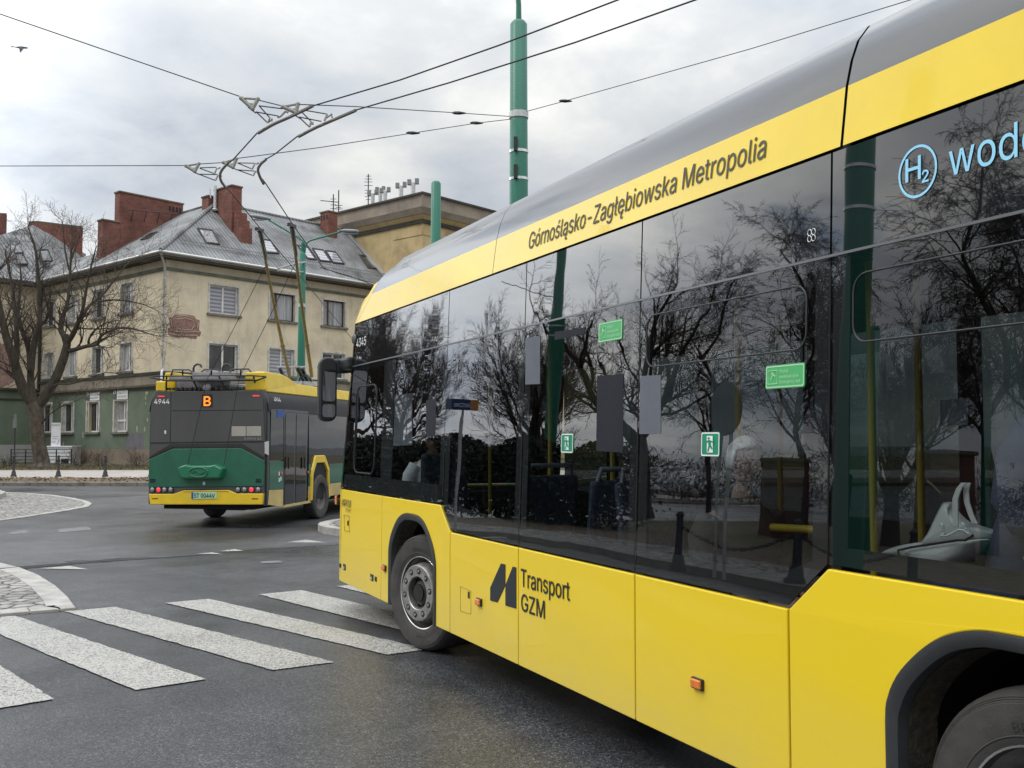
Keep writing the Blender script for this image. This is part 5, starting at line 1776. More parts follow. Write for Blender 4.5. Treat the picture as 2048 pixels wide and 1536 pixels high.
# pod with oval badge
pod = [(358, 1030), (430, 1000), (460, 1012), (650, 1012), (690, 1000), (735, 1028), (760, 1035), (735, 1130), (395, 1132), (375, 1100)]
q = [tr(*z3(*p)) for p in pod]
cy = sum(a for a, _ in q) / len(q)
cz = sum(b_ for _, b_ in q) / len(q)
mb = MB()
mb.prism([Vector((-.17, cy + (a - cy) * .97, cz + (b_ - cz) * .94)) for a, b_ in q], [Vector((.0, cy + (a - cy) * 1.05, cz + (b_ - cz) * 1.04)) for a, b_ in q])
pod_o = mb.build('pole_retriever_cover', MT['tb_green2'], tb, bevel=.03, seg=3, smooth=40)
oy, oz = tr(*z3(550, 1070))
mb = MB()
mb.tube([Vector((-.176, oy + .195 * math.cos(2 * math.pi * k / 32), oz + .095 * math.sin(2 * math.pi * k / 32))) for k in range(32)], .011, 6, closed=True)
mb.tube([Vector((-.176, oy + a, oz + b_)) for a, b_ in ((.15, -.02), (.06, .03), (0, 0), (-.06, -.03), (-.15, .02))], [.006, .012, .016, .012, .006], 6)
mb.build('oval_badge', MT['tb_green2'], pod_o, smooth=60)
# lamps
for i, px in enumerate((307, 319.4, 331.3, 343.6, 477.8, 490.9, 505, 518.4)):
    y, z = tr(px, 979.6 - (.3 if i > 3 else 0))
    mb = MB()
    mb.lathe([(.052, .0), (.052, .03), (.046, .034)], (-.018, y, z), (-1, 0, 0), 20)
    o = mb.build('tail_lamp', MT['tb_black'], tb, smooth=40)
    mb = MB()
    mb.lathe([(.046, .030), (.040, .042), (.02, .048), (0, .05)], (-.018, y, z), (-1, 0, 0), 20)
    mb.build('lens', MT['lens_red'] if i in (1, 6) else MT['lens_grey'], o, smooth=60)
for q in ([(158, 402), (220, 402), (218, 412), (165, 412)], [(990, 396), (1050, 397), (1052, 407), (995, 408)]):
    rear_panel('high_brake_lamp', q, MT['lens_red'], .02, .015, bevel=0)
for cx in (118, 1045):
    for ddx in (-16, 0, 16):
        for ddy in (-10, 8):
            y, z = tr(*z3(cx + ddx, 1146 + ddy))
            mb = MB()
            mb.lathe([(.018, 0), (.016, .012), (0, .013)], (-.03, y, z), (-1, 0, 0), 8)
            mb.build('rear_vent', MT['frit'], tb)
# silver grilles, sticker, plate
rear_panel('rear_grille', [(808, 670), (932, 670), (932, 756), (806, 758)], MT['reflector'], .018)
rear_panel('rear_grille', [(938, 670), (1066, 669), (1066, 754), (938, 756)], MT['reflector'], .018)
rear_panel('small_label', [(217, 706), (232, 706), (232, 736), (217, 736)], MT['paper'], .016)
rear_panel('small_label', [(558, 1156), (578, 1156), (578, 1184), (558, 1184)], MT['paper'], .034)
plate = rear_panel('number_plate', [(464, 1246), (686, 1242), (684, 1302), (464, 1306)], MT['plate'], .062, .015, bevel=0)
rear_panel('plate_strip', [(464, 1247), (482, 1247), (482, 1304), (464, 1305)], MT['plate_blue'], .065, .005, plate, 0)


def rear_text(name, body, xy0, x1, cap, m, out, parent=tb, bold=0):
    y0, z0 = tr(*z3(*xy0))
    y1, _ = tr(*z3(x1, xy0[1]))
    mb = MB()
    put_text(mb, body, lambda x, y: Vector((-out, y0 - x, z0 + y)), width=y0 - y1, cap=cap, bold=bold)
    return mb.build(name, m, parent, fix=False)


rear_text('plate_lettering', 'ST 0044V', (486, 1294), 668, .082, MT['letter'], .066, plate, bold=.005)
rear_text('fleet_number', '4944', (128, 474), 260, .095, MT['white_letter'], .017, bold=.004)
rear_text('lettering', 'trollino 12', (915, 786), 1068, .05, MT['reflector'], .017)
rear_panel('display_window', [(545, 392), (640, 390), (640, 502), (545, 502)], MT['led_halo'], .016, bevel=0)
rear_text('route_letter', 'B', (562, 490), 620, .185, MT['led_orange'], .021, bold=.012)
# side: rear window, green and beige panels, doors
side_part('side_window', [(1150, 520), (1258, 520), (1258, 965), (1140, 968)], MT['blackglass_tb'], .004)
side_part('side_panel', [(1138, 985), (1258, 975), (1258, 1220), (1134, 1226)], MT['tb_green'], .006)
side_part('skirt_panel', [(1134, 1230), (1256, 1224), (1254, 1378), (1125, 1358)], MT['tb_beige'], .006)
side_part('rear_side_lamp', [(1098, 808), (1130, 800), (1128, 925), (1100, 910)], mat('pale_lamp_lens', (.5, .5, .48), .3), .006)
side_part('blue_label', [(1200, 522), (1262, 528), (1262, 585), (1200, 592)], MT['blue_sticker'], .010, .004)
door = side_part('passenger_door', [(1264, 520), (1478, 540), (1455, 1345), (1262, 1378)], MT['tb_black'], .003)
for pts in ([(1275, 560), (1358, 565), (1345, 1345), (1268, 1358)], [(1372, 566), (1462, 572), (1445, 1330), (1360, 1344)]):
    side_part('door_glass', pts, MT['blackglass_tb'], .010, .01, door)
    mid = (pts[0][0] + pts[1][0]) / 2
side_part('door_sill', [(1262, 1360), (1500, 1318), (1500, 1340), (1258, 1384)], MT['tb_beige'], .012)
for p in ((1285, 990), (1427, 992)):
    x, z = ts(*z3(*p))
    mb = MB()
    mb.tube([(x, -TW - .05, z - .12), (x, -TW - .05, z + .12)], .02, 6)
    mb.build('door_handle', MT['black'], door, smooth=60)
# post door: window band, green panel, hexagonal wheel arch
x0, _ = ts(*z3(1480, 800))
zg_top = ts(*z3(1650, 1000))[1]
zg_bot = ts(*z3(1650, 1172))[1]
mb = MB()
mb.face((x0, -TW - .006, zg_top), (TL - .3, -TW - .006, zg_top), (TL - .3, -TW - .002, 2.28), (x0, -TW - .002, 2.28))
mb.build('side_window', MT['blackglass_tb'], tb)
xa = ts(*z3(1500, 1100))[0]
xb = ts(*z3(1645, 1100))[0]
side_part('side_panel', [(x0 + .02, zg_top + .02), (xa, zg_top + .02), (xa, zg_bot), (x0 + .02, zg_bot)], MT['tb_green'], .006, conv=False)
side_part('side_panel', [(xb + .1, zg_top), (TL - .3, zg_top), (TL - .3, zg_bot), (xb + .1, zg_bot)], MT['tb_green'], .006, conv=False)
side_part('skirt_panel', [(x0 + .02, zg_bot - .01), (xa, zg_bot - .01), (xa, .46), (x0 + .02, .40)], MT['tb_beige'], .006, conv=False)
side_part('skirt_panel', [(xb + .1, zg_bot - .01), (TL - .3, zg_bot - .01), (TL - .3, .46), (xb + .1, .46)], MT['tb_beige'], .006, conv=False)
wx, wz = ts(632, 975)
wx = (ts(*z3(1520, 1300))[0] + ts(*z3(1615, 1300))[0]) / 2
hexo = [(-.80, .44), (-.77, .95), (-.72, 1.10), (-.46, 1.40), (.36, 1.40), (.72, 1.12), (.79, .44)]
hexi = [(-.66, .44), (-.62, .95), (-.56, 1.02), (-.36, 1.20), (.30, 1.20), (.58, 1.0), (.66, .44)]
ol, or_ = wx - ts(619, 960)[0], ts(656.5, 960)[0] - wx
hexo = [(a * (ol / .80 if a < 0 else or_ / .79), b_) for a, b_ in hexo]
hexi = [(a * (ol / .80 if a < 0 else or_ / .79) * 1.03, b_ + (.03 if b_ > .5 else 0)) for a, b_ in hexi]
mb = MB()
mb.grid([[Vector((wx + a, -TW - .012, b_)) for a, b_ in hexo], [Vector((wx + a * .97, -TW - .05, b_ * .985)) for a, b_ in hexo], [Vector((wx + a * 1.02, -TW - .05, b_ * 1.01)) for a, b_ in hexi], [Vector((wx + a, -TW + .02, b_)) for a, b_ in hexi]])
mb.build('wheel_arch', MT['tb_yellow'], tb)
mb = MB()
mb.prism([Vector((wx + a, -TW - .008, b_)) for a, b_ in hexi], [Vector((wx + a, -TW + .01, b_)) for a, b_ in hexi])
mb.build('wheel_well', MT['frit'], tb)
mb = MB()
mb.lathe([(.25, -.12), (.45, -.13), (.485, -.08), (.485, .09), (.46, .125), (.40, .135), (.31, .12), (.29, .06)], (wx, -TW + .06, .485), (0, -1, 0), 36)
w_ = mb.build('wheel', MT['tyre'], tb, smooth=35)
mb = MB()
mb.lathe([(.29, .10), (.27, .02), (.18, -.02), (.13, -.01), (.12, .05), (0, .06)], (wx, -TW + .06, .485), (0, -1, 0), 28)
mb.build('rim', mat('dirty_rim', (.14, .135, .13), .6, var=.3, vscale=12), w_, smooth=40)
mb = MB()
mb.lathe([(.0, -.13), (.45, -.13), (.485, -.08), (.485, .09), (.46, .125), (.25, .12), (0, .1)], (wx, TW - .1, .485), (0, 1, 0), 30)
for s in (1, -1):
    mb.lathe([(.0, -.13), (.45, -.13), (.485, -.08), (.485, .09), (.46, .125), (.25, .12), (0, .1)], (wx + 5.9, s * (TW - .1), .485), (0, s, 0), 30)
mb.build('other_wheels', MT['tyre'], tb, smooth=40)
for p, m_ in (((1238, 1085), 'red_sticker'), ((1472, 1075), 'red_sticker')):
    x, z = ts(*z3(*p))
    mb = MB()
    mb.lathe([(.035, 0), (.03, .02), (0, .022)], (x, -TW - .006, z), (0, -1, 0), 12)
    mb.build('door_button', MT[m_], tb)
for p in ((1218, 1140), (1232, 1130), (1218, 1085)):
    x, z = ts(*z3(*p))
    mb = MB()
    mb.box((x, -TW - .008, z), (.05, .008, .08))
    mb.build('small_label', MT['paper'], tb)
# fleet number on the shoulder
x, z = ts(551.5, 803)
x2 = ts(564.5, 803)[0]
mb = MB()
put_text(mb, '4944', lambda a, b_: Vector((x + a, -TW - .010 + (b_ + z - 2.40) * .33, z + b_)), width=x2 - x, cap=.09)
mb.build('fleet_number', MT['white_letter'], tb, fix=False)
# yellow roof covers
def z6(x, y):
    return 300 + x / 5.12, 720 + y / 5.12


for s in (-1, 1):
    pt = [ts(*z6(*p), -TW + .14) for p in ((1200, 308), (1200, 115), (1390, 150), (1440, 175), (1530, 243), (1725, 275))]
    xe = TL - 1.5
    pt = [(max(a, .06), b_) for a, b_ in pt]
    pl = pt + [(xe, pt[-1][1]), (xe, 2.70), (pt[0][0], 2.70)]
    mb = MB()
    mb.prism([Vector((a, s * (TW - .14 - (.06 if b_ > 2.85 else 0)), b_)) for a, b_ in pl[1:]], [Vector((a, s * (TW - .42), b_)) for a, b_ in pl[1:]])
    mb.build('roof_cover', MT['tb_yellow'], tb, bevel=.02)
mb = MB()
mb.box((.10, -.97, 2.90), (.07, .42, .36))
mb.box((.10, 1.05, 2.82), (.07, .22, .20))
mb.build('cover_end', MT['tb_yellow'], tb, bevel=.02)
mb = MB()
mb.box((.9, .25, 2.86), (1.2, 1.2, .22))
mb.box((.55, -.25, 2.80), (.5, 1.0, .12))
mb.box((3.0, 0, 2.84), (2.2, 1.5, .2))
mb.build('roof_equipment', MT['rackgrey'], tb, bevel=.02)
mb = MB()
rg = random.Random(11)
for k in range(9):
    y = -.9 + .2 * k + rg.uniform(-.04, .04)
    mb.tube([(.25, y, 2.76), (.35, y + .05, 2.84), (.45, y - .1 + rg.uniform(-.2, .2), 2.87), (.8, y + rg.uniform(-.3, .3), 2.86)], .02, 5)
for k in range(22):
    mb.box((.12, -1.0 + .095 * k, 2.765), (.05, .06, .05))
mb.build('roof_cables', MT['tb_black'], tb, smooth=60)
# rack of bent tubes at the roof edge
def rk(x, y, X):
    a, b_ = tr(*z6(x, y), X)
    return Vector((X, a, b_))


mb = MB()
mb.tube([rk(205, 180, .25), rk(235, 100, .25), rk(400, 100, .25), rk(445, 130, .25), rk(515, 130, .25), rk(560, 98, .25), rk(690, 98, .25), rk(735, 130, .25), rk(800, 130, .25), rk(855, 94, .25), rk(1010, 92, .25), rk(1060, 160, .25), rk(1060, 195, .25)], .017, 6)
mb.tube([rk(0, 178, -.25), rk(60, 166, -.1), rk(1050, 160, -.1), rk(1190, 170, .05)], .014, 6)
mb.tube([rk(0, 178, -.25), rk(180, 212, -.15), rk(1100, 208, -.1), rk(1190, 172, .05)], .017, 6)
for a, b_ in (((420, 170), (490, 300)), ((705, 165), (775, 298)), ((170, 168), (165, 310)), ((1060, 165), (1080, 250)), ((335, 100), (335, 168)), ((628, 98), (628, 160)), ((930, 94), (930, 162))):
    mb.tube([rk(*a, -.02), rk(*b_, .1)], .018, 6)
mb.tube([rk(200, 205, .0), rk(1050, 203, .0)], .028, 6)
mb.build('roof_rack', MT['iron'], tb, smooth=60)
mb = MB()
p0, p1 = rk(420, 165, .3), rk(800, 150, .3)
mb.obox(rk(430, 185, .2), rk(810, 180, .2) - rk(430, 185, .2), Vector((.3, 0, .0)), Vector((0, 0, .12)))
mb.obox(rk(190, 205, .05), rk(860, 205, .05) - rk(190, 205, .05), Vector((.12, 0, 0)), Vector((0, 0, .07)))
mb.build('roof_tray', MT['rackgrey'], tb, bevel=.01)
for (x, y) in ((445, 125), (742, 125)):
    c = rk(x, y, .5)
    mb = MB()
    mb.tube([c, c + Vector((0, 0, .08)), c + Vector((0, -.02, .13)), c + Vector((0, -.08, .165)), c + Vector((0, -.15, .15)), c + Vector((0, -.18, .10))], .022, 6)
    mb.build('pole_hook', MT['iron'], tb, smooth=60)
mb = MB()
c = rk(585, 285, .05)
mb.ball(c, (.05, .09, .08), 12, 8)
mb.build('reversing_camera', MT['rackgrey'], tb, smooth=180)
# trolley poles with shoes on the wires
WIRE_Z = 5.6


def wp(px, py):
    return gp(px, py, WIRE_Z)


heads = [wp(519, 455), wp(583.5, 446)]
bases = []
for (px, py) in ((579, 752), (623.5, 752)):
    P = at(px, py, 23.6)
    bases.append(P)
knees = [at(561, 677, 22.2), at(614, 677, 22.2)]
for hd, bs in zip(heads, bases):
    d = hd - bs
    pts = [bs + d * t - Vector((0, 0, .10 * math.sin(math.pi * t))) for t in (0, .25, .5, .75, .93)]
    mb = MB()
    mb.tube(pts, [.042, .038, .034, .029, .026], 8)
    po = mb.build('trolley_pole', MT['brownpole'], tb, smooth=60, world=True)
    mb = MB()
    mb.tube([bs + d * .82, bs + d * .93, hd - Vector((0, 0, .05))], [.032, .042, .045], 8)
    mb.box(hd - Vector((0, 0, .045)), (.06, .22, .06), -.3)
    mb.tube([hd - d * .04 + Vector((0, 0, -.05)), hd - d * .10 + TR * .05 - Vector((0, 0, .2)), hd - d * .16 - Vector((0, 0, .12))], .012, 5)
    mb.build('pole_head', MT['tb_black'], po, smooth=60, world=True)
    mb = MB()
    mb.lathe([(.04, -.05), (.056, 0), (.04, .05)], bs + d * .27 - Vector((0, 0, .075)), d, 10)
    mb.build('pole_clamp', MT['brownpole'], po, world=True)
    # base frame: two black arms and a pale stand
    mb = MB()
    for s in (-1, 1):
        mb.tube([bs + TR * (.21 * s) + Vector((0, 0, -.10)) + TD * .3, bs + TR * (.21 * s) + Vector((0, 0, .20)) - TD * .1], .045, 6)
    mb.tube([bs + TR * -.35 + Vector((0, 0, -.2)), bs + TR * -.27 + Vector((0, 0, .0)), bs + TR * -.1 + Vector((0, 0, .02)), bs + Vector((0, 0, -.12))], .03, 6)
    mb.build('pole_spring', MT['tb_black'], po, world=True, smooth=60)
    mb = MB()
    mb.obox(bs - TR * .30 + Vector((0, 0, -.24)), TR * .6, TD * .4, Vector((0, 0, .12)))
    mb.obox(bs - TR * .27 + Vector((0, 0, .20)) - TD * .1, TR * .54, TD * .03, Vector((0, 0, .025)))
    mb.build('pole_base', MT['galv'], po, world=True)
# retrieving ropes
for (a, b_, mid, hd, bs) in (((376, 928), (439, 700), (506, 558), heads[0], bases[0]), ((448, 930), (502, 700), (564, 563), heads[1], bases[1])):
    top = bs.lerp(hd, .80)
    p0 = MATS[tb.name] @ Vector((-.12, *tr(*a, -.12)))
    kx, ky = (414, 759) if a[0] < 400 else (478, 757)
    k0 = MATS[tb.name] @ Vector((-.16, *tr(kx, ky, -.16)))
    mb = MB()
    mb.tube([p0, k0], .006, 5)
    mb.tube([k0, k0.lerp(top, .5) - Vector((0, 0, .02)), top], .006, 5)
    mb.build('pole_rope', MT['wire'], tb, world=True)
# ================================================================== corner house, its wing, the taller yellow block
bR = Vector((math.sin(R(39.5)), math.cos(R(39.5)), 0))
bL = Vector((-math.sin(R(47.3)), math.cos(R(47.3)), 0))
nR = Vector((bR.y, -bR.x, 0))
nL = Vector((-bL.y, bL.x, 0))
C0 = Vector((-21.1, 62.0, 0))


def plaster(name, c1, c2, c3, grime=(0.10, 0.09, 0.075)):
    m, nt, b = new_mat(name)
    v = coords(nt)
    f = noise_fac(nt, v, 0.55, 7, 0.65, 0.3)
    c = ramp(nt, f, [(0.32, c3), (0.5, c2), (0.68, c1)])
    f2 = noise_fac(nt, coords(nt, (1.4, 1.4, 0.16)), 1.3, 6, 0.65)
    k = ramp(nt, f2, [(0.52, (0, 0, 0)), (0.78, (1, 1, 1))])
    bw = N(nt, 'ShaderNodeRGBToBW')
    nt.links.new(k, bw.inputs[0])
    mu = N(nt, 'ShaderNodeMath', operation='MULTIPLY', i_1=0.38)
    nt.links.new(bw.outputs[0], mu.inputs[0])
    c = mixc(nt, mu.outputs[0], c, grime)
    nt.links.new(c, b.inputs['Base Color'])
    b.inputs['Roughness'].default_value = 0.92
    bump(nt, b, noise_fac(nt, v, 16, 5, 0.7), 0.4, 0.03)
    return m


PL = {}
PL['beige'] = plaster('aged_beige_plaster', (0.70, 0.615, 0.455), (0.63, 0.55, 0.405), (0.49, 0.43, 0.325), (0.24, 0.21, 0.165))
PL['green'] = plaster('peeling_green_plaster', (0.165, 0.205, 0.15), (0.14, 0.18, 0.13), (0.105, 0.14, 0.10), (0.19, 0.19, 0.16))
PL['stone'] = plaster('stained_grey_band', (0.31, 0.275, 0.215), (0.25, 0.22, 0.175), (0.17, 0.155, 0.13), (0.08, 0.075, 0.065))
PL['plinth'] = plaster('brown_plinth_render', (0.27, 0.215, 0.165), (0.22, 0.175, 0.135), (0.16, 0.13, 0.105), (0.10, 0.09, 0.075))
PL['ochre'] = plaster('peeling_ochre_plaster', (0.54, 0.43, 0.23), (0.47, 0.36, 0.18), (0.33, 0.24, 0.14), (0.20, 0.15, 0.11))
PL['parapet'] = plaster('grey_parapet_render', (0.33, 0.28, 0.22), (0.27, 0.23, 0.185), (0.18, 0.16, 0.14), (0.09, 0.085, 0.08))
MT['soffit'] = mat('dark_soffit', (0.06, 0.055, 0.048), 0.9, var=.4, vscale=1.5)
MT['cornice_green'] = mat('green_grey_moulding', (0.17, 0.19, 0.16), 0.85, col2=(0.08, 0.088, 0.076), vscale=1.5)
MT['win_white'] = mat('white_window_frame', (0.72, 0.72, 0.70), 0.5, col2=(0.5, 0.49, 0.46), vscale=4)
MT['win_brown'] = mat('brown_window_frame', (0.045, 0.022, 0.016), 0.45)
MT['sill'] = mat('stained_window_sill', (0.17, 0.165, 0.14), 0.85, var=.4, vscale=4)
MT['reveal'] = mat('peeling_white_surround', (0.66, 0.65, 0.61), 0.85, col2=(0.36, 0.34, 0.30), vscale=3.2)


def pane_mat(name, kind):
    m, nt, b = new_mat(name)
    v = coords(nt)
    if kind == 'blind':
        wv = N(nt, 'ShaderNodeTexWave', i_Scale=1.3)
        wv.bands_direction = 'Z'
        nt.links.new(v, wv.inputs['Vector'])
        c = ramp(nt, wv.outputs['Fac'], [(0.4, (0.20, 0.20, 0.22)), (0.6, (0.38, 0.38, 0.42))])
    elif kind == 'curtain':
        f = noise_fac(nt, coords(nt, (9, 9, .35)), 1.0, 4, 0.6)
        c = ramp(nt, f, [(0.35, (0.14, 0.145, 0.15)), (0.62, (0.42, 0.42, 0.43))])
    else:
        f = noise_fac(nt, coords(nt, (1.5, 1.5, .8)), 1.2, 3, 0.5)
        c = ramp(nt, f, [(0.4, (0.010, 0.011, 0.012)), (0.7, (0.055, 0.06, 0.06))])
    nt.links.new(c, b.inputs['Base Color'])
    b.inputs['Roughness'].default_value = 0.05
    b.inputs['IOR'].default_value = 1.6
    bump(nt, b, noise_fac(nt, v, 2.2, 1, 0.4), 0.8, 0.004)
    return m


PN = {k: pane_mat('window_pane_' + k, k) for k in ('blind', 'curtain', 'dark')}


def roofmat(name, rot):
    m, nt, b = new_mat(name)
    tc = N(nt, 'ShaderNodeTexCoord')
    mp = N(nt, 'ShaderNodeMapping')
    mp.inputs['Rotation'].default_value = (0, 0, rot)
    nt.links.new(tc.outputs['Object'], mp.inputs[0])
    wv = N(nt, 'ShaderNodeTexWave', i_Scale=1.05)
    wv.bands_direction = 'X'
    wv.wave_profile = 'SIN'
    nt.links.new(mp.outputs[0], wv.inputs['Vector'])
    f = noise_fac(nt, mp.outputs[0], 0.42, 7, 0.65, 0.5)
    c = ramp(nt, f, [(0.34, (0.13, 0.13, 0.125)), (0.5, (0.235, 0.24, 0.245)), (0.66, (0.31, 0.315, 0.32))])
    st = ramp(nt, wv.outputs['Fac'], [(0.05, (0.55, 0.55, 0.56)), (0.35, (1, 1, 1))])
    c = mixc(nt, 0.8, c, st, 'MULTIPLY')
    f2 = noise_fac(nt, coords(nt, (0.5, 0.5, 0.5)), 1.1, 6, 0.7)
    k = ramp(nt, f2, [(0.55, (1, 1, 1)), (0.72, (0.62, 0.60, 0.56))])
    c = mixc(nt, 1.0, c, k, 'MULTIPLY')
    nt.links.new(c, b.inputs['Base Color'])
    b.inputs['Roughness'].default_value = 0.8
    b.inputs['Specular IOR Level'].default_value = 0.08
    bump(nt, b, wv.outputs['Fac'], 0.6, 0.05)
    return m


def brick(name, c1, c2):
    m, nt, b = new_mat(name)
    tc = N(nt, 'ShaderNodeTexCoord')
    sp = N(nt, 'ShaderNodeSeparateXYZ')
    nt.links.new(tc.outputs['Object'], sp.inputs[0])
    ad = N(nt, 'ShaderNodeMath', operation='ADD')
    nt.links.new(sp.outputs[0], ad.inputs[0])
    nt.links.new(sp.outputs[1], ad.inputs[1])
    cb_ = N(nt, 'ShaderNodeCombineXYZ')
    nt.links.new(ad.outputs[0], cb_.inputs[0])
    nt.links.new(sp.outputs[2], cb_.inputs[1])
    br = N(nt, 'ShaderNodeTexBrick', i_Scale=4.0)
    br.inputs['Color1'].default_value = (*c1, 1)
    br.inputs['Color2'].default_value = (*c2, 1)
    br.inputs['Mortar'].default_value = (0.10, 0.065, 0.05, 1)
    br.inputs['Mortar Size'].default_value = 0.018
    br.inputs['Brick Width'].default_value = 1.0
    br.inputs['Row Height'].default_value = 0.30
    nt.links.new(cb_.outputs[0], br.inputs['Vector'])
    f = noise_fac(nt, tc.outputs['Object'], 0.9, 6, 0.65)
    k = ramp(nt, f, [(0.35, (0.62, 0.6, 0.6)), (0.62, (1.1, 1.1, 1.1))])
    c = mixc(nt, 1.0, br.outputs['Color'], k, 'MULTIPLY')
    nt.links.new(c, b.inputs['Base Color'])
    b.inputs['Roughness'].default_value = 0.9
    bump(nt, b, br.outputs['Fac'], -0.5, 0.02)
    return m


MT['brick'] = brick('red_brick', (0.235, 0.092, 0.066), (0.165, 0.064, 0.048))
MT['chim_cap'] = mat('mossy_chimney_cap', (0.14, 0.12, 0.085), 0.95, var=.4, vscale=3)

house = thing('corner_house', 'beige corner house with green ground floor, grey metal roof and brick chimneys', 'house', C0, math.atan2(bR.y, bR.x))
MT['roof_r'] = roofmat('seamed_metal_roof_right', 0.0)
_rl = math.atan2(bL.y, bL.x) - math.atan2(bR.y, bR.x)
MT['roof_l'] = roofmat('seamed_metal_roof_left', -_rl)

FA = {'R': (C0, bR, nR), 'L': (C0, bL, nL)}


def fpt(F, a, z, out=0.0):
    o, d, n = F
    return o + d * a + n * out + Vector((0, 0, z))


def fq(F, px, py):
    o, d, n = F
    p = on_plane(px, py, o, n)
    return (p - o).dot(d), p.z


def wall(name, F, a0, a1, z0, z1, holes, m, parent, depth=.24, out=0.0):
    xs = sorted({a0, a1} | {h[0] for h in holes} | {h[1] for h in holes})
    zs_ = sorted({z0, z1} | {h[2] for h in holes} | {h[3] for h in holes})
    xs = [x for x in xs if a0 <= x <= a1]
    zs_ = [z for z in zs_ if z0 <= z <= z1]
    mb = MB()
    for i in range(len(xs) - 1):
        for k in range(len(zs_) - 1):
            cx_, cz_ = (xs[i] + xs[i + 1]) / 2, (zs_[k] + zs_[k + 1]) / 2
            if any(h[0] < cx_ < h[1] and h[2] < cz_ < h[3] for h in holes):
                continue
            mb.face(fpt(F, xs[i], zs_[k], out), fpt(F, xs[i + 1], zs_[k], out), fpt(F, xs[i + 1], zs_[k + 1], out), fpt(F, xs[i], zs_[k + 1], out))
    o = mb.build(name, m, parent, world=True)
    return o


def fbox(mb, F, a0, a1, z0, z1, o0, o1):
    P = [fpt(F, a0, z0, o0), fpt(F, a1, z0, o0), fpt(F, a1, z1, o0), fpt(F, a0, z1, o0)]
    Q = [fpt(F, a0, z0, o1), fpt(F, a1, z0, o1), fpt(F, a1, z1, o1), fpt(F, a0, z1, o1)]
    mb.prism(P, Q)


def window(F, h, parent, frame='win_white', pane='dark', split=.5, trim=.13, depth=.24, sill=True, out=0.0, transom=None):
    a0, a1, z0, z1 = h
    mb = MB()
    t = trim
    for q in ((a0 - t, a0, z0, z1 + t), (a1, a1 + t, z0, z1 + t), (a0, a1, z1, z1 + t)):
        fbox(mb, F, *q, out + .0, out + .035)
    c = [(a0, z0), (a1, z0), (a1, z1), (a0, z1)]
    for (p, q) in zip(c, c[1:] + c[:1]):
        mb.face(fpt(F, p[0], p[1], out), fpt(F, q[0], q[1], out), fpt(F, q[0], q[1], out - depth - .02), fpt(F, p[0], p[1], out - depth - .02))
    w = mb.build('window', MT['reveal'], parent, world=True)
    mb = MB()
    d0, d1 = out - depth, out - depth + .07
    s = .085
    xm = a0 + (a1 - a0) * split
    for q in ((a0, a0 + s, z0, z1), (a1 - s, a1, z0, z1), (a0 + s, a1 - s, z0, z0 + s), (a0 + s, a1 - s, z1 - s, z1), (xm - .065, xm + .065, z0 + s, z1 - s)):
        fbox(mb, F, *q, d0, d1)
    if transom:
        zt = z0 + (z1 - z0) * transom
        fbox(mb, F, a0 + s, xm - .065, zt - .07, zt + .07, d0, d1 - .004)
        fbox(mb, F, xm + .065, a1 - s, zt - .07, zt + .07, d0, d1 - .004)
    mb.build('window_frame', MT[frame], w, world=True)
    mb = MB()
    fbox(mb, F, a0 + .02, a1 - .02, z0 + .02, z1 - .02, d0 - .02, d0 + .02)
    mb.build('pane', PN[pane], w, world=True)
    if sill:
        mb = MB()
        fbox(mb, F, a0 - t - .08, a1 + t + .08, z0 - .16, z0 - .004, out - .02, out + .16)
        mb.build('sill', MT['sill'], w, world=True, bevel=.02)
    return w


LR, LL = 18.6, 17.8
Z1, Z2, Z3, Z4 = 1.10, 5.05, 5.78, 12.25
rU = [(3.13, 5.28, 9.72, 11.55), (7.78, 9.85, 9.72, 11.55), (12.32, 14.35, 9.72, 11.55), (16.9, 18.0, 9.72, 11.55)]
rM = [(3.13, 5.28, 6.02, 7.80), (7.78, 9.85, 6.02, 7.80), (12.32, 14.35, 6.02, 7.80), (16.9, 18.0, 6.02, 7.80)]
rG = [(3.13, 5.28, 2.15, 4.20), (7.78, 9.85, 2.15, 4.20), (12.32, 14.35, 2.15, 4.20)]
lc = [4.83, 8.75, 12.7, 16.3]
lU = [(c - .78, c + .78, 9.82, 11.72) for c in lc]
lM = [(c - .78, c + .78, 6.08, 7.88) for c in lc]
lg = [5.40, 9.27, 13.05, 16.5]
lG = [(c - .84, c + .84, 2.22, 4.22) for c in lg]
for F, L, U, M_, G in ((FA['R'], LR, rU, rM, rG), (FA['L'], LL, lU, lM, lG)):
    wall('upper_wall', F, 0, L, Z3, Z4 + .8, U + M_, PL['beige'], house)
    wall('ground_floor_wall', F, 0, L, Z1, Z2, G, PL['green'], house)
    wall('band_wall', F, 0, L, Z2, Z3, [], PL['stone'], house, out=.06)
    wall('plinth', F, -.06, L, -.1, Z1, [], PL['plinth'], house, out=.05)
for i, h in enumerate(rU):
    window(FA['R'], h, house, 'win_white' if i in (0, 3) else 'win_brown', ['blind', 'curtain', 'curtain', 'dark'][i], .5 if i == 0 else .30)
for i, h in enumerate(rM):
    window(FA['R'], h, house, 'win_white', ['dark', 'blind', 'dark', 'dark'][i], .52)
for i, h in enumerate(rG):
    window(FA['R'], h, house, 'win_white', 'dark', .5)
for i, h in enumerate(lU):
    window(FA['L'], h, house, 'win_white', ['curtain', 'dark', 'curtain', 'dark'][i], .42)
for i, h in enumerate(lM):
    window(FA['L'], h, house, 'win_white', ['curtain', 'dark', 'curtain', 'curtain'][i], .42)
for i, h in enumerate(lG):
    window(FA['L'], h, house, 'win_white', ['curtain', 'dark', 'dark', 'dark'][i], .38, trim=.16, transom=.36 if i == 0 else None)
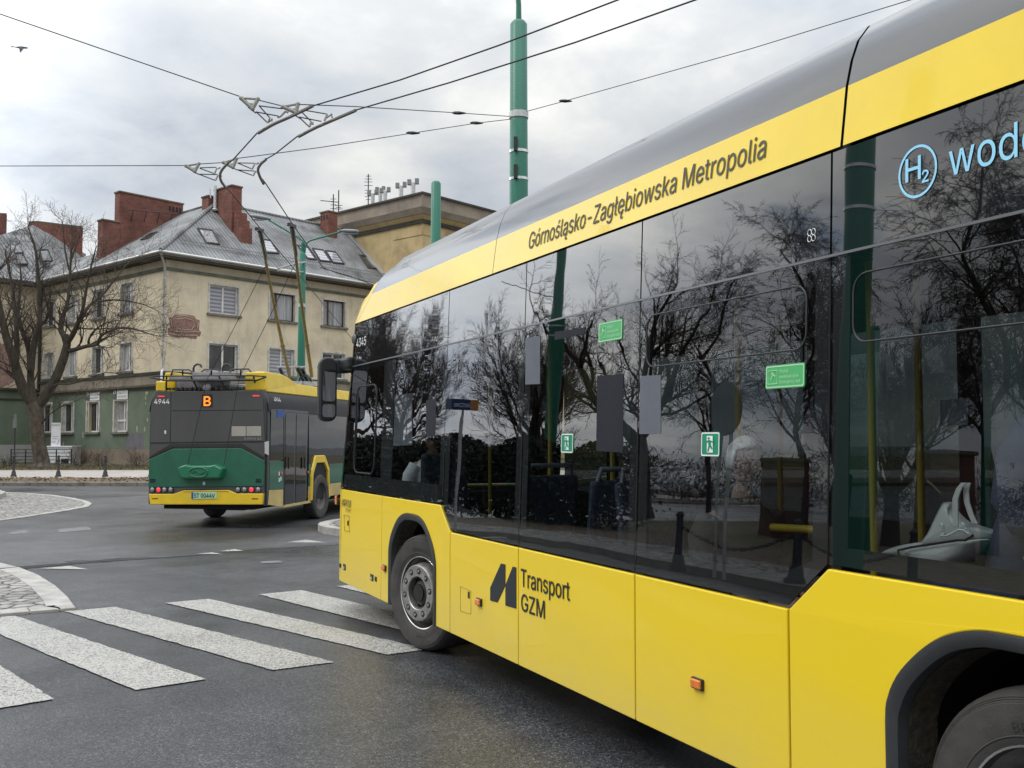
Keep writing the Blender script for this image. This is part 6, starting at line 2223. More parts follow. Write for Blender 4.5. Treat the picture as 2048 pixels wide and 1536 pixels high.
# mouldings run round the corner: mitred strips
def moulding(name, z0, z1, o0, o1, m, taper=0.0):
    mb = MB()
    for F, L, F2 in ((FA['R'], LR, FA['L']), (FA['L'], LL, FA['R'])):
        def cor(o):
            # corner point at equal offset from both walls
            k = o / math.sin(math.acos(max(-1, min(1, bR.dot(bL)))))
            return C0 - (bR + bL) * k
        def pt(a, o, z):
            return (cor(o) if a is None else F[0] + F[1] * a + F[2] * o) + Vector((0, 0, z))
        A = [pt(None, o0, z0), pt(None, o1 - taper, z0), pt(None, o1, z1), pt(None, o0, z1)]
        B = [pt(L, o0, z0), pt(L, o1 - taper, z0), pt(L, o1, z1), pt(L, o0, z1)]
        for i in range(4):
            j = (i + 1) % 4
            mb.face(A[i], A[j], B[j], B[i])
    return mb.build(name, m, house, world=True)


moulding('string_course', 5.70, 5.86, .0, .24, MT['cornice_green'], .10)
moulding('string_course', 4.98, 5.10, .0, .26, MT['stone_m'] if 'stone_m' in MT else PL['stone'], .06)
moulding('string_course', 4.90, 4.975, .0, .16, MT['soffit'])
moulding('eaves_moulding', 12.05, 12.22, .0, .18, MT['cornice_green'], .08)
moulding('eaves_soffit', 12.70, 12.82, -.1, .74, MT['soffit'])
moulding('eaves_fascia', 12.82, 13.0, .60, .80, PL['stone'])
mb = MB()
for F, L in ((FA['R'], LR), (FA['L'], LL)):
    pass
gut = [C0 + bL * LL + nL * .86, C0 - (bR + bL) * .86, C0 + bR * LR + nR * .86]
mb.tube([p + Vector((0, 0, 12.99)) for p in gut], .085, 8)
mb.build('gutter', MT['galv'], house, world=True, smooth=60)
for nm, p, m_ in (('downpipe', C0 - (bR + bL) * .14, 'galv'),):
    mb = MB()
    mb.tube([C0 - (bR + bL) * .80 + Vector((0, 0, 12.9)), p + Vector((0, 0, 12.2)), p + Vector((0, 0, 5.9))], .075, 8)
    q = C0 - (bR + bL) * .34
    mb.tube([p + Vector((0, 0, 5.95)), q + Vector((0, 0, 5.8)), q + Vector((0, 0, .3))], .075, 8)
    for z in (11.5, 9.6, 7.8, 6.3):
        mb.tube([p + Vector((0, 0, z - .05)), p + Vector((0, 0, z + .05))], .09, 8)
    mb.build(nm, MT['galv'], house, world=True, smooth=60)
mb = MB()
I0 = C0 + bL * LL
p = I0 + nL * .14 + nR * .14
mb.tube([p + Vector((0, 0, 12.9)), p + Vector((0, 0, .2))], .10, 8)
mb.build('downpipe', MT['iron'], house, world=True, smooth=60)
# ---- roof
ZE, ZR = 13.02, 18.1
def U3(a, b_, z):
    return C0 + bR * a + bL * b_ + Vector((0, 0, z))


Ec, Er, El = U3(-.86, -.86, ZE), U3(LR, -.86, ZE), U3(-.86, LL + 1, ZE)
Ap, Rr, Rl = U3(6.6, 5.0, ZR), U3(LR, 5.0, ZR), U3(6.6, 9.62, ZR)
Em = U3(-.86, 9.62, ZE)
mb = MB()
mb.prism([Ec, Er, Rr, Ap], [v - Vector((0, 0, .12)) for v in (Ec, Er, Rr, Ap)])
roofR = mb.build('roof', MT['roof_r'], house, world=True)
mb = MB()
mb.prism([Ec, Ap, Rl, Em], [v - Vector((0, 0, .12)) for v in (Ec, Ap, Rl, Em)])
Lo = [U3(-.86, 10.3, ZE), U3(2.0, 10.3, 15.0), U3(2.0, LL + 5, 15.0), El]
mb.prism(Lo, [v - Vector((0, 0, .12)) for v in Lo])
roofL = mb.build('roof', MT['roof_l'], house, world=True)
mb = MB()
mb.tube([Ec + Vector((0, 0, .04)), Ap + Vector((0, 0, .04))], .13, 6)
mb.tube([Ap + Vector((0, 0, .02)), Rr + Vector((0, 0, .02))], .12, 6)
mb.tube([Ap + Vector((0, 0, .02)), Rl + Vector((0, 0, .02))], .12, 6)
mb.build('ridge_cap', MT['roof_r'], roofR, world=True, smooth=60)
mb = MB()
mb.prism([U3(0, 10, Z1), U3(LR, 10, Z1), U3(LR, 10, 13), U3(0, 10, 13)], [U3(0, 9.9, Z1), U3(LR, 9.9, Z1), U3(LR, 9.9, 13), U3(0, 9.9, 13)])
mb.prism([U3(LR, 0, 0), U3(LR, 10, 0), U3(LR, 10, 13), U3(LR, 5, 18), U3(LR, 0, 13)], [U3(LR - .1, 0, 0), U3(LR - .1, 10, 0), U3(LR - .1, 10, 13), U3(LR - .1, 5, 18), U3(LR - .1, 0, 13)])
mb.prism([Rr, Ap, U3(6.6, 10.86, ZE), U3(LR, 10.86, ZE)], [v - Vector((0, 0, .1)) for v in (Rr, Ap, U3(6.6, 10.86, ZE), U3(LR, 10.86, ZE))])
mb.build('rear_wall', PL['beige'], house, world=True)


def chim(name_parent, a0, a1, b0, b1, z0, z1, cap=True, holes=0, cross=False):
    mb = MB()
    P = [U3(a0, b0, z0), U3(a1, b0, z0), U3(a1, b1, z0), U3(a0, b1, z0)]
    mb.prism([p + Vector((0, 0, z1 - z0)) for p in P], P)
    c = mb.build('chimney', MT['brick'], name_parent, world=True)
    if cap:
        mb = MB()
        e = .07
        P = [U3(a0 - e, b0 - e, z1), U3(a1 + e, b0 - e, z1), U3(a1 + e, b1 + e, z1), U3(a0 - e, b1 + e, z1)]
        mb.prism([p + Vector((0, 0, .12)) for p in P], P)
        mb.build('chimney_cap', MT['chim_cap'], c, world=True, bevel=.03)
    if holes:
        mb = MB()
        for k in range(holes):
            t = (k + .5) / holes
            if cross:
                bb_ = b0 + (b1 - b0) * t
                mb.obox(U3(a0 - .012, bb_ - .09, z1 - .55), bR * (a1 - a0 + .024), bL * .18, Vector((0, 0, .36)))
            aa = a0 + (a1 - a0) * t
            if not cross:
                mb.obox(U3(aa - .08, b0 - .012, z1 - .55), bR * .16, bL * .05, Vector((0, 0, .36)))
        mb.build('flue_opening', MT['frit'], c, world=True)
    return c


c = chim(roofL, 1.75, 6.7, 9.6, 10.3, 14.0, 18.75)
mb = MB()
for k in range(4):
    mb.obox(U3(5.55 + .28 * k, 9.58, 18.15), bR * .15, bL * .05, Vector((0, 0, .32)))
mb.build('flue_opening', MT['frit'], c, world=True)
mb = MB()
for a in (2.6, 3.6, 4.6, 5.6):
    mb.tube([U3(a, 9.55, 16.6 + .1 * a), U3(a, 9.2, 17.5 + .05 * a)], .03, 4)
mb.tube([U3(2.2, 9.2, 17.55), U3(6.2, 9.2, 17.9)], .03, 4)
mb.build('chimney_walkway', MT['iron'], c, world=True)
chim(roofL, .55, 1.74, 9.6, 10.3, 13.4, 16.6)
chim(roofR, 6.05, 6.85, 2.15, 4.35, 15.0, 18.75)
chim(roofR, 5.9, 6.6, 4.85, 5.7, 17.2, 18.45)
for k in range(3):
    chim(roofR, 6.2, 7.1, 1.85 - .32 * k, 2.14 - .32 * k, 14.6, 17.0 - .55 * k, cap=False)
chim(roofR, 15.65, 16.55, 3.7, 4.7, 16.2, 18.9, holes=3, cross=True)
chim(roofR, 17.9, 18.5, 6.0, 8.8, 16.5, 18.0, holes=6, cross=True)
# skylights laid on the two slopes
RN = (Er - Ec).cross(Ap - Ec).normalized()
if RN.z < 0:
    RN = -RN
LN = (El - Ec).cross(Ap - Ec).normalized()
if LN.z < 0:
    LN = -LN


def skylight(pts, off, P0, NN, par, m_='curtain', open_=0.0):
    q = [on_plane(off[0] + x / 5.12, off[1] + y / 5.12, P0, NN) for x, y in pts]
    c = sum(q, Vector()) / 4
    mb = MB()
    outr = [p + NN * .10 for p in q]
    inn = [c + (p - c) * .86 + NN * .10 for p in q]
    for i in range(4):
        j = (i + 1) % 4
        mb.face(outr[i], outr[j], inn[j], inn[i])
        mb.face(outr[i], outr[j], q[j], q[i])
        mb.face(inn[i], inn[j], c + (q[j] - c) * .86 + NN * .02, c + (q[i] - c) * .86 + NN * .02)
    s = mb.build('skylight', MT['soffit'], par, world=True)
    mb = MB()
    mb.face(*[c + (p - c) * .87 + NN * .05 for p in q])
    mb.build('pane', PN[m_], s, world=True)


skylight([(1095, 548), (1250, 570), (1330, 720), (1185, 705)], (180, 350), Ec, RN, roofR, 'curtain')
skylight([(222, 405), (308, 415), (402, 558), (262, 545)], (480, 400), Ec, RN, roofR, 'blind')
skylight([(580, 465), (690, 487), (780, 620), (690, 608)], (480, 400), Ec, RN, roofR, 'blind')
skylight([(735, 500), (850, 515), (935, 642), (818, 630)], (480, 400), Ec, RN, roofR, 'blind')
skylight([(868, 520), (975, 535), (1068, 662), (950, 650)], (480, 400), Ec, RN, roofR, 'blind')
skylight([(1215, 566), (1320, 578), (1420, 712), (1305, 700)], (480, 400), Ec, RN, roofR, 'dark')
skylight([(700, 585), (620, 610), (520, 672), (600, 655)], (180, 350), Ec, LN, roofL, 'dark')
# snow guard near the eaves
mb = MB()
def slopeR(a, b_):
    t = (b_ + .86) / 5.86
    return U3(a, b_, ZE + (ZR - ZE) * t)


for hh in (.08, .30):
    mb.tube([slopeR(1.0, .05) + RN * hh, slopeR(LR - .2, .05) + RN * hh], .018, 4)
a = 1.0
while a < LR - .2:
    mb.tube([slopeR(a, .05) + RN * .02, slopeR(a, .05) + RN * .36], .013, 3, caps=False)
    a += .17
mb.build('snow_guard', mat('grey_snow_guard', (.16, .165, .17), .6), roofR, world=True)
mb = MB()
q = U3(5.9, 4.0, 17.3)
mb.tube([q, q + Vector((0, 0, 1.75))], .11, 8)
mb.tube([q + Vector((-.3, 0, .9)), q + Vector((-.38, 0, 1.6))], .04, 6)
mb.lathe([(.2, 0), (.24, .1), (.1, .2)], q, (0, 0, 1), 8)
mb.build('vent_pipe', MT['galv'], roofR, world=True, smooth=60)
# painted cartouche on the right wall: flat sgraffito, generic lines
def e4(x, y):
    return fq(FA['R'], 280 + x / 7.68, 560 + y / 7.68)


def efill(pts, m, out, name, par):
    q = [e4(*p) for p in pts]
    mb = MB()
    mb.prism([fpt(FA['R'], a, z, out) for a, z in q], [fpt(FA['R'], a, z, out - .012) for a, z in q])
    return mb.build(name, m, par, world=True)


MT['sgraf'] = mat('faded_red_sgraffito', (0.20, 0.095, 0.085), 0.95, col2=(0.30, 0.19, 0.15), vscale=5)
MT['sgraf_line'] = mat('scratched_plaster_line', (0.46, 0.36, 0.28), 0.95)
em = efill([(445, 578), (505, 570), (530, 530), (700, 530), (830, 550), (860, 600), (915, 620), (905, 770), (940, 800), (915, 870), (880, 860), (865, 905), (760, 895), (740, 880), (630, 880), (610, 895), (480, 870), (430, 830), (425, 750), (460, 720)], MT['sgraf'], .014, 'painted_cartouche', house)
for pts in ([(555, 600), (700, 585), (820, 625), (835, 690), (800, 760), (700, 770), (590, 750), (545, 690)], [(510, 600), (560, 560), (700, 550), (840, 590), (875, 650)], [(450, 760), (560, 790), (700, 800), (850, 790), (920, 800)], [(450, 820), (600, 850), (740, 850), (880, 850)], [(470, 600), (480, 690)], [(895, 640), (880, 740)]):
    mb = MB()
    q = [e4(*p) for p in pts]
    mb.tube([fpt(FA['R'], a, z, .012) for a, z in q], .034, 4)
    mb.build('scratched_line', MT['sgraf_line'], em, world=True)
# bare patches on the green wall at the corner
rg = random.Random(8)
def patch(name, cx_, cz_, rx_, rz2, m, n=12):
    pts = []
    for k in range(n):
        a = 2 * math.pi * k / n
        r = 1 + rg.uniform(-.35, .35)
        pts.append((cx_ + rx_ * r * math.cos(a), cz_ + rz2 * r * math.sin(a)))
    mb = MB()
    mb.face(*[fpt(FA['L'], a, z, .008) for a, z in pts])
    mb.build(name, m, house, world=True, fix=False)


MT['bare'] = mat('bare_plaster_patch', (0.42, 0.41, 0.33), 0.95, var=.3, vscale=5)
for (x, y, a, b_) in ((1410, 700, .18, .12), (1400, 740, .08, .2), (1315, 1045, .1, .2), (1390, 1050, .09, .16), (797, 1105, .08, .2), (610, 1185, .07, .15), (1415, 960, .08, .12), (1400, 800, .08, .1), (967, 1050, .06, .2)):
    aa, z = fq(FA['L'], x / 4.8, 640 + y / 4.8)
    patch('bare_patch', aa, z, a, b_, MT['bare'])
q0, q1 = fq(FA['L'], 1220 / 4.8, 640 + 1090 / 4.8), fq(FA['L'], 1380 / 4.8, 640 + 1245 / 4.8)
mb = MB()
mb.face(*[fpt(FA['L'], a, z, .005) for a, z in ((q0[0] - .1, q0[1]), (q1[0], q0[1] + .05), (q1[0], q1[1]), (q0[0] + .3, q1[1]))])
mb.build('overpainted_patch', mat('grey_overpaint', (.155, .155, .17), .95, var=.15, vscale=2), house, world=True, fix=False)

# ---- signs over two ground floor windows (they hang on the wall: things of their own)
def wall_sign(label, px0, py0, px1, py1, lines):
    a0, zt = fq(FA['L'], px0, py0)
    a1, zb = fq(FA['L'], px1, py1)
    F = FA['L']
    t = thing('wall_sign', label, 'sign', fpt(F, (a0 + a1) / 2, zb, .05), 0, 'office signs over the ground floor windows')
    mb = MB()
    fbox(mb, F, a1, a0, zb, zt, .03, .07)
    mb.build('sign_board', MT['white_board'], t, world=True)
    mb = MB()
    fbox(mb, F, a0 + .08, a0 + .55, zb, zt, .03, .06)
    o = mb.build('sign_emblem_panel', mat('grey_green_panel', (.10, .12, .12), .6, var=.3, vscale=5), t, world=True)
    mb = MB()
    mb.tube([fpt(F, a0 + .31 + .13 * math.cos(g), (zt + zb) / 2 + .16 + .12 * math.sin(g), .063) for g in [R(k * 30) for k in range(-2, 8)]], .03, 4)
    mb.build('emblem_mark', MT['white_letter'], o, world=True)
    mb = MB()
    Hh = zt - zb
    for i, tx in enumerate(lines):
        zz_ = zb + Hh * (.58 - .42 * i)
        put_text(mb, tx, lambda x, y: fpt(F, a0 - (a0 - a1) * .08 - x, zz_ + y, .073), width=(a0 - a1) * .84, cap=Hh * .24)
    mb.build('sign_lettering', MT['letter'], t, world=True, fix=False)


wall_sign('white sign reading RADCA PRAWNY above a ground floor window', 182, 785, 200.5, 800, ('RADCA', 'PRAWNY'))
wall_sign('white sign reading DORADCA PODATKOWY nearest the corner of the house', 236, 781.5, 257, 797.5, ('DORADCA', 'PODATKOWY'))

# ---- left wing
I0 = C0 + bL * LL
wing = thing('side_house', 'shaded neighbouring house wing with hipped metal roof behind the bare tree', 'house', I0, math.atan2(bR.y, bR.x))
FW = (I0, -bR, nR)
wall('upper_wall', FW, 0, 14, 5.3, 13.0, [(4.5, 6.4, 9.7, 11.6), (4.5, 6.4, 6.1, 7.9), (9.5, 11.4, 9.7, 11.6), (9.5, 11.4, 6.1, 7.9)], PL['beige'], wing)
for h in ((4.5, 6.4, 9.7, 11.6), (4.5, 6.4, 6.1, 7.9), (9.5, 11.4, 9.7, 11.6), (9.5, 11.4, 6.1, 7.9)):
    window(FW, h, wing, 'win_white', 'dark', .5)
wall('ground_floor_wall', FW, 0, 14, 1.35, 5.3, [], PL['green'], wing)
wall('plinth', FW, 0, 14, -.1, 1.35, [], mat('pale_grey_wall', (.40, .40, .40), .9, var=.15, vscale=1.5), wing, out=.04)
mb = MB()
fbox(mb, FW, 0, 14, 5.22, 5.36, 0, .25)
fbox(mb, FW, 0.2, 14, 4.55, 4.62, 0, .10)
mb.build('string_course', MT['soffit'], wing, world=True)
mb = MB()
fbox(mb, FW, 0.6, 14, 12.7, 13.0, -.1, .8)
mb.build('eaves', MT['soffit'], wing, world=True)
a_, z_ = fq(FW, 10, 690)
_, z2_ = fq(FW, 10, 772)
mb = MB()
pts = [(1.75, z_), (4.2, z_ + .2), (4.2, z2_ - .3), (2.6, z2_ - .1), (1.85, z2_ + .3)]
mb.face(*[fpt(FW, a, z, .01) for a, z in pts])
mb.build('faded_mural', mat('faded_red_mural', (.24, .13, .125), .95, col2=(.36, .26, .22), vscale=1.6), wing, world=True, fix=False)
apx = at(66, 450, 80)
e0 = I0 + nR * .8 + nL * .8 + Vector((0, 0, 13.02))
e1 = I0 - bR * 14 + nR * .8 + Vector((0, 0, 13.02))
lf = at(-70, 492, 74)
bk = at(172, 508, 88)
mb = MB()
mb.prism([e0, apx, lf, e1], [v - Vector((0, 0, .15)) for v in (e0, apx, lf, e1)])
mb.prism([e0, bk, apx], [v - Vector((0, 0, .15)) for v in (e0, bk, apx)])
wroof = mb.build('roof', MT['roof_r'], wing, world=True)
WN = (apx - e0).cross(e1 - e0).normalized()
if WN.z < 0:
    WN = -WN
skylight([(400, 770), (490, 765), (540, 890), (435, 890)], (0, 350), e0, WN, wroof, 'dark')
skylight([(150, 800), (230, 800), (290, 920), (180, 920)], (0, 350), e0, WN, wroof, 'dark')
for (xa_, ya, xb_, yb, Y0, Y1, zb_) in ((74, 445, 166, 456, 81, 86.5, 17.2), (-40, 428, 14, 430, 76, 79, 14.0)):
    p, q = at(xa_, ya, Y0), at(xb_, yb, Y1)
    d = q - p
    d.z = 0
    th_ = Vector((-d.y, d.x, 0)).normalized() * .8
    mb = MB()
    P = [Vector((p.x, p.y, zb_)), Vector((q.x, q.y, zb_)), Vector((q.x, q.y, zb_)) + th_, Vector((p.x, p.y, zb_)) + th_]
    T = [Vector((v.x, v.y, zz2)) for v, zz2 in zip(P, (p.z, q.z, q.z, p.z))]
    mb.prism(T, P)
    c_ = mb.build('chimney', MT['brick'], wroof, world=True)
    mb = MB()
    mb.prism([v + Vector((0, 0, .15)) for v in T], T)
    mb.build('chimney_cap', MT['chim_cap'], c_, world=True, bevel=.03)
# white entrance block and board in front of it, iron railing
ent = thing('entrance_steps', 'white painted entrance block behind the black railing by the tree', 'entrance', at(110, 932, 67.5))
p0, p1 = at(88, 895, 67.5), at(143, 931, 67.5)
mb = MB()
mb.box(((p0.x + p1.x) / 2, 68.2, p0.z / 2), (p1.x - p0.x, 1.4, p0.z))
mb.box(((p0.x + p1.x) / 2, 68.2, p0.z + .05), (p1.x - p0.x + .1, 1.5, .1))
mb.build('block', MT['white_board'], ent, world=True, bevel=.02)
q0, q1 = at(121, 919, 67.4), at(136, 932, 67.4)
mb = MB()
mb.box(((q0.x + q1.x) / 2, 67.5, q0.z / 2 + .05), (q1.x - q0.x, .06, q0.z))
mb.build('opening', MT['frit'], ent, world=True)
bd = thing('notice_board', 'tall white notice board with grey lettering standing on the entrance block', 'board', at(110, 895, 67.9))
b0, b1 = at(102.5, 846, 67.9), at(120, 894, 67.9)
mb = MB()
mb.box(((b0.x + b1.x) / 2, 67.95, (b0.z + b1.z) / 2), (b1.x - b0.x, .06, b0.z - b1.z + .04))
mb.build('board', MT['white_board'], bd, world=True)
mb = MB()
Wb, Hb = b1.x - b0.x, b0.z - b1.z
for tx, u, v, wf, c_ in (('NOTARIUSZ', .06, .87, .88, .10), ('kancelaria', .08, .42, .72, .045), ('notarialna', .16, .33, .55, .045), ('wejście', .08, .19, .42, .05)):
    mb = MB()
    put_text(mb, tx, lambda x, y: Vector((b0.x + Wb * u + x, 67.915, b1.z + Hb * v + y)), width=Wb * wf, cap=Hb * c_ * .9)
    mb.build('board_lettering', MT['letter_band'], bd, world=True, fix=False)
mb = MB()
mb.obox(Vector((b0.x + Wb * .66, 67.912, b1.z + Hb * .10)), Vector((Wb * .05, 0, 0)), Vector((Wb * .22, 0, Hb * .22)), Vector((0, .004, 0)))
mb.build('board_arrow', MT['letter_band'], bd, world=True, fix=False)
ra = thing('railing', 'black iron railing with four rails left of the white entrance', 'railing', at(82, 932, 66))
r0, r1 = at(22.5, 899, 66), at(143, 899, 66)
gz = at(82, 931, 66).z
mb = MB()
for k in range(5):
    z = r0.z - (r0.z - gz) * (k / 4.6)
    mb.tube([Vector((r0.x, 66, z)), Vector((r1.x, 66, z))], .024, 5)
mb.build('rail', MT['iron'], ra, world=True)
for px in (22.5, 51.5, 113, 143):
    x = at(px, 899, 66).x
    mb = MB()
    mb.box((x, 66, (r0.z + .03) / 2), (.06, .06, r0.z + .03))
    mb.build('post', MT['iron'], ra, world=True)

# ---- taller ochre block
K0 = C0 + bR * LR - bL * 3.75
yb_ = thing('apartment_block', 'tall ochre apartment block with flat grey parapet behind the metal roof', 'apartment block', K0, math.atan2(bR.y, bR.x))
FYL = (K0, bL, nL)
FYR = (K0, bR, nR)
ZT, ZC = 19.55, 18.1
for F, L in ((FYL, 16), (FYR, 24)):
    wall('wall', F, 0, L, 0, ZC, [(x, x + 1.5, z, z + 1.7) for x in (3.2, 8.2, 13.2) for z in (2.6, 6.2, 9.8)] if F is FYR else [], PL['ochre'], yb_)
    wall('parapet', F, -.10, L, ZC, ZT, [], PL['parapet'], yb_, out=.10)
for x in (3.2, 8.2, 13.2):
    for z in (2.6, 6.2, 9.8):
        window(FYR, (x, x + 1.5, z, z + 1.7), yb_, 'win_white', 'dark', .5)
def mould2(name, z0, z1, o1, m, taper=0.0, o0=0.0):
    mb = MB()
    for F, L in ((FYL, 16), (FYR, 24)):
        def pt(a, o, z):
            return (K0 - (bR + bL) * o if a is None else F[0] + F[1] * a + F[2] * o) + Vector((0, 0, z))
        A = [pt(None, o0, z0), pt(None, o1 - taper, z0), pt(None, o1, z1), pt(None, o0, z1)]
        B = [pt(L, o0, z0), pt(L, o1 - taper, z0), pt(L, o1, z1), pt(L, o0, z1)]
        for i in range(4):
            j = (i + 1) % 4
            mb.face(A[i], A[j], B[j], B[i])
    mb.build(name, m, yb_, world=True)


mould2('cornice', 18.02, 18.45, .75, PL['parapet'], .25)
mould2('cornice', 17.72, 18.0, .45, PL['ochre'], .3)
mould2('cornice', 17.45, 17.7, .18, MT['soffit'], .05)
mould2('coping', ZT, ZT + .14, .28, MT['soffit'])
mb = MB()
mb.prism([K0 + bL * a + bR * b_ + Vector((0, 0, ZT - .2)) for a, b_ in ((0, 0), (16, 0), (16, 24), (0, 24))], [K0 + bL * a + bR * b_ + Vector((0, 0, ZT - .4)) for a, b_ in ((0, 0), (16, 0), (16, 24), (0, 24))])
mb.build('flat_roof', MT['soffit'], yb_, world=True)
mb = MB()
zz1 = fq(FYL, 842, 440)[1]
mb.prism([fpt(FYL, a, z, .05) for a, z in ((0, 16.6), (3.2, 16.6), (3.2, 16.9), (0, 16.9))], [fpt(FYL, a, z, .0) for a, z in ((0, 16.6), (3.2, 16.6), (3.2, 16.9), (0, 16.9))])
mb.prism([fpt(FYR, a, z, .05) for a, z in ((0, 16.6), (22, 16.6), (22, 16.9), (0, 16.9))], [fpt(FYR, a, z, .0) for a, z in ((0, 16.6), (22, 16.6), (22, 16.9), (0, 16.9))])
mb.build('wall_band', PL['ochre'], yb_, world=True)
# verge flashing of the metal roof against the block
mb = MB()
v0, v1 = Er + Vector((0, 0, .08)), Rr + Vector((0, 0, .08))
mb.obox(v0 - bR * .5, bR * .5, v1 - v0, Vector((0, 0, .12)))
mb.build('verge_flashing', MT['galv'], roofR, world=True)

# ---- aerials and cell antennas
def z42(x, y):
    return 600 + x / 4.267, 330 + y / 4.267


def cell_antenna(x, y0, y1, w, Y, label):
    top, bot = at(*z42(x, y0), Y), at(*z42(x, y1), Y)
    t = thing('cell_antenna', label, 'antenna', bot, 0, 'cell antennas on the flat roof')
    mb = MB()
    zc_ = top.z - (top.z - bot.z) * .32
    mb.tube([bot - Vector((0, 0, .8)), Vector((bot.x, bot.y, zc_))], .17, 8)
    mb.build('mast', MT['galv'], t, world=True, smooth=60)
    ww = w / 4.267 / FOC * Y
    mb = MB()
    mb.tube([Vector((bot.x - ww / 2, Y, zc_)), Vector((bot.x + ww / 2, Y, zc_))], .10, 6)
    mb.build('cross_arm', MT['galv'], t, world=True)
    for s in (-1, 1):
        mb = MB()
        mb.box((bot.x + s * ww / 2, Y, zc_ + .1 + .12 * s * .3), (.30, .25, (top.z - bot.z) * .46))
        mb.build('antenna_panel', MT['lamp'], t, world=True, bevel=.03)


for i, (x, y0, y1, w, Y, lb) in enumerate(((620, 215, 312, 62, 84, 'first grey cell antenna from the left, beside the lattice aerial'), (685, 185, 300, 55, 83, 'second grey cell antenna from the left, partly behind its neighbour'), (726, 195, 288, 62, 82, 'third grey cell antenna from the left, in the close cluster'), (862, 150, 252, 62, 78, 'fourth grey cell antenna from the left, standing apart'), (965, 120, 228, 66, 75.5, 'rightmost and nearest grey cell antenna by the roof corner'))):
    cell_antenna(x, y0, y1, w, Y, lb)


def aerial(x, y0, y1, Y, label, bars, boom=None):
    top, bot = at(*z42(x, y0), Y), at(*z42(x, y1), Y)
    t = thing('tv_aerial', label, 'aerial', bot)
    mb = MB()
    mb.tube([bot - Vector((0, 0, 1.5)), top], .05, 5)
    mb.build('mast', MT['wire_thin'], t, world=True)
    mb = MB()
    for (yy, w_) in bars:
        c = at(*z42(x, yy), Y)
        mb.tube([c - Vector((w_, 0, 0)), c + Vector((w_, .0, 0))], .025, 4)
    if boom:
        a_, b2 = at(*z42(*boom[0]), Y), at(*z42(*boom[1]), Y)
        mb.tube([a_, b2], .035, 4)
    mb.build('aerial_elements', MT['wire_thin'], t, world=True)


aerial(285, 250, 400, 83, 'thin television aerial with a long side boom on the metal roof', [(290, .25), (315, .2), (340, .25), (372, .25)], ((175, 303), (335, 318)))
aerial(330, 215, 395, 82, 'taller thin television aerial right of the long boom', [(345, .3), (362, .2), (375, .3)])
aerial(583, 78, 322, 85, 'tall lattice aerial rising left of the cell antennas', [(95, .2), (120, .3), (145, .35), (175, .35), (215, .3), (240, .3), (270, .3), (295, .2)])
# ================================================================== poles, wires, bollards, trees, bird
def ring(mb, c, r, h, n=16):
    mb.lathe([(r, -h), (r + .012, -h), (r + .012, h), (r, h)], c, (0, 0, 1), n)


def street_pole(label, px, Y, d, py_top, taper=.8, group='green steel poles at the junction', bands=()):
    b_ = Vector(((px - 1024) / FOC * Y * (1 / CP if False else 1.0), Y, 0))
    b_.x = at(px, 500, Y).x
    t = thing('street_pole', label, 'pole', b_, 0, group)
    zt = at(px, py_top, Y).z
    mb = MB()
    r = d / 2
    mb.lathe([(0, zt + .05), (r * taper * .7, zt + .045), (r * taper, zt - .02), (r * (taper + .1), zt * .55), (r * 1.12, zt * .25), (r * 1.15, .0)], (0, 0, 0), (0, 0, 1), 28)
    mb.build('pole', MT['pole_green'], t, smooth=50)
    for (py, nm) in bands:
        z = at(px, py, Y).z
        mb = MB()
        ring(mb, (0, 0, z), r * (taper + .06), .025 if nm == 'thin' else .06)
        mb.build('clamp_band', MT['bright'] if nm == 'thin' else MT['galv'], t, smooth=40)
        if nm == 'thin':
            mb = MB()
            mb.box((-.06, -r * (taper + .1) - .02, z + .10), (.07, .05, .26))
            mb.build('bracket', MT['iron'], t)
    return t, b_, zt


tall, tb_, tz = street_pole('tallest green steel pole rising behind the yellow bus roof', 1037.5, 19.0, .345, 47, .93, bands=((231, 'wide'), (304, 'thin'), (359, 'thin')))
mb = MB()
mb.tube([(0, 0, tz), (0, 0, tz + .35), (-.02, 0, tz + .65), (-.12, 0, tz + 1.1), (-.35, 0, tz + 1.5), (-.9, -.1, tz + 1.9)], [.055, .05, .05, .045, .045, .04], 8)
mb.build('lamp_arm', MT['pole_green'], tall, smooth=60)
mb = MB()
mb.ball((-1.25, -.12, tz + 1.95), (.42, .14, .08), 12, 8)
mb.build('lamp_head', MT['lamp'], tall, smooth=180)
street_pole('shorter green steel pole in front of the ochre block', 871.5, 31.0, .305, 366, .97)
lamp, lb_, lz = street_pole('green lamp post with two arms behind the trolleybus', 605, 36.0, .37, 507, .62, bands=((611, 'wide'),))
mb = MB()
mb.tube([(0, 0, lz - .05), (0, 0, lz + .38)], .06, 8)
mb.build('pole_top', MT['pole_green'], lamp, smooth=60)
def lp(x, y):
    p = at(480 + x / 5.12, 400 + y / 5.12, 36.0)
    return p - lb_


for arm, (h0, h1) in (([(665, 540), (668, 480), (655, 430), (600, 385), (340, 232), (290, 200)], ((290, 195), (105, 152))), ([(668, 480), (685, 440), (720, 415), (1000, 335), (1045, 318)], ((1045, 312), (1215, 325)))):
    mb = MB()
    mb.tube([lp(*p) for p in arm], .032, 7)
    mb.build('lamp_arm', MT['pole_green'], lamp, smooth=60)
    a, b_ = lp(*h0), lp(*h1)
    d = b_ - a
    mb = MB()
    mb.tube([a - d * .15, a, a + d * .1, a + d * .6, b_ - d * .04, b_], [.035, .05, .085, .10, .08, .04], 10)
    o = mb.build('lamp_head', MT['lamp'], lamp, smooth=60)
    for v in o.data.vertices:
        v.co.z = (v.co.z - (a.z + b_.z) / 2) * .75 + (a.z + b_.z) / 2
    mb = MB()
    mb.ball((a + b_) / 2 - Vector((0, 0, .10)), (.30, .07, .03), 10, 6)
    mb.build('lamp_glass', MT['paper_dark'], o, smooth=180)

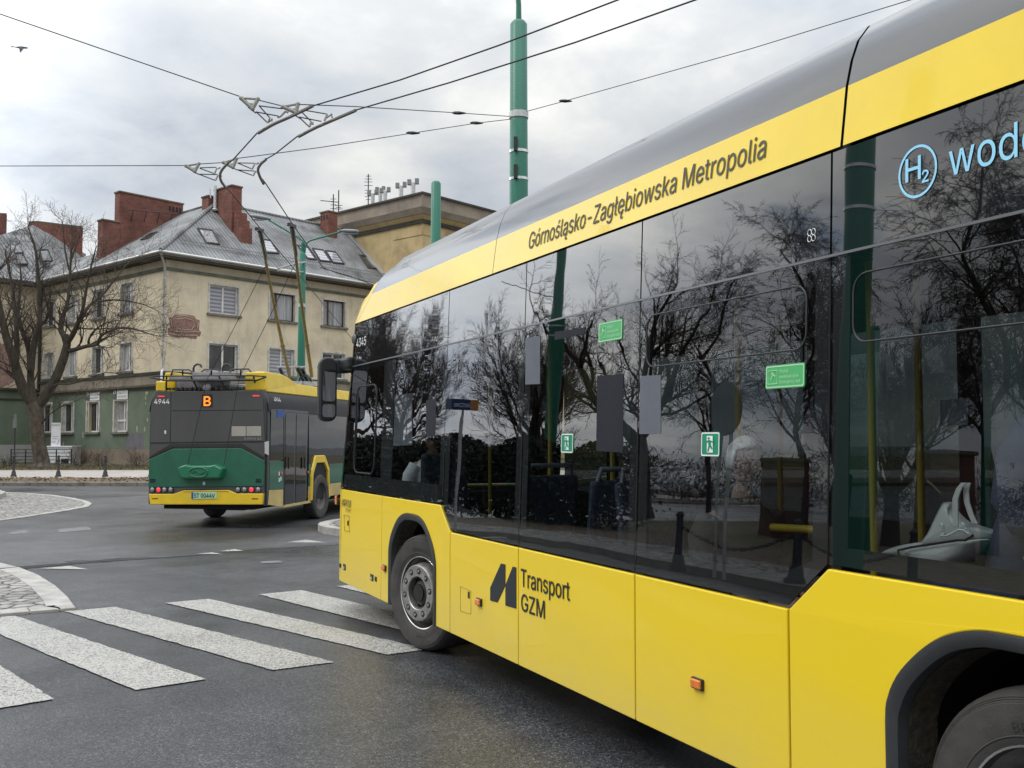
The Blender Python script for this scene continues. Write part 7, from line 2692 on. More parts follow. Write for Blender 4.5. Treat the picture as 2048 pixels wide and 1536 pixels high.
# ---- overhead wires
WR = MT['wire']
def wire(name, label, pts, r=.010, m=None, group='contact wires'):
    mb = MB()
    mb.tube(pts, r, 6)
    o = mb.build(name, m or WR, smooth=60)
    return tag(o, label, 'wire', group)


def catmull(P, n=6):
    out = []
    Q = [P[0] * 2 - P[1]] + P + [P[-1] * 2 - P[-2]]
    for i in range(1, len(Q) - 2):
        p0, p1, p2, p3 = Q[i - 1:i + 3]
        for k in range(n):
            t = k / n
            out.append(.5 * ((2 * p1) + (p2 - p0) * t + (2 * p0 - 5 * p1 + 4 * p2 - p3) * t * t + (3 * p1 - p0 - 3 * p2 + p3) * t ** 3))
    out.append(P[-1])
    return out


wl = [(1420, -75), (1235, 0), (1000, 90), (800, 160), (625, 212), (575, 236), (517, 263), (470, 315), (444, 340), (440, 352), (444, 366), (462, 385), (519, 455), (579, 527)]
wr_ = [(1590, -75), (1390, 0), (1150, 85), (900, 165), (712, 220), (655, 244), (598, 270), (550, 308), (522, 324), (515, 338), (520, 352), (532, 368), (583.5, 446), (646, 535), (673, 546), (760, 570)]
def ext(P, k=26.0):
    d0, d1 = (P[0] - P[1]).normalized(), (P[-1] - P[-2]).normalized()
    return [P[0] + d0 * k] + P + [P[-1] + d1 * k]


wire('contact_wire', 'left contact wire curving over the junction to the trolley pole', ext([wp(*p) for p in wl]), .0088)
wire('contact_wire', 'right contact wire curving over the junction to the trolley pole', ext([wp(*p) for p in wr_]), .0088)


def curve_rail(label, pts, r):
    o = wire('curve_rail', label, catmull([wp(*p) - Vector((0, 0, .012)) for p in pts], 5), r, MT['tube_grey'], 'curved guide rails on the contact wires')
    o['category'] = 'guide rail'


curve_rail('long grey guide rail on the left contact wire', [(625, 210), (575, 234), (546, 247), (517, 264)], .022)
curve_rail('long grey guide rail on the right contact wire', [(711, 219), (655, 243), (626, 256), (598, 271)], .022)
curve_rail('short bent guide rail by the left chimney', [(458, 322), (444, 338), (440, 350), (443, 362), (452, 374)], .02)
curve_rail('short bent guide rail right of the left one', [(532, 317), (521, 327), (516, 338), (520, 352), (527, 366)], .02)


def zc4(x, y):
    return 340 + x / 5.12, 150 + y / 5.12


def hanger(label, tri, strands, claws, Zd):
    """triangular insulator frame with stay strands and claw clamps"""
    c = [at(*zc4(*p), Zd) for p in tri]
    t = thing('wire_hanger', label, 'wire hanger', sum(c, Vector()) / 3, 0, 'triangular wire hangers')
    mb = MB()
    mb.tube([c[0], c[1]], .016, 6)
    mb.tube([c[0], c[2]], .026, 6)
    mb.tube([c[1], c[2]], .026, 6)
    mb.face(c[0].lerp(c[2], .35), c[2], c[1].lerp(c[2], .45), c[0].lerp(c[1], .55).lerp(c[2], .45))
    for p in c:
        mb.ball(p, .030, 8, 6)
    mb.build('insulator_frame', MT['insul'], t, world=True, smooth=60)
    mb = MB()
    for (p, q) in strands:
        mb.tube([at(*zc4(*p), Zd), at(*zc4(*q), Zd)], .008, 4)
    mb.build('stay_strand', MT['wire_thin'], t, world=True)
    for cl in claws:
        mb = MB()
        mb.tube([at(*zc4(*p), Zd) for p in cl], .014, 5)
        mb.build('clamp_claw', MT['insul'], t, world=True, smooth=60)


Za, Zb = 12.7, 15.2
hanger('first wire hanger, left one of the upper pair over the junction', [(728, 236), (900, 246), (845, 345)], [((910, 312), (1015, 430)), ((880, 375), (1000, 490)), ((910, 315), (1150, 345)), ((880, 378), (1110, 420)), ((800, 330), (880, 390))], [[(1000, 490), (1025, 430), (1020, 480), (1048, 445), (1040, 475)]], Za)
hanger('second wire hanger, right one of the upper pair beside the long rails', [(1155, 325), (1310, 296), (1290, 385)], [((1345, 375), (1440, 470)), ((1320, 430), (1430, 535)), ((1345, 355), (1610, 400)), ((1320, 430), (1550, 475)), ((1260, 400), (1340, 450))], [[(1100, 435), (1130, 425), (1180, 375), (1210, 385)], [(1430, 530), (1445, 470), (1440, 510), (1468, 485), (1465, 510)], [(1580, 470), (1610, 400), (1600, 440), (1660, 400), (1660, 440)]], Za)
hanger('third wire hanger, leftmost of the lower pair above the roof', [(165, 930), (295, 908), (255, 985)], [((305, 955), (455, 1010)), ((240, 995), (465, 1080)), ((305, 950), (475, 945)), ((280, 1015), (490, 1020))], [[(455, 1015), (478, 950), (490, 960), (515, 945)], [(465, 1080), (492, 1025), (510, 1045), (530, 1030)]], Zb)
hanger('fourth wire hanger, right one of the lower pair by the brick chimney', [(548, 895), (680, 858), (645, 945)], [((690, 900), (845, 965)), ((660, 960), (850, 1030)), ((690, 900), (870, 903)), ((680, 970), (880, 985))], [[(840, 965), (870, 905), (885, 910), (910, 898)], [(850, 1035), (875, 985), (895, 995), (915, 990)]], Zb)
# span wires
hz = at(1037, 231, 19).z
tpL, tpR = at(1022, 233, 19.0 - .15), at(1056, 222, 19.0)
def span(label, pts):
    wire('span_wire', label, pts, .0068, MT['wire_thin'], 'thin span wires')


span('thin span wire from the upper left sky to the first hanger', [at(-420, -105, 12.2), at(0, 28, 12.4), at(480, 193, Za)])
span('thin span wire from the upper hangers to the tall green pole', [at(516, 200, Za), at(565, 212, Za), at(604, 209, Za), at(710, 213, 13.8), at(920, 226, 17.3), tpL])
span('level thin span wire crossing the left sky to the third hanger', [at(-420, 333, 19), at(0, 332, 17), at(372, 331, Zb)])
span('thin span wire from the lower hangers to the tall green pole', [at(398, 328, Zb), at(448, 325, Zb), at(473, 317, Zb), at(640, 295, 16.2), at(826, 266, 17.6), at(955, 246, 18.5), tpL - Vector((0, 0, .05))])
span('thin span wire from the tall pole to the upper right', [tpR, at(1130, 202, 18.0), at(1500, 98, 15.0), at(1820, 0, 13.0), at(2300, -150, 11.0), at(2300, -150, 11.0) + (at(2300, -150, 11.0) - at(1820, 0, 13.0)) * 4])
for i, (px, py, Y, lb) in enumerate(((918, 226, 17.28, 'small insulator on the upper span wire left of the tall pole'), (953, 246, 18.49, 'small insulator on the lower span wire left of the tall pole'), (826, 266, 17.6, 'farther insulator on the lower span wire'), (1131, 202, 18.0, 'insulator on the span wire right of the tall pole'))):
    p = at(px, py, Y)
    d = Vector((1, .25, .05)).normalized()
    mb = MB()
    mb.lathe([(.010, -.12), (.026, -.08), (.030, 0), (.02, .07), (.010, .12)], p, d, 10)
    tag(mb.build('span_insulator', MT['iron'], smooth=50), lb, 'insulator', 'span wire insulators')
mb = MB()
mb.tube([at(640, 535, 35), at(700, 552, 34), at(760, 575, 33)], .016, 5)
tag(mb.build('feeder_cable', MT['wire']), 'dark feeder cable sagging right of the lamp post', 'cable')
for (a, b_, lb) in (((480, 655, 23.2), (612, 640, 35.8), 'pale bracket arm reaching left from the lamp post'),):
    mb = MB()
    mb.tube([at(556, 537, 34.5), at(580, 530, 35), at(611, 524, 35.9)], .035, 6)
    mb.tube([at(556, 541, 34.5), at(590, 545, 35), at(606, 544, 35.9)], .03, 6)
    mb.build('bracket_arm', MT['insul'], lamp, world=True, smooth=60)

# ---- bollards and chains on the far pavement
def bollard(px, label, Y=44.6):
    x = at(px, 900, Y).x
    t = thing('bollard', label, 'bollard', (x, Y, .12), 0, 'black iron bollards along the far pavement')
    mb = MB()
    mb.lathe([(.13, 0), (.13, .05), (.10, .10), (.085, .22), (.055, .27), (.05, .80), (.045, .84), (.06, .86), (.06, .90), (.03, .94), (0, .945)], (0, 0, 0), (0, 0, 1), 12)
    mb.build('post', MT['iron'], t, smooth=40)
    mb = MB()
    mb.lathe([(.07, .68), (.075, .70), (.07, .72)], (0, 0, 0), (0, 0, 1), 10)
    mb.build('chain_collar', MT['iron'], t)
    return Vector((x, Y, .12 + .70))


bx_ = [bollard(-62, 'black bollard left of the thin signpost, at the photo edge'), bollard(28.5, 'black bollard at the foot of the thin signpost'), bollard(117.7, 'black bollard in front of the white entrance'), bollard(211.5, 'black bollard in front of the brown plinth'), bollard(303, 'black bollard hidden behind the trolleybus corner')]


def chain(a, b_, label, sag=.30):
    n = 30
    mb = MB()
    pts = [a.lerp(b_, i / n) - Vector((0, 0, sag * (1 - (2 * i / n - 1) ** 2))) for i in range(n + 1)]
    for i in range(n):
        p, q = pts[i], pts[i + 1]
        d = (q - p)
        s = Vector((0, 0, .022)) if i % 2 else Vector((0, .022, 0))
        mb.tube([p - d * .12 + s, q + d * .12 + s, q + d * .12 - s, p - d * .12 - s], .008, 4, closed=True)
    o = mb.build('chain', MT['iron'], fix=False)
    tag(o, label, 'chain', 'chains between the bollards')


for i, lb in enumerate(('slack chain at the left photo edge', 'slack chain below the tree trunk', 'slack chain in front of the white entrance wall', 'slack chain running behind the trolleybus')):
    chain(bx_[i], bx_[i + 1], lb)
t = thing('signpost', 'thin dark signpost with a small pale sign by the tree', 'signpost', (at(29, 900, 46).x, 46, .12))
mb = MB()
zt = at(29, 852, 46).z
mb.tube([(0, 0, 0), (0, 0, zt - .12 + .5)], .035, 6)
mb.build('post', MT['iron'], t)
mb = MB()
mb.box((0, -.05, zt - .12 + .12), (.16, .03, .42))
mb.box((.02, -.05, zt - .12 + .42), (.10, .03, .20))
mb.build('sign_plate', MT['sign_back'], t)

# ---- bare trees
def grow(mb, p, d, L, r, lvl, maxl, rg, up=.12, spread=.75, twigmb=None, ratio=.62, kids=(5, 7), wig=.16, minr=.004, droop=0.0):
    n = 5 if lvl < 2 else (4 if lvl < maxl else 3)
    pts, rs = [p.copy()], [r]
    d = d.normalized()
    for i in range(n):
        jit = Vector((rg.gauss(0, wig), rg.gauss(0, wig), rg.gauss(0, wig * .8)))
        d = (d + jit + Vector((0, 0, up - droop * (lvl > 1)))).normalized()
        p = p + d * (L / n)
        pts.append(p.copy())
        rs.append(max(minr, r * (1 - .62 * (i + 1) / n)))
    tgt = mb if (lvl <= 1 or twigmb is None) else twigmb
    sides = 7 if r > .10 else (5 if r > .035 else 3)
    tgt.tube(pts, rs, sides, caps=False)
    if lvl >= maxl:
        return
    k = rg.randint(*kids)
    for i in range(k):
        t = .22 + .78 * (i + rg.random() * .6) / k
        t = min(t, .999)
        f = t * n
        j = min(int(f), n - 1)
        q = pts[j].lerp(pts[j + 1], f - j)
        dd = (pts[j + 1] - pts[j]).normalized()
        side = dd.orthogonal().normalized()
        side = (Matrix.Rotation(rg.uniform(0, 6.283), 3, dd) @ side)
        nd = (dd * (1 - spread * .55) + side * spread * rg.uniform(.7, 1.2)).normalized()
        rr = max(minr, rs[j] * rg.uniform(.45, .65))
        grow(mb, q, nd, L * ratio * rg.uniform(.7, 1.15) * (1.0 - .25 * t), rr, lvl + 1, maxl, rg, up, spread, twigmb, ratio, kids, wig, minr, droop)
    # leader continues
    grow(mb, pts[-1], d, L * ratio * .9, rs[-1], lvl + 1, maxl, rg, up, spread, twigmb, ratio, kids, wig, minr, droop)


TZ = 58.0
tree = thing('bare_tree', 'old bare tree with flaking trunk in front of the green walled house', 'tree', at(84, 940, TZ))
tmb, wmb, bmb = MB(), MB(), MB()
rg = random.Random(21)


def limb(pts, r0, r1, kids=True, L=2.6, lv=1, every=1, dep=0.0, maxl=4):
    n = len(pts)
    P = [at(px, py, TZ + dep * i / max(1, n - 1)) for i, (px, py) in enumerate(pts)]
    P = catmull(P, 3)
    m = len(P)
    rs = [(r0 + (r1 - r0) * i / (m - 1)) * (.9 if r0 < .3 else 1) for i in range(m)]
    tmb.tube(P, rs, 9 if r0 > .15 else 6, caps=False)
    if kids:
        for i in range(3, m, every):
            dd = (P[i] - P[i - 1]).normalized()
            for _ in range(1 if i < m - 1 else 3):
                s = Matrix.Rotation(rg.uniform(0, 6.283), 3, dd) @ dd.orthogonal().normalized()
                nd = (dd * .75 + s * rg.uniform(.5, .9) + Vector((0, 0, .1))).normalized()
                grow(tmb, P[i], nd, L * rg.uniform(.6, 1.1) * (1 - .25 * i / m), max(.012, min(.05, rs[i] * .42)), lv + 1, maxl, rg, .07, .8, wmb, .62, (3, 5), .19, .006)


bmb.tube(catmull([at(86, 946, TZ), at(84, 925, TZ), at(78, 893, TZ), at(74, 858, TZ), at(73, 826, TZ), at(68, 806, TZ)], 3), [.62, .50, .46, .43, .41, .40, .39, .38, .37, .37, .37, .38, .40, .41, .42, .40], 14, caps=False)
for k in range(5):
    a = R(200 + k * 40)
    bmb.tube([at(84, 925, TZ), at(85, 936, TZ) + Vector((math.cos(a) * .5, math.sin(a) * .5, 0)), at(86, 942, TZ) + Vector((math.cos(a) * .95, math.sin(a) * .95, 0))], [.3, .2, .08], 6)
limb([(72, 815), (50, 785), (36, 750), (26, 715), (14, 680), (5, 640), (-4, 600), (-12, 550)], .33, .13, L=2.8, dep=-2)
limb([(30, 725), (34, 700), (33, 660), (30, 620), (24, 570), (16, 530), (10, 500)], .20, .04, L=1.6, dep=1)
limb([(70, 815), (62, 770), (61, 730), (57, 695), (44, 660), (36, 630), (38, 600), (42, 560), (40, 525)], .26, .04, L=1.7, dep=2)
limb([(62, 740), (66, 700), (72, 670), (80, 645), (78, 600), (77, 560), (72, 505), (62, 470), (56, 455)], .22, .03, L=1.5, dep=-1)
limb([(80, 650), (92, 640), (97, 620), (92, 600), (84, 560)], .11, .04, L=2.0)
limb([(76, 812), (95, 785), (112, 755), (124, 725), (131, 702), (134, 684), (130, 670)], .30, .19, kids=False)
limb([(134, 690), (128, 672), (122, 660), (124, 640), (130, 620), (136, 600), (139, 565), (142, 510), (143, 485), (146, 462)], .21, .03, L=1.45, dep=2)
limb([(134, 686), (146, 668), (156, 645), (165, 620), (174, 570), (184, 525), (192, 495)], .19, .03, L=1.7, dep=-2)
limb([(142, 520), (152, 492), (160, 470)], .07, .02, L=1.3)
limb([(138, 540), (130, 500), (127, 465), (123, 440)], .07, .02, L=1.25)
limb([(160, 640), (178, 612), (192, 602), (215, 578), (240, 545), (262, 520)], .13, .025, L=2.6, dep=2)
limb([(136, 702), (150, 699), (175, 692), (195, 688), (202, 672), (220, 662), (245, 655), (275, 660), (300, 668), (318, 672)], .15, .02, L=2.3, dep=-2)
limb([(178, 692), (178, 678), (190, 660), (215, 645), (245, 640)], .09, .02, L=2.3, dep=-1)
limb([(195, 604), (222, 600), (255, 602), (290, 610), (315, 622)], .07, .02, L=2.0, dep=1)
limb([(155, 655), (180, 658), (215, 657), (255, 658)], .06, .02, L=1.9)
limb([(90, 800), (108, 770), (140, 768), (175, 758), (210, 745), (240, 748)], .07, .015, L=1.7, dep=-2)
limb([(82, 850), (95, 832), (120, 815), (150, 803), (180, 787)], .06, .012, L=1.5, dep=-2)
limb([(36, 760), (20, 745), (5, 738), (-15, 730)], .07, .02, L=1.8, dep=-1)
for o in (bmb.build('trunk', MT['bark_pale'], tree, smooth=60, world=True, fix=False), tmb.build('limbs', MT['bark'], tree, smooth=60, world=True, fix=False), wmb.build('crown', MT['twig'], tree, world=True, fix=False)):
    pass

# ---- leafless shrubs by the plinth
for (px, py, Y, h, lb) in ((157, 934, 60, 1.1, 'left leafless shrub against the brown plinth'), (200, 934, 60, 1.0, 'middle leafless shrub against the brown plinth'), (277, 934, 60, 1.0, 'right leafless shrub beside the trolleybus'), (14, 934, 61, .8, 'low leafless shrub by the signpost')):
    b_ = at(px, py, Y)
    b_.z = .12
    t = thing('leafless_shrub', lb, 'shrub', b_, 0, 'leafless shrubs')
    mb = MB()
    for k in range(16):
        a = rg.uniform(0, 6.28)
        grow(mb, b_ + Vector((math.cos(a) * .12, math.sin(a) * .12, 0)), Vector((math.cos(a) * .5, math.sin(a) * .5, 1)), h * rg.uniform(.5, .9), .014, 2, 4, rg, .02, .7, None, .55, (2, 3), .2, .006)
    mb.build('stems', MT['twig'], t, world=True, fix=False)

# ---- bird
c = at(41, 95, 60)
t = thing('bird', 'small dark bird flying in the upper left sky', 'bird', c)
mb = MB()
s = .30
body = []
for (x, r) in ((-1.0, .06), (-.6, .13), (-.1, .24), (.35, .26), (.75, .18), (1.0, .20), (1.2, .12), (1.42, .03)):
    body.append([Vector((x * s, r * s * math.cos(a), r * s * .9 * math.sin(a) + .06 * s * x)) for a in [2 * math.pi * k / 10 for k in range(11)]])
mb.grid(body)
mb.grid([[Vector((-1.0 * s, y * s, 0)), Vector((-1.7 * s, y * s * 1.8, -.02))] for y in (-.15, 0, .15)])
mb.build('body', MT['bird'], t, smooth=180)
for sd_, tip in ((1, (.2, 1.7, .6)), (-1, (.1, -1.2, -1.5))):
    mb = MB()
    a, b_ = Vector((.5 * s, .15 * s * sd_, .1 * s)), Vector((-.3 * s, .15 * s * sd_, .1 * s))
    tipv = Vector(tip) * s
    mid = (a + b_) / 2 + tipv * .5 + Vector((.15 * s, 0, .15 * s))
    mb.prism([a, mid + Vector((.3 * s, 0, 0)), tipv, mid - Vector((.45 * s, 0, 0)), b_], [p - Vector((0, 0, .012)) for p in (a, mid + Vector((.3 * s, 0, 0)), tipv, mid - Vector((.45 * s, 0, 0)), b_)])
    mb.build('wing', MT['bird'], t)
t.rotation_euler = (0, 0, R(20))
# ================================================================== the park side of the junction (seen in the bus windows)
def mp(px, py, z=0.0):
    """ground point that the flat bus side mirrors to this photo point"""
    p = gp(px, py, z)
    s = (p - Vector((3.13, 0, 0))).dot(BM)
    return p - BM * (2 * s)


def mat_at(px, py, Y):
    p = at(px, py, Y)
    s = (p - Vector((3.13, 0, 0))).dot(BM)
    return p - BM * (2 * s)


# park edge: kerb, cobble strip, soil
edge = [mp(*p) for p in ((690, 1020), (800, 1027), (895, 1033), (1034, 1036), (1150, 1050), (1265, 1068), (1450, 1095), (1640, 1125), (1900, 1150), (2200, 1180))]
edge = edge[:-1] + [edge[-2] + (edge[-2] - edge[-3]).normalized() * k for k in (3, 12, 40)]
dirs = []
for i in range(len(edge)):
    t = (edge[min(i + 1, len(edge) - 1)] - edge[max(i - 1, 0)]).normalized()
    n_ = Vector((-t.y, t.x, 0))
    if n_.dot(BM) > 0:
        n_ = -n_
    dirs.append(n_)


def strip(name, o0, o1, z, m, kind='structure', thick=.3):
    mb = MB()
    A = [e + d * o0 for e, d in zip(edge, dirs)]
    B = [e + d * o1 for e, d in zip(edge, dirs)]
    for i in range(len(A) - 1):
        mb.face(*[v + Vector((0, 0, z)) for v in (A[i], A[i + 1], B[i + 1], B[i])])
    for i in range(len(A) - 1):
        mb.face(A[i] + Vector((0, 0, z)), A[i + 1] + Vector((0, 0, z)), A[i + 1] - Vector((0, 0, thick)), A[i] - Vector((0, 0, thick)))
    o = mb.build(name, m, fix=False)
    o['kind'] = kind
    return o


strip('park_kerb', 0, .18, .13, MT['kerb_dark'])
strip('park_cobbles', .18, 2.4, .125, MT['cobble'])
strip('park_path', 2.4, 5.0, .128, MT['soil'])
far_ = [edge[-1] - BM * 160 - BD * 30, edge[0] - BM * 160 + BD * 60]
lawn_ = [e + d * 5.0 for e, d in zip(edge, dirs)] + far_
mb = MB()
mb.prism([p + Vector((0, 0, .125)) for p in lawn_], [p - Vector((0, 0, .2)) for p in lawn_])
structure(mb.build('park_lawn', MT['lawn']))

# bollards and chains on that side
bp = []
for k, px in enumerate((1365, 1595, 1835)):
    b_ = mp(px, (1100, 1112, 1128)[k])
    b_.z = .125
    t = thing('bollard', ('left', 'middle', 'right')[k] + ' black bollard of the chain fence mirrored in the bus windows', 'bollard', b_, 0, 'bollards on the park side')
    mb = MB()
    mb.lathe([(.13, 0), (.13, .05), (.10, .10), (.085, .22), (.055, .27), (.05, .80), (.045, .84), (.06, .86), (.06, .90), (.03, .94), (0, .945)], (0, 0, 0), (0, 0, 1), 12)
    mb.build('post', MT['iron'], t, smooth=40)
    bp.append(b_ + Vector((0, 0, .72)))
chain(bp[0], bp[1], 'left slack chain mirrored in the bus windows')
chain(bp[1], bp[2], 'right slack chain mirrored in the bus windows')

# hedge: one clipped mass of leaves
rg = random.Random(31)
hz_ = [mp(*p) for p in ((640, 985), (800, 988), (960, 993), (1100, 1000), (1235, 1010))]
hedge = thing('hedge', 'dark evergreen hedge mirrored low in the front bus windows', 'hedge', hz_[1])
mb = MB()
for i in range(len(hz_) - 1):
    a, b_ = hz_[i], hz_[i + 1]
    for k in range(9000):
        p = a.lerp(b_, rg.random()) + Vector((rg.gauss(0, .55), rg.gauss(0, .55), 0))
        z = .1 + rg.random() ** .7 * (2.0 + .25 * math.sin(p.x * 1.3) + .2 * math.sin(p.y * 2.1))
        s_ = rg.uniform(.035, .085)
        u = Vector((rg.gauss(0, 1), rg.gauss(0, 1), rg.gauss(0, 1))).normalized() * s_
        w_ = u.orthogonal().normalized() * s_ * .6
        p.z = z
        mb.face(p - u, p - w_, p + u, p + w_)
mb.build('leaves', MT['hedge'], hedge, world=True, fix=False)
mb = MB()
for i in range(14):
    p = hz_[0].lerp(hz_[-1], i / 13)
    mb.tube([p + Vector((0, 0, .05)), p + Vector((rg.gauss(0, .2), rg.gauss(0, .2), 1.0))], .03, 5)
mb.build('stems', MT['bark'], hedge, world=True)


def bare_tree(label, px, py_base, Y, height, seed, kind='oak', mats=('bark', 'twig'), group='bare trees of the park', loc=None):
    if loc is None:
        p = mat_at(px, 878, Y)
    else:
        p = Vector(loc)
    p.z = .1
    t = thing('bare_tree', label, 'tree', p, 0, group)
    a, b_ = MB(), MB()
    rg = random.Random(seed)
    if kind == 'oak':
        H = height
        tp = [p, p + Vector((.05, 0, H * .10)), p + Vector((rg.gauss(0, .2), rg.gauss(0, .2), H * .24))]
        r0 = H * .030
        a.tube([tp[0] - Vector((0, 0, .2)), tp[0] + Vector((0, 0, .25)), tp[1], tp[2]], [r0 * 1.7, r0 * 1.2, r0, r0 * .9], 10)
        n = 6
        for k in range(n):
            an = 2 * math.pi * (k + rg.random() * .5) / n
            d = Vector((math.cos(an), math.sin(an), rg.uniform(.55, 1.3)))
            grow(a, tp[2] - Vector((0, 0, rg.uniform(0, H * .06))), d, H * .40, r0 * rg.uniform(.42, .6), 0, 4, rg, .07, .72, b_, .60, (4, 5), .17, .0065)
    elif kind == 'round':
        H = height
        r0 = H * .026
        a.tube([p - Vector((0, 0, .2)), p + Vector((0, 0, H * .12)), p + Vector((0, 0, H * .30))], [r0 * 1.4, r0, r0 * .9], 9)
        n = 10
        for k in range(n):
            an = 2 * math.pi * (k + rg.random() * .6) / n
            d = Vector((math.cos(an) * .75, math.sin(an) * .75, rg.uniform(.5, 1.6)))
            grow(a, p + Vector((0, 0, H * rg.uniform(.11, .30))), d, H * .34, r0 * .36, 0, 4, rg, .10, .60, b_, .62, (5, 5), .13, .0065)
    else:                                       # birch: slim leader, fine drooping twigs
        H = height
        r0 = H * .0135
        q = [p + Vector((rg.gauss(0, .06) * i, rg.gauss(0, .06) * i, H * i / 9)) for i in range(10)]
        a.tube([q[0] - Vector((0, 0, .2))] + q[1:], [r0 * (1.15 - .1 * i) for i in range(10)], 8)
        for i in range(3, 10):
            for k in range(5):
                an = rg.uniform(0, 6.283)
                d = Vector((math.cos(an), math.sin(an), rg.uniform(.7, 1.3)))
                grow(a, q[i] + Vector((0, 0, rg.uniform(-.4, .4))), d, H * .26 * (1.15 - i / 14), r0 * .42 * (1.15 - .09 * i), 1, 4, rg, .04, .6, b_, .62, (4, 5), .16, .007, .14)
    a.build('trunk', MT[mats[0]], t, smooth=60, world=True, fix=False)
    b_.build('crown', MT[mats[1]], t, world=True, fix=False)
    return t


bare_tree('broad bare oak mirrored in the middle bus windows', 1285, 960, 41, 12.5, 3, 'oak')
bare_tree('slim bare birch mirrored beside the green sticker', 1590, 980, 38, 10.5, 5, 'birch')
bare_tree('forked bare tree mirrored in the rear bus window', 1785, 1000, 28, 8.4, 8, 'round')
bare_tree('tall bare birch mirrored at the rear window edge', 1985, 1000, 27, 10.2, 12, 'birch')
bare_tree('second bare birch mirrored near the rear window edge', 2070, 1000, 30, 11.0, 14, 'birch')
bare_tree('dense round bare tree mirrored above the driver window', 790, 960, 56, 12.0, 17, 'round')
bare_tree('spreading bare tree mirrored left of the street sign', 700, 960, 66, 15.0, 19, 'round')
bare_tree('bare tree mirrored behind the mirrored green pole', 1065, 960, 46, 10.2, 23, 'round')
bare_tree('leaning bare tree mirrored behind the broad oak', 1420, 960, 52, 11.5, 27, 'birch')
bare_tree('thin bare tree mirrored at the far window joint', 1660, 970, 40, 9.5, 33, 'birch')
# far scrub that reads as one mass
mb = MB()
rg = random.Random(77)
A = mat_at(600, 878, 95)
B = mat_at(2300, 878, 60)
for k in range(26000):
    t_ = rg.random()
    p = A.lerp(B, t_) + Vector((rg.gauss(0, 2), rg.gauss(0, 2), 0))
    h = (2.6 + 1.0 * math.sin(t_ * 40) + .7 * math.sin(t_ * 93)) * rg.random() ** .6
    p.z = .1 + h
    s_ = rg.uniform(.10, .38)
    u = Vector((rg.gauss(0, 1), rg.gauss(0, 1), abs(rg.gauss(0, 1)))).normalized() * s_
    w_ = u.orthogonal().normalized() * s_ * .10
    mb.face(p - u, p - w_, p + u, p + w_)
o = mb.build('distant_scrub', mat('reddish_winter_scrub', (.055, .035, .028), .95, col2=(.018, .013, .012), vscale=.8), fix=False)
o['kind'] = 'stuff'

# green poles on this side
def mirror_pole(label, px, Y, d, h, bands=()):
    b_ = mat_at(px, 878, Y)
    b_.z = 0
    t = thing('street_pole', label, 'pole', b_, 0, 'green steel poles on the park side')
    mb = MB()
    r = d / 2
    mb.lathe([(0, h + .05), (r * .7, h + .045), (r * .95, h - .02), (r, h * .5), (r * 1.1, 0)], (0, 0, 0), (0, 0, 1), 24)
    mb.build('pole', MT['pole_green'], t, smooth=50)
    for z in bands:
        mb = MB()
        ring(mb, (0, 0, z), r, .022)
        mb.build('clamp_band', MT['bright'], t)


mirror_pole('thick green pole mirrored at the joint of the rear windows', 1696, 14.5, .42, 9.5, (5.6, 6.2))
mirror_pole('short green pole mirrored in the rear window', 1738, 24, .30, 5.4)
mirror_pole('green pole with a span wire mirrored above the emergency sticker', 1094, 30.5, .36, 11.5, (5.6, 5.9))
mirror_pole('far green pole mirrored at the right photo edge', 1968, 27, .30, 5.0)
# span wire of that pole
wire('span_wire', 'thin span wire mirrored in the upper bus glazing', [mat_at(1094, 545, 30.5), mat_at(1045, 535, 29), mat_at(985, 520, 27)], .012, MT['wire_thin'], 'thin span wires')

# round sign seen from behind, street name sign
def msign():
    Y = 15.5
    c = mat_at(1441, 755, Y)
    b_ = Vector((c.x, c.y, .12))
    to = (mat_at(1441, 755, Y) - Vector((0, 0, 0)))
    n_ = (Vector((0, 0, 0)) - Vector((c.x, c.y, 0))).normalized()
    nv = (BM * 1.0).normalized()
    t = thing('road_sign', 'round road sign seen from behind, mirrored in the bus window', 'road sign', b_)
    mb = MB()
    r = 55 / FOC * Y
    mb.lathe([(0, -.012), (r, -.012), (r, .012), (0, .012)], c, nv, 40)
    mb.build('sign_disc', MT['sign_back'], t, world=True)
    for k, s in enumerate((-1, 1)):
        mb = MB()
        u = Vector((-nv.y, nv.x, 0)) * (.13 * s)
        mb.tube([b_ + u - nv * .04, Vector((c.x, c.y, c.z + .2)) + u - nv * .04], .03, 8)
        mb.build('post', MT['galv'], t, world=True, smooth=60)


msign()
Y = 22.0
p0, p1 = mat_at(880, 775, Y), mat_at(950, 775, Y)
hz2 = 11 / FOC * Y
t = thing('street_name_sign', 'blue street name sign reading Dworcowe mirrored in the bus window', 'street sign', Vector(((p0.x + p1.x) / 2, (p0.y + p1.y) / 2, .12)))
d = (p1 - p0)
d.z = 0
nv = Vector((d.y, -d.x, 0)).normalized()
if nv.dot(BM) < 0:
    nv = -nv
mb = MB()
mb.obox(p0 - Vector((0, 0, hz2)), d * .80, Vector((0, 0, 2 * hz2)), nv * .03)
mb.build('sign_plate', MT['sign_blue'], t, world=True)
mb = MB()
mb.obox(p0 + d * .805 - Vector((0, 0, hz2)), d * .195, Vector((0, 0, 2 * hz2)), nv * .03)
mb.build('sign_end', MT['sign_orange'], t, world=True)
mb = MB()
put_text(mb, 'Dworcowe', lambda x, y: p1 - d.normalized() * (x + d.length * .22) + Vector((0, 0, y - hz2 * .45)) + nv * .034, width=d.length * .5, cap=hz2 * .9)
mb.build('sign_lettering', MT['white_letter'], t, world=True, fix=False)
pm = (p0 + p1) / 2
mb = MB()
mb.tube([Vector((pm.x, pm.y, .1)) - nv * .05, Vector((pm.x, pm.y, p0.z + .2)) - nv * .05], .03, 8)
mb.build('post', MT['galv'], t, world=True, smooth=60)
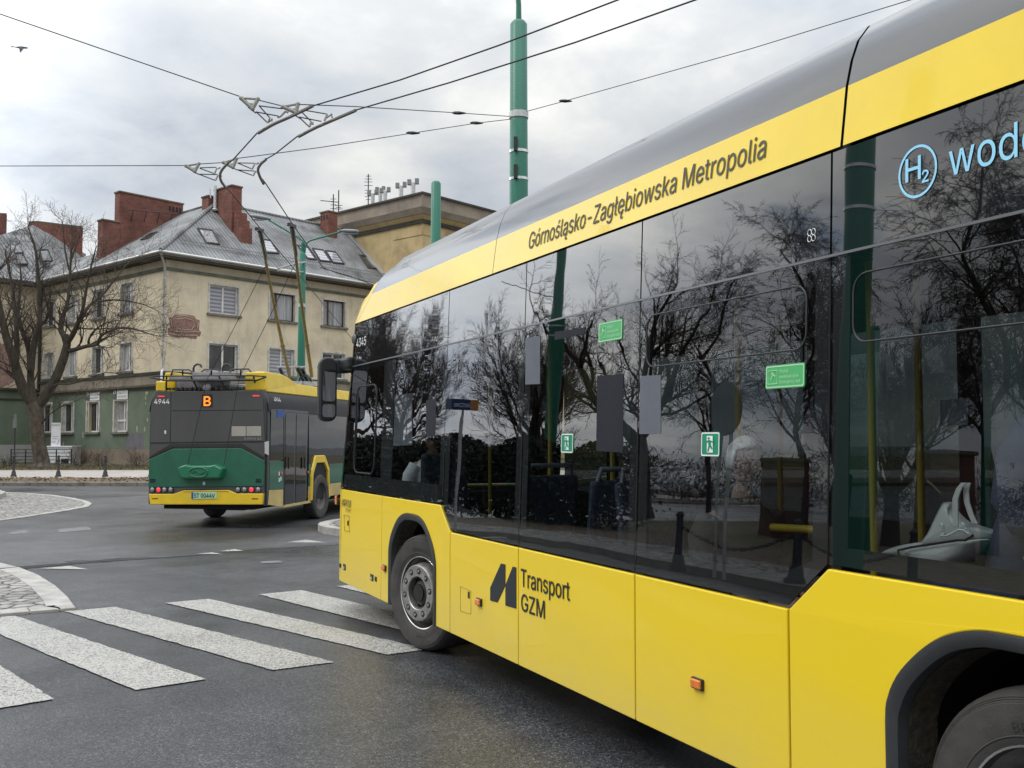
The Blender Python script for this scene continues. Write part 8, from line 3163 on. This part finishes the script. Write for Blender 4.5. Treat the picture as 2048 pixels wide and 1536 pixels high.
# brick gate pillars
MT['brick_dark'] = brick('dark_red_brick', (0.13, 0.055, 0.042), (0.09, 0.04, 0.032))  # brick tone darkened so the mirrored pillars look duller
for (px, py, Y, w_, h, lb) in ((1565, 1000, 28.5, 1.5, 2.15, 'left red brick pillar mirrored in the middle bus window'), (1885, 1030, 24.0, 1.25, 2.45, 'right red brick pillar mirrored in the rear bus window')):
    c = mat_at(px, 878, Y)
    c.z = .1
    t = thing('brick_pillar', lb, 'pillar', c, BUS_RZ + .3, 'brick pillars of the park gate')
    mb = MB()
    mb.box((0, 0, h / 2), (w_, .7, h))
    mb.build('brickwork', MT['brick_dark'], t)
    mb = MB()
    mb.box((0, 0, h + .05), (w_ + .12, .82, .10))
    mb.build('coping', MT['chim_cap'], t, bevel=.02)

# ================================================================== camera, light, sky
cam = bpy.data.cameras.new('camera')
cam.sensor_width = 36.0
cam.lens = FOC / 2048 * 36.0
cam.clip_start = 0.05
cam.clip_end = 2000
co = bpy.data.objects.new('camera', cam)
COL.objects.link(co)
co.location = (0, 0, CAM_H)
co.rotation_euler = (math.pi / 2 + PITCH, 0, 0)
SC.camera = co

SUN_AZ, SUN_EL = R(-104), R(44)
GLOW_AZ = R(-47)          # azimuth from +Y, towards -X
sl = bpy.data.lights.new('sun', 'SUN')
sl.energy = 0.9
sl.angle = R(20)
sl.color = (1.0, 0.95, 0.88)
so = bpy.data.objects.new('sun', sl)
COL.objects.link(so)
sd = Vector((math.sin(SUN_AZ) * math.cos(SUN_EL), math.cos(SUN_AZ) * math.cos(SUN_EL), math.sin(SUN_EL)))
so.rotation_euler = (-sd).to_track_quat('-Z', 'Y').to_euler()
so.location = sd * 60

w = bpy.data.worlds.new('World')
SC.world = w
w.use_nodes = True
nt = w.node_tree
bg = nt.nodes['Background']
bg.inputs[1].default_value = 0.1
sky = N(nt, 'ShaderNodeTexSky')
sky.sky_type = 'NISHITA'
sky.sun_disc = False
sky.sun_elevation = SUN_EL
sky.sun_rotation = SUN_AZ
tc = N(nt, 'ShaderNodeTexCoord')
sx = N(nt, 'ShaderNodeSeparateXYZ')
nt.links.new(tc.outputs['Generated'], sx.inputs[0])


def mth(op, a, b=None, clamp=False):
    n = N(nt, 'ShaderNodeMath', operation=op)
    n.use_clamp = clamp
    for i, v in enumerate((a, b)):
        if v is None:
            continue
        if isinstance(v, (int, float)):
            n.inputs[i].default_value = v
        else:
            nt.links.new(v, n.inputs[i])
    return n.outputs[0]


zc = mth('MAXIMUM', sx.outputs[2], 0.0)
den = mth('ADD', zc, 0.22)
cx = mth('DIVIDE', sx.outputs[0], den)
cy = mth('DIVIDE', sx.outputs[1], den)
cb = N(nt, 'ShaderNodeCombineXYZ')
nt.links.new(cx, cb.inputs[0])
nt.links.new(cy, cb.inputs[1])
n1 = noise_fac(nt, cb.outputs[0], 0.85, 9, 0.55, 0.25)
n2 = noise_fac(nt, cb.outputs[0], 2.6, 6, 0.55, 0.3)
nm = mth('ADD', mth('MULTIPLY', n1, 0.65), mth('MULTIPLY', n2, 0.35))
cloud = ramp(nt, nm, [(0.39, (3.6, 4.0, 4.65)), (0.45, (4.7, 5.05, 5.5)), (0.52, (5.8, 6.0, 6.15)), (0.60, (7.9, 7.9, 7.6))])
# brighter overhead and at a cloud gap away from the sun
dt = N(nt, 'ShaderNodeVectorMath', operation='DOT_PRODUCT')
nt.links.new(tc.outputs['Generated'], dt.inputs[0])
dt.inputs[1].default_value = (math.sin(GLOW_AZ) * math.cos(R(15)), math.cos(GLOW_AZ) * math.cos(R(15)), math.sin(R(15)))
glow = mth('POWER', mth('MAXIMUM', dt.outputs['Value'], 0.0), 28.0)
zen = mth('POWER', zc, 2.4)
gain = mth('ADD', mth('ADD', mth('MULTIPLY', zen, 3.8), mth('MULTIPLY', glow, 3.4)), 0.91)
vm = N(nt, 'ShaderNodeVectorMath', operation='SCALE')
nt.links.new(cloud, vm.inputs[0])
nt.links.new(gain, vm.inputs['Scale'])
# a few blue gaps
n3 = noise_fac(nt, cb.outputs[0], 1.3, 5, 0.55, 0.2)
gap = ramp(nt, n3, [(0.33, (1, 1, 1)), (0.42, (0, 0, 0))])
back = mth('MULTIPLY', mth('SUBTRACT', -0.05, mth('ADD', sx.outputs[0], mth('MULTIPLY', sx.outputs[1], 0.0))), 2.0, True)
gapf = mth('MULTIPLY', gap, mth('MULTIPLY', back, 0.85))
skyc = N(nt, 'ShaderNodeVectorMath', operation='SCALE')
nt.links.new(sky.outputs[0], skyc.inputs[0])
skyc.inputs['Scale'].default_value = 1.0
fin = mixc(nt, gapf, vm.outputs[0], skyc.outputs[0])
nt.links.new(fin, bg.inputs[0])
SC.view_settings.view_transform = 'Standard'
SC.view_settings.look = 'None'
SC.view_settings.exposure = 0.2
SC.view_settings.gamma = 1.0
SC.view_settings.use_curve_mapping = False
SC.cycles.max_bounces = 10
SC.cycles.transparent_max_bounces = 24
SC.cycles.use_denoising = True
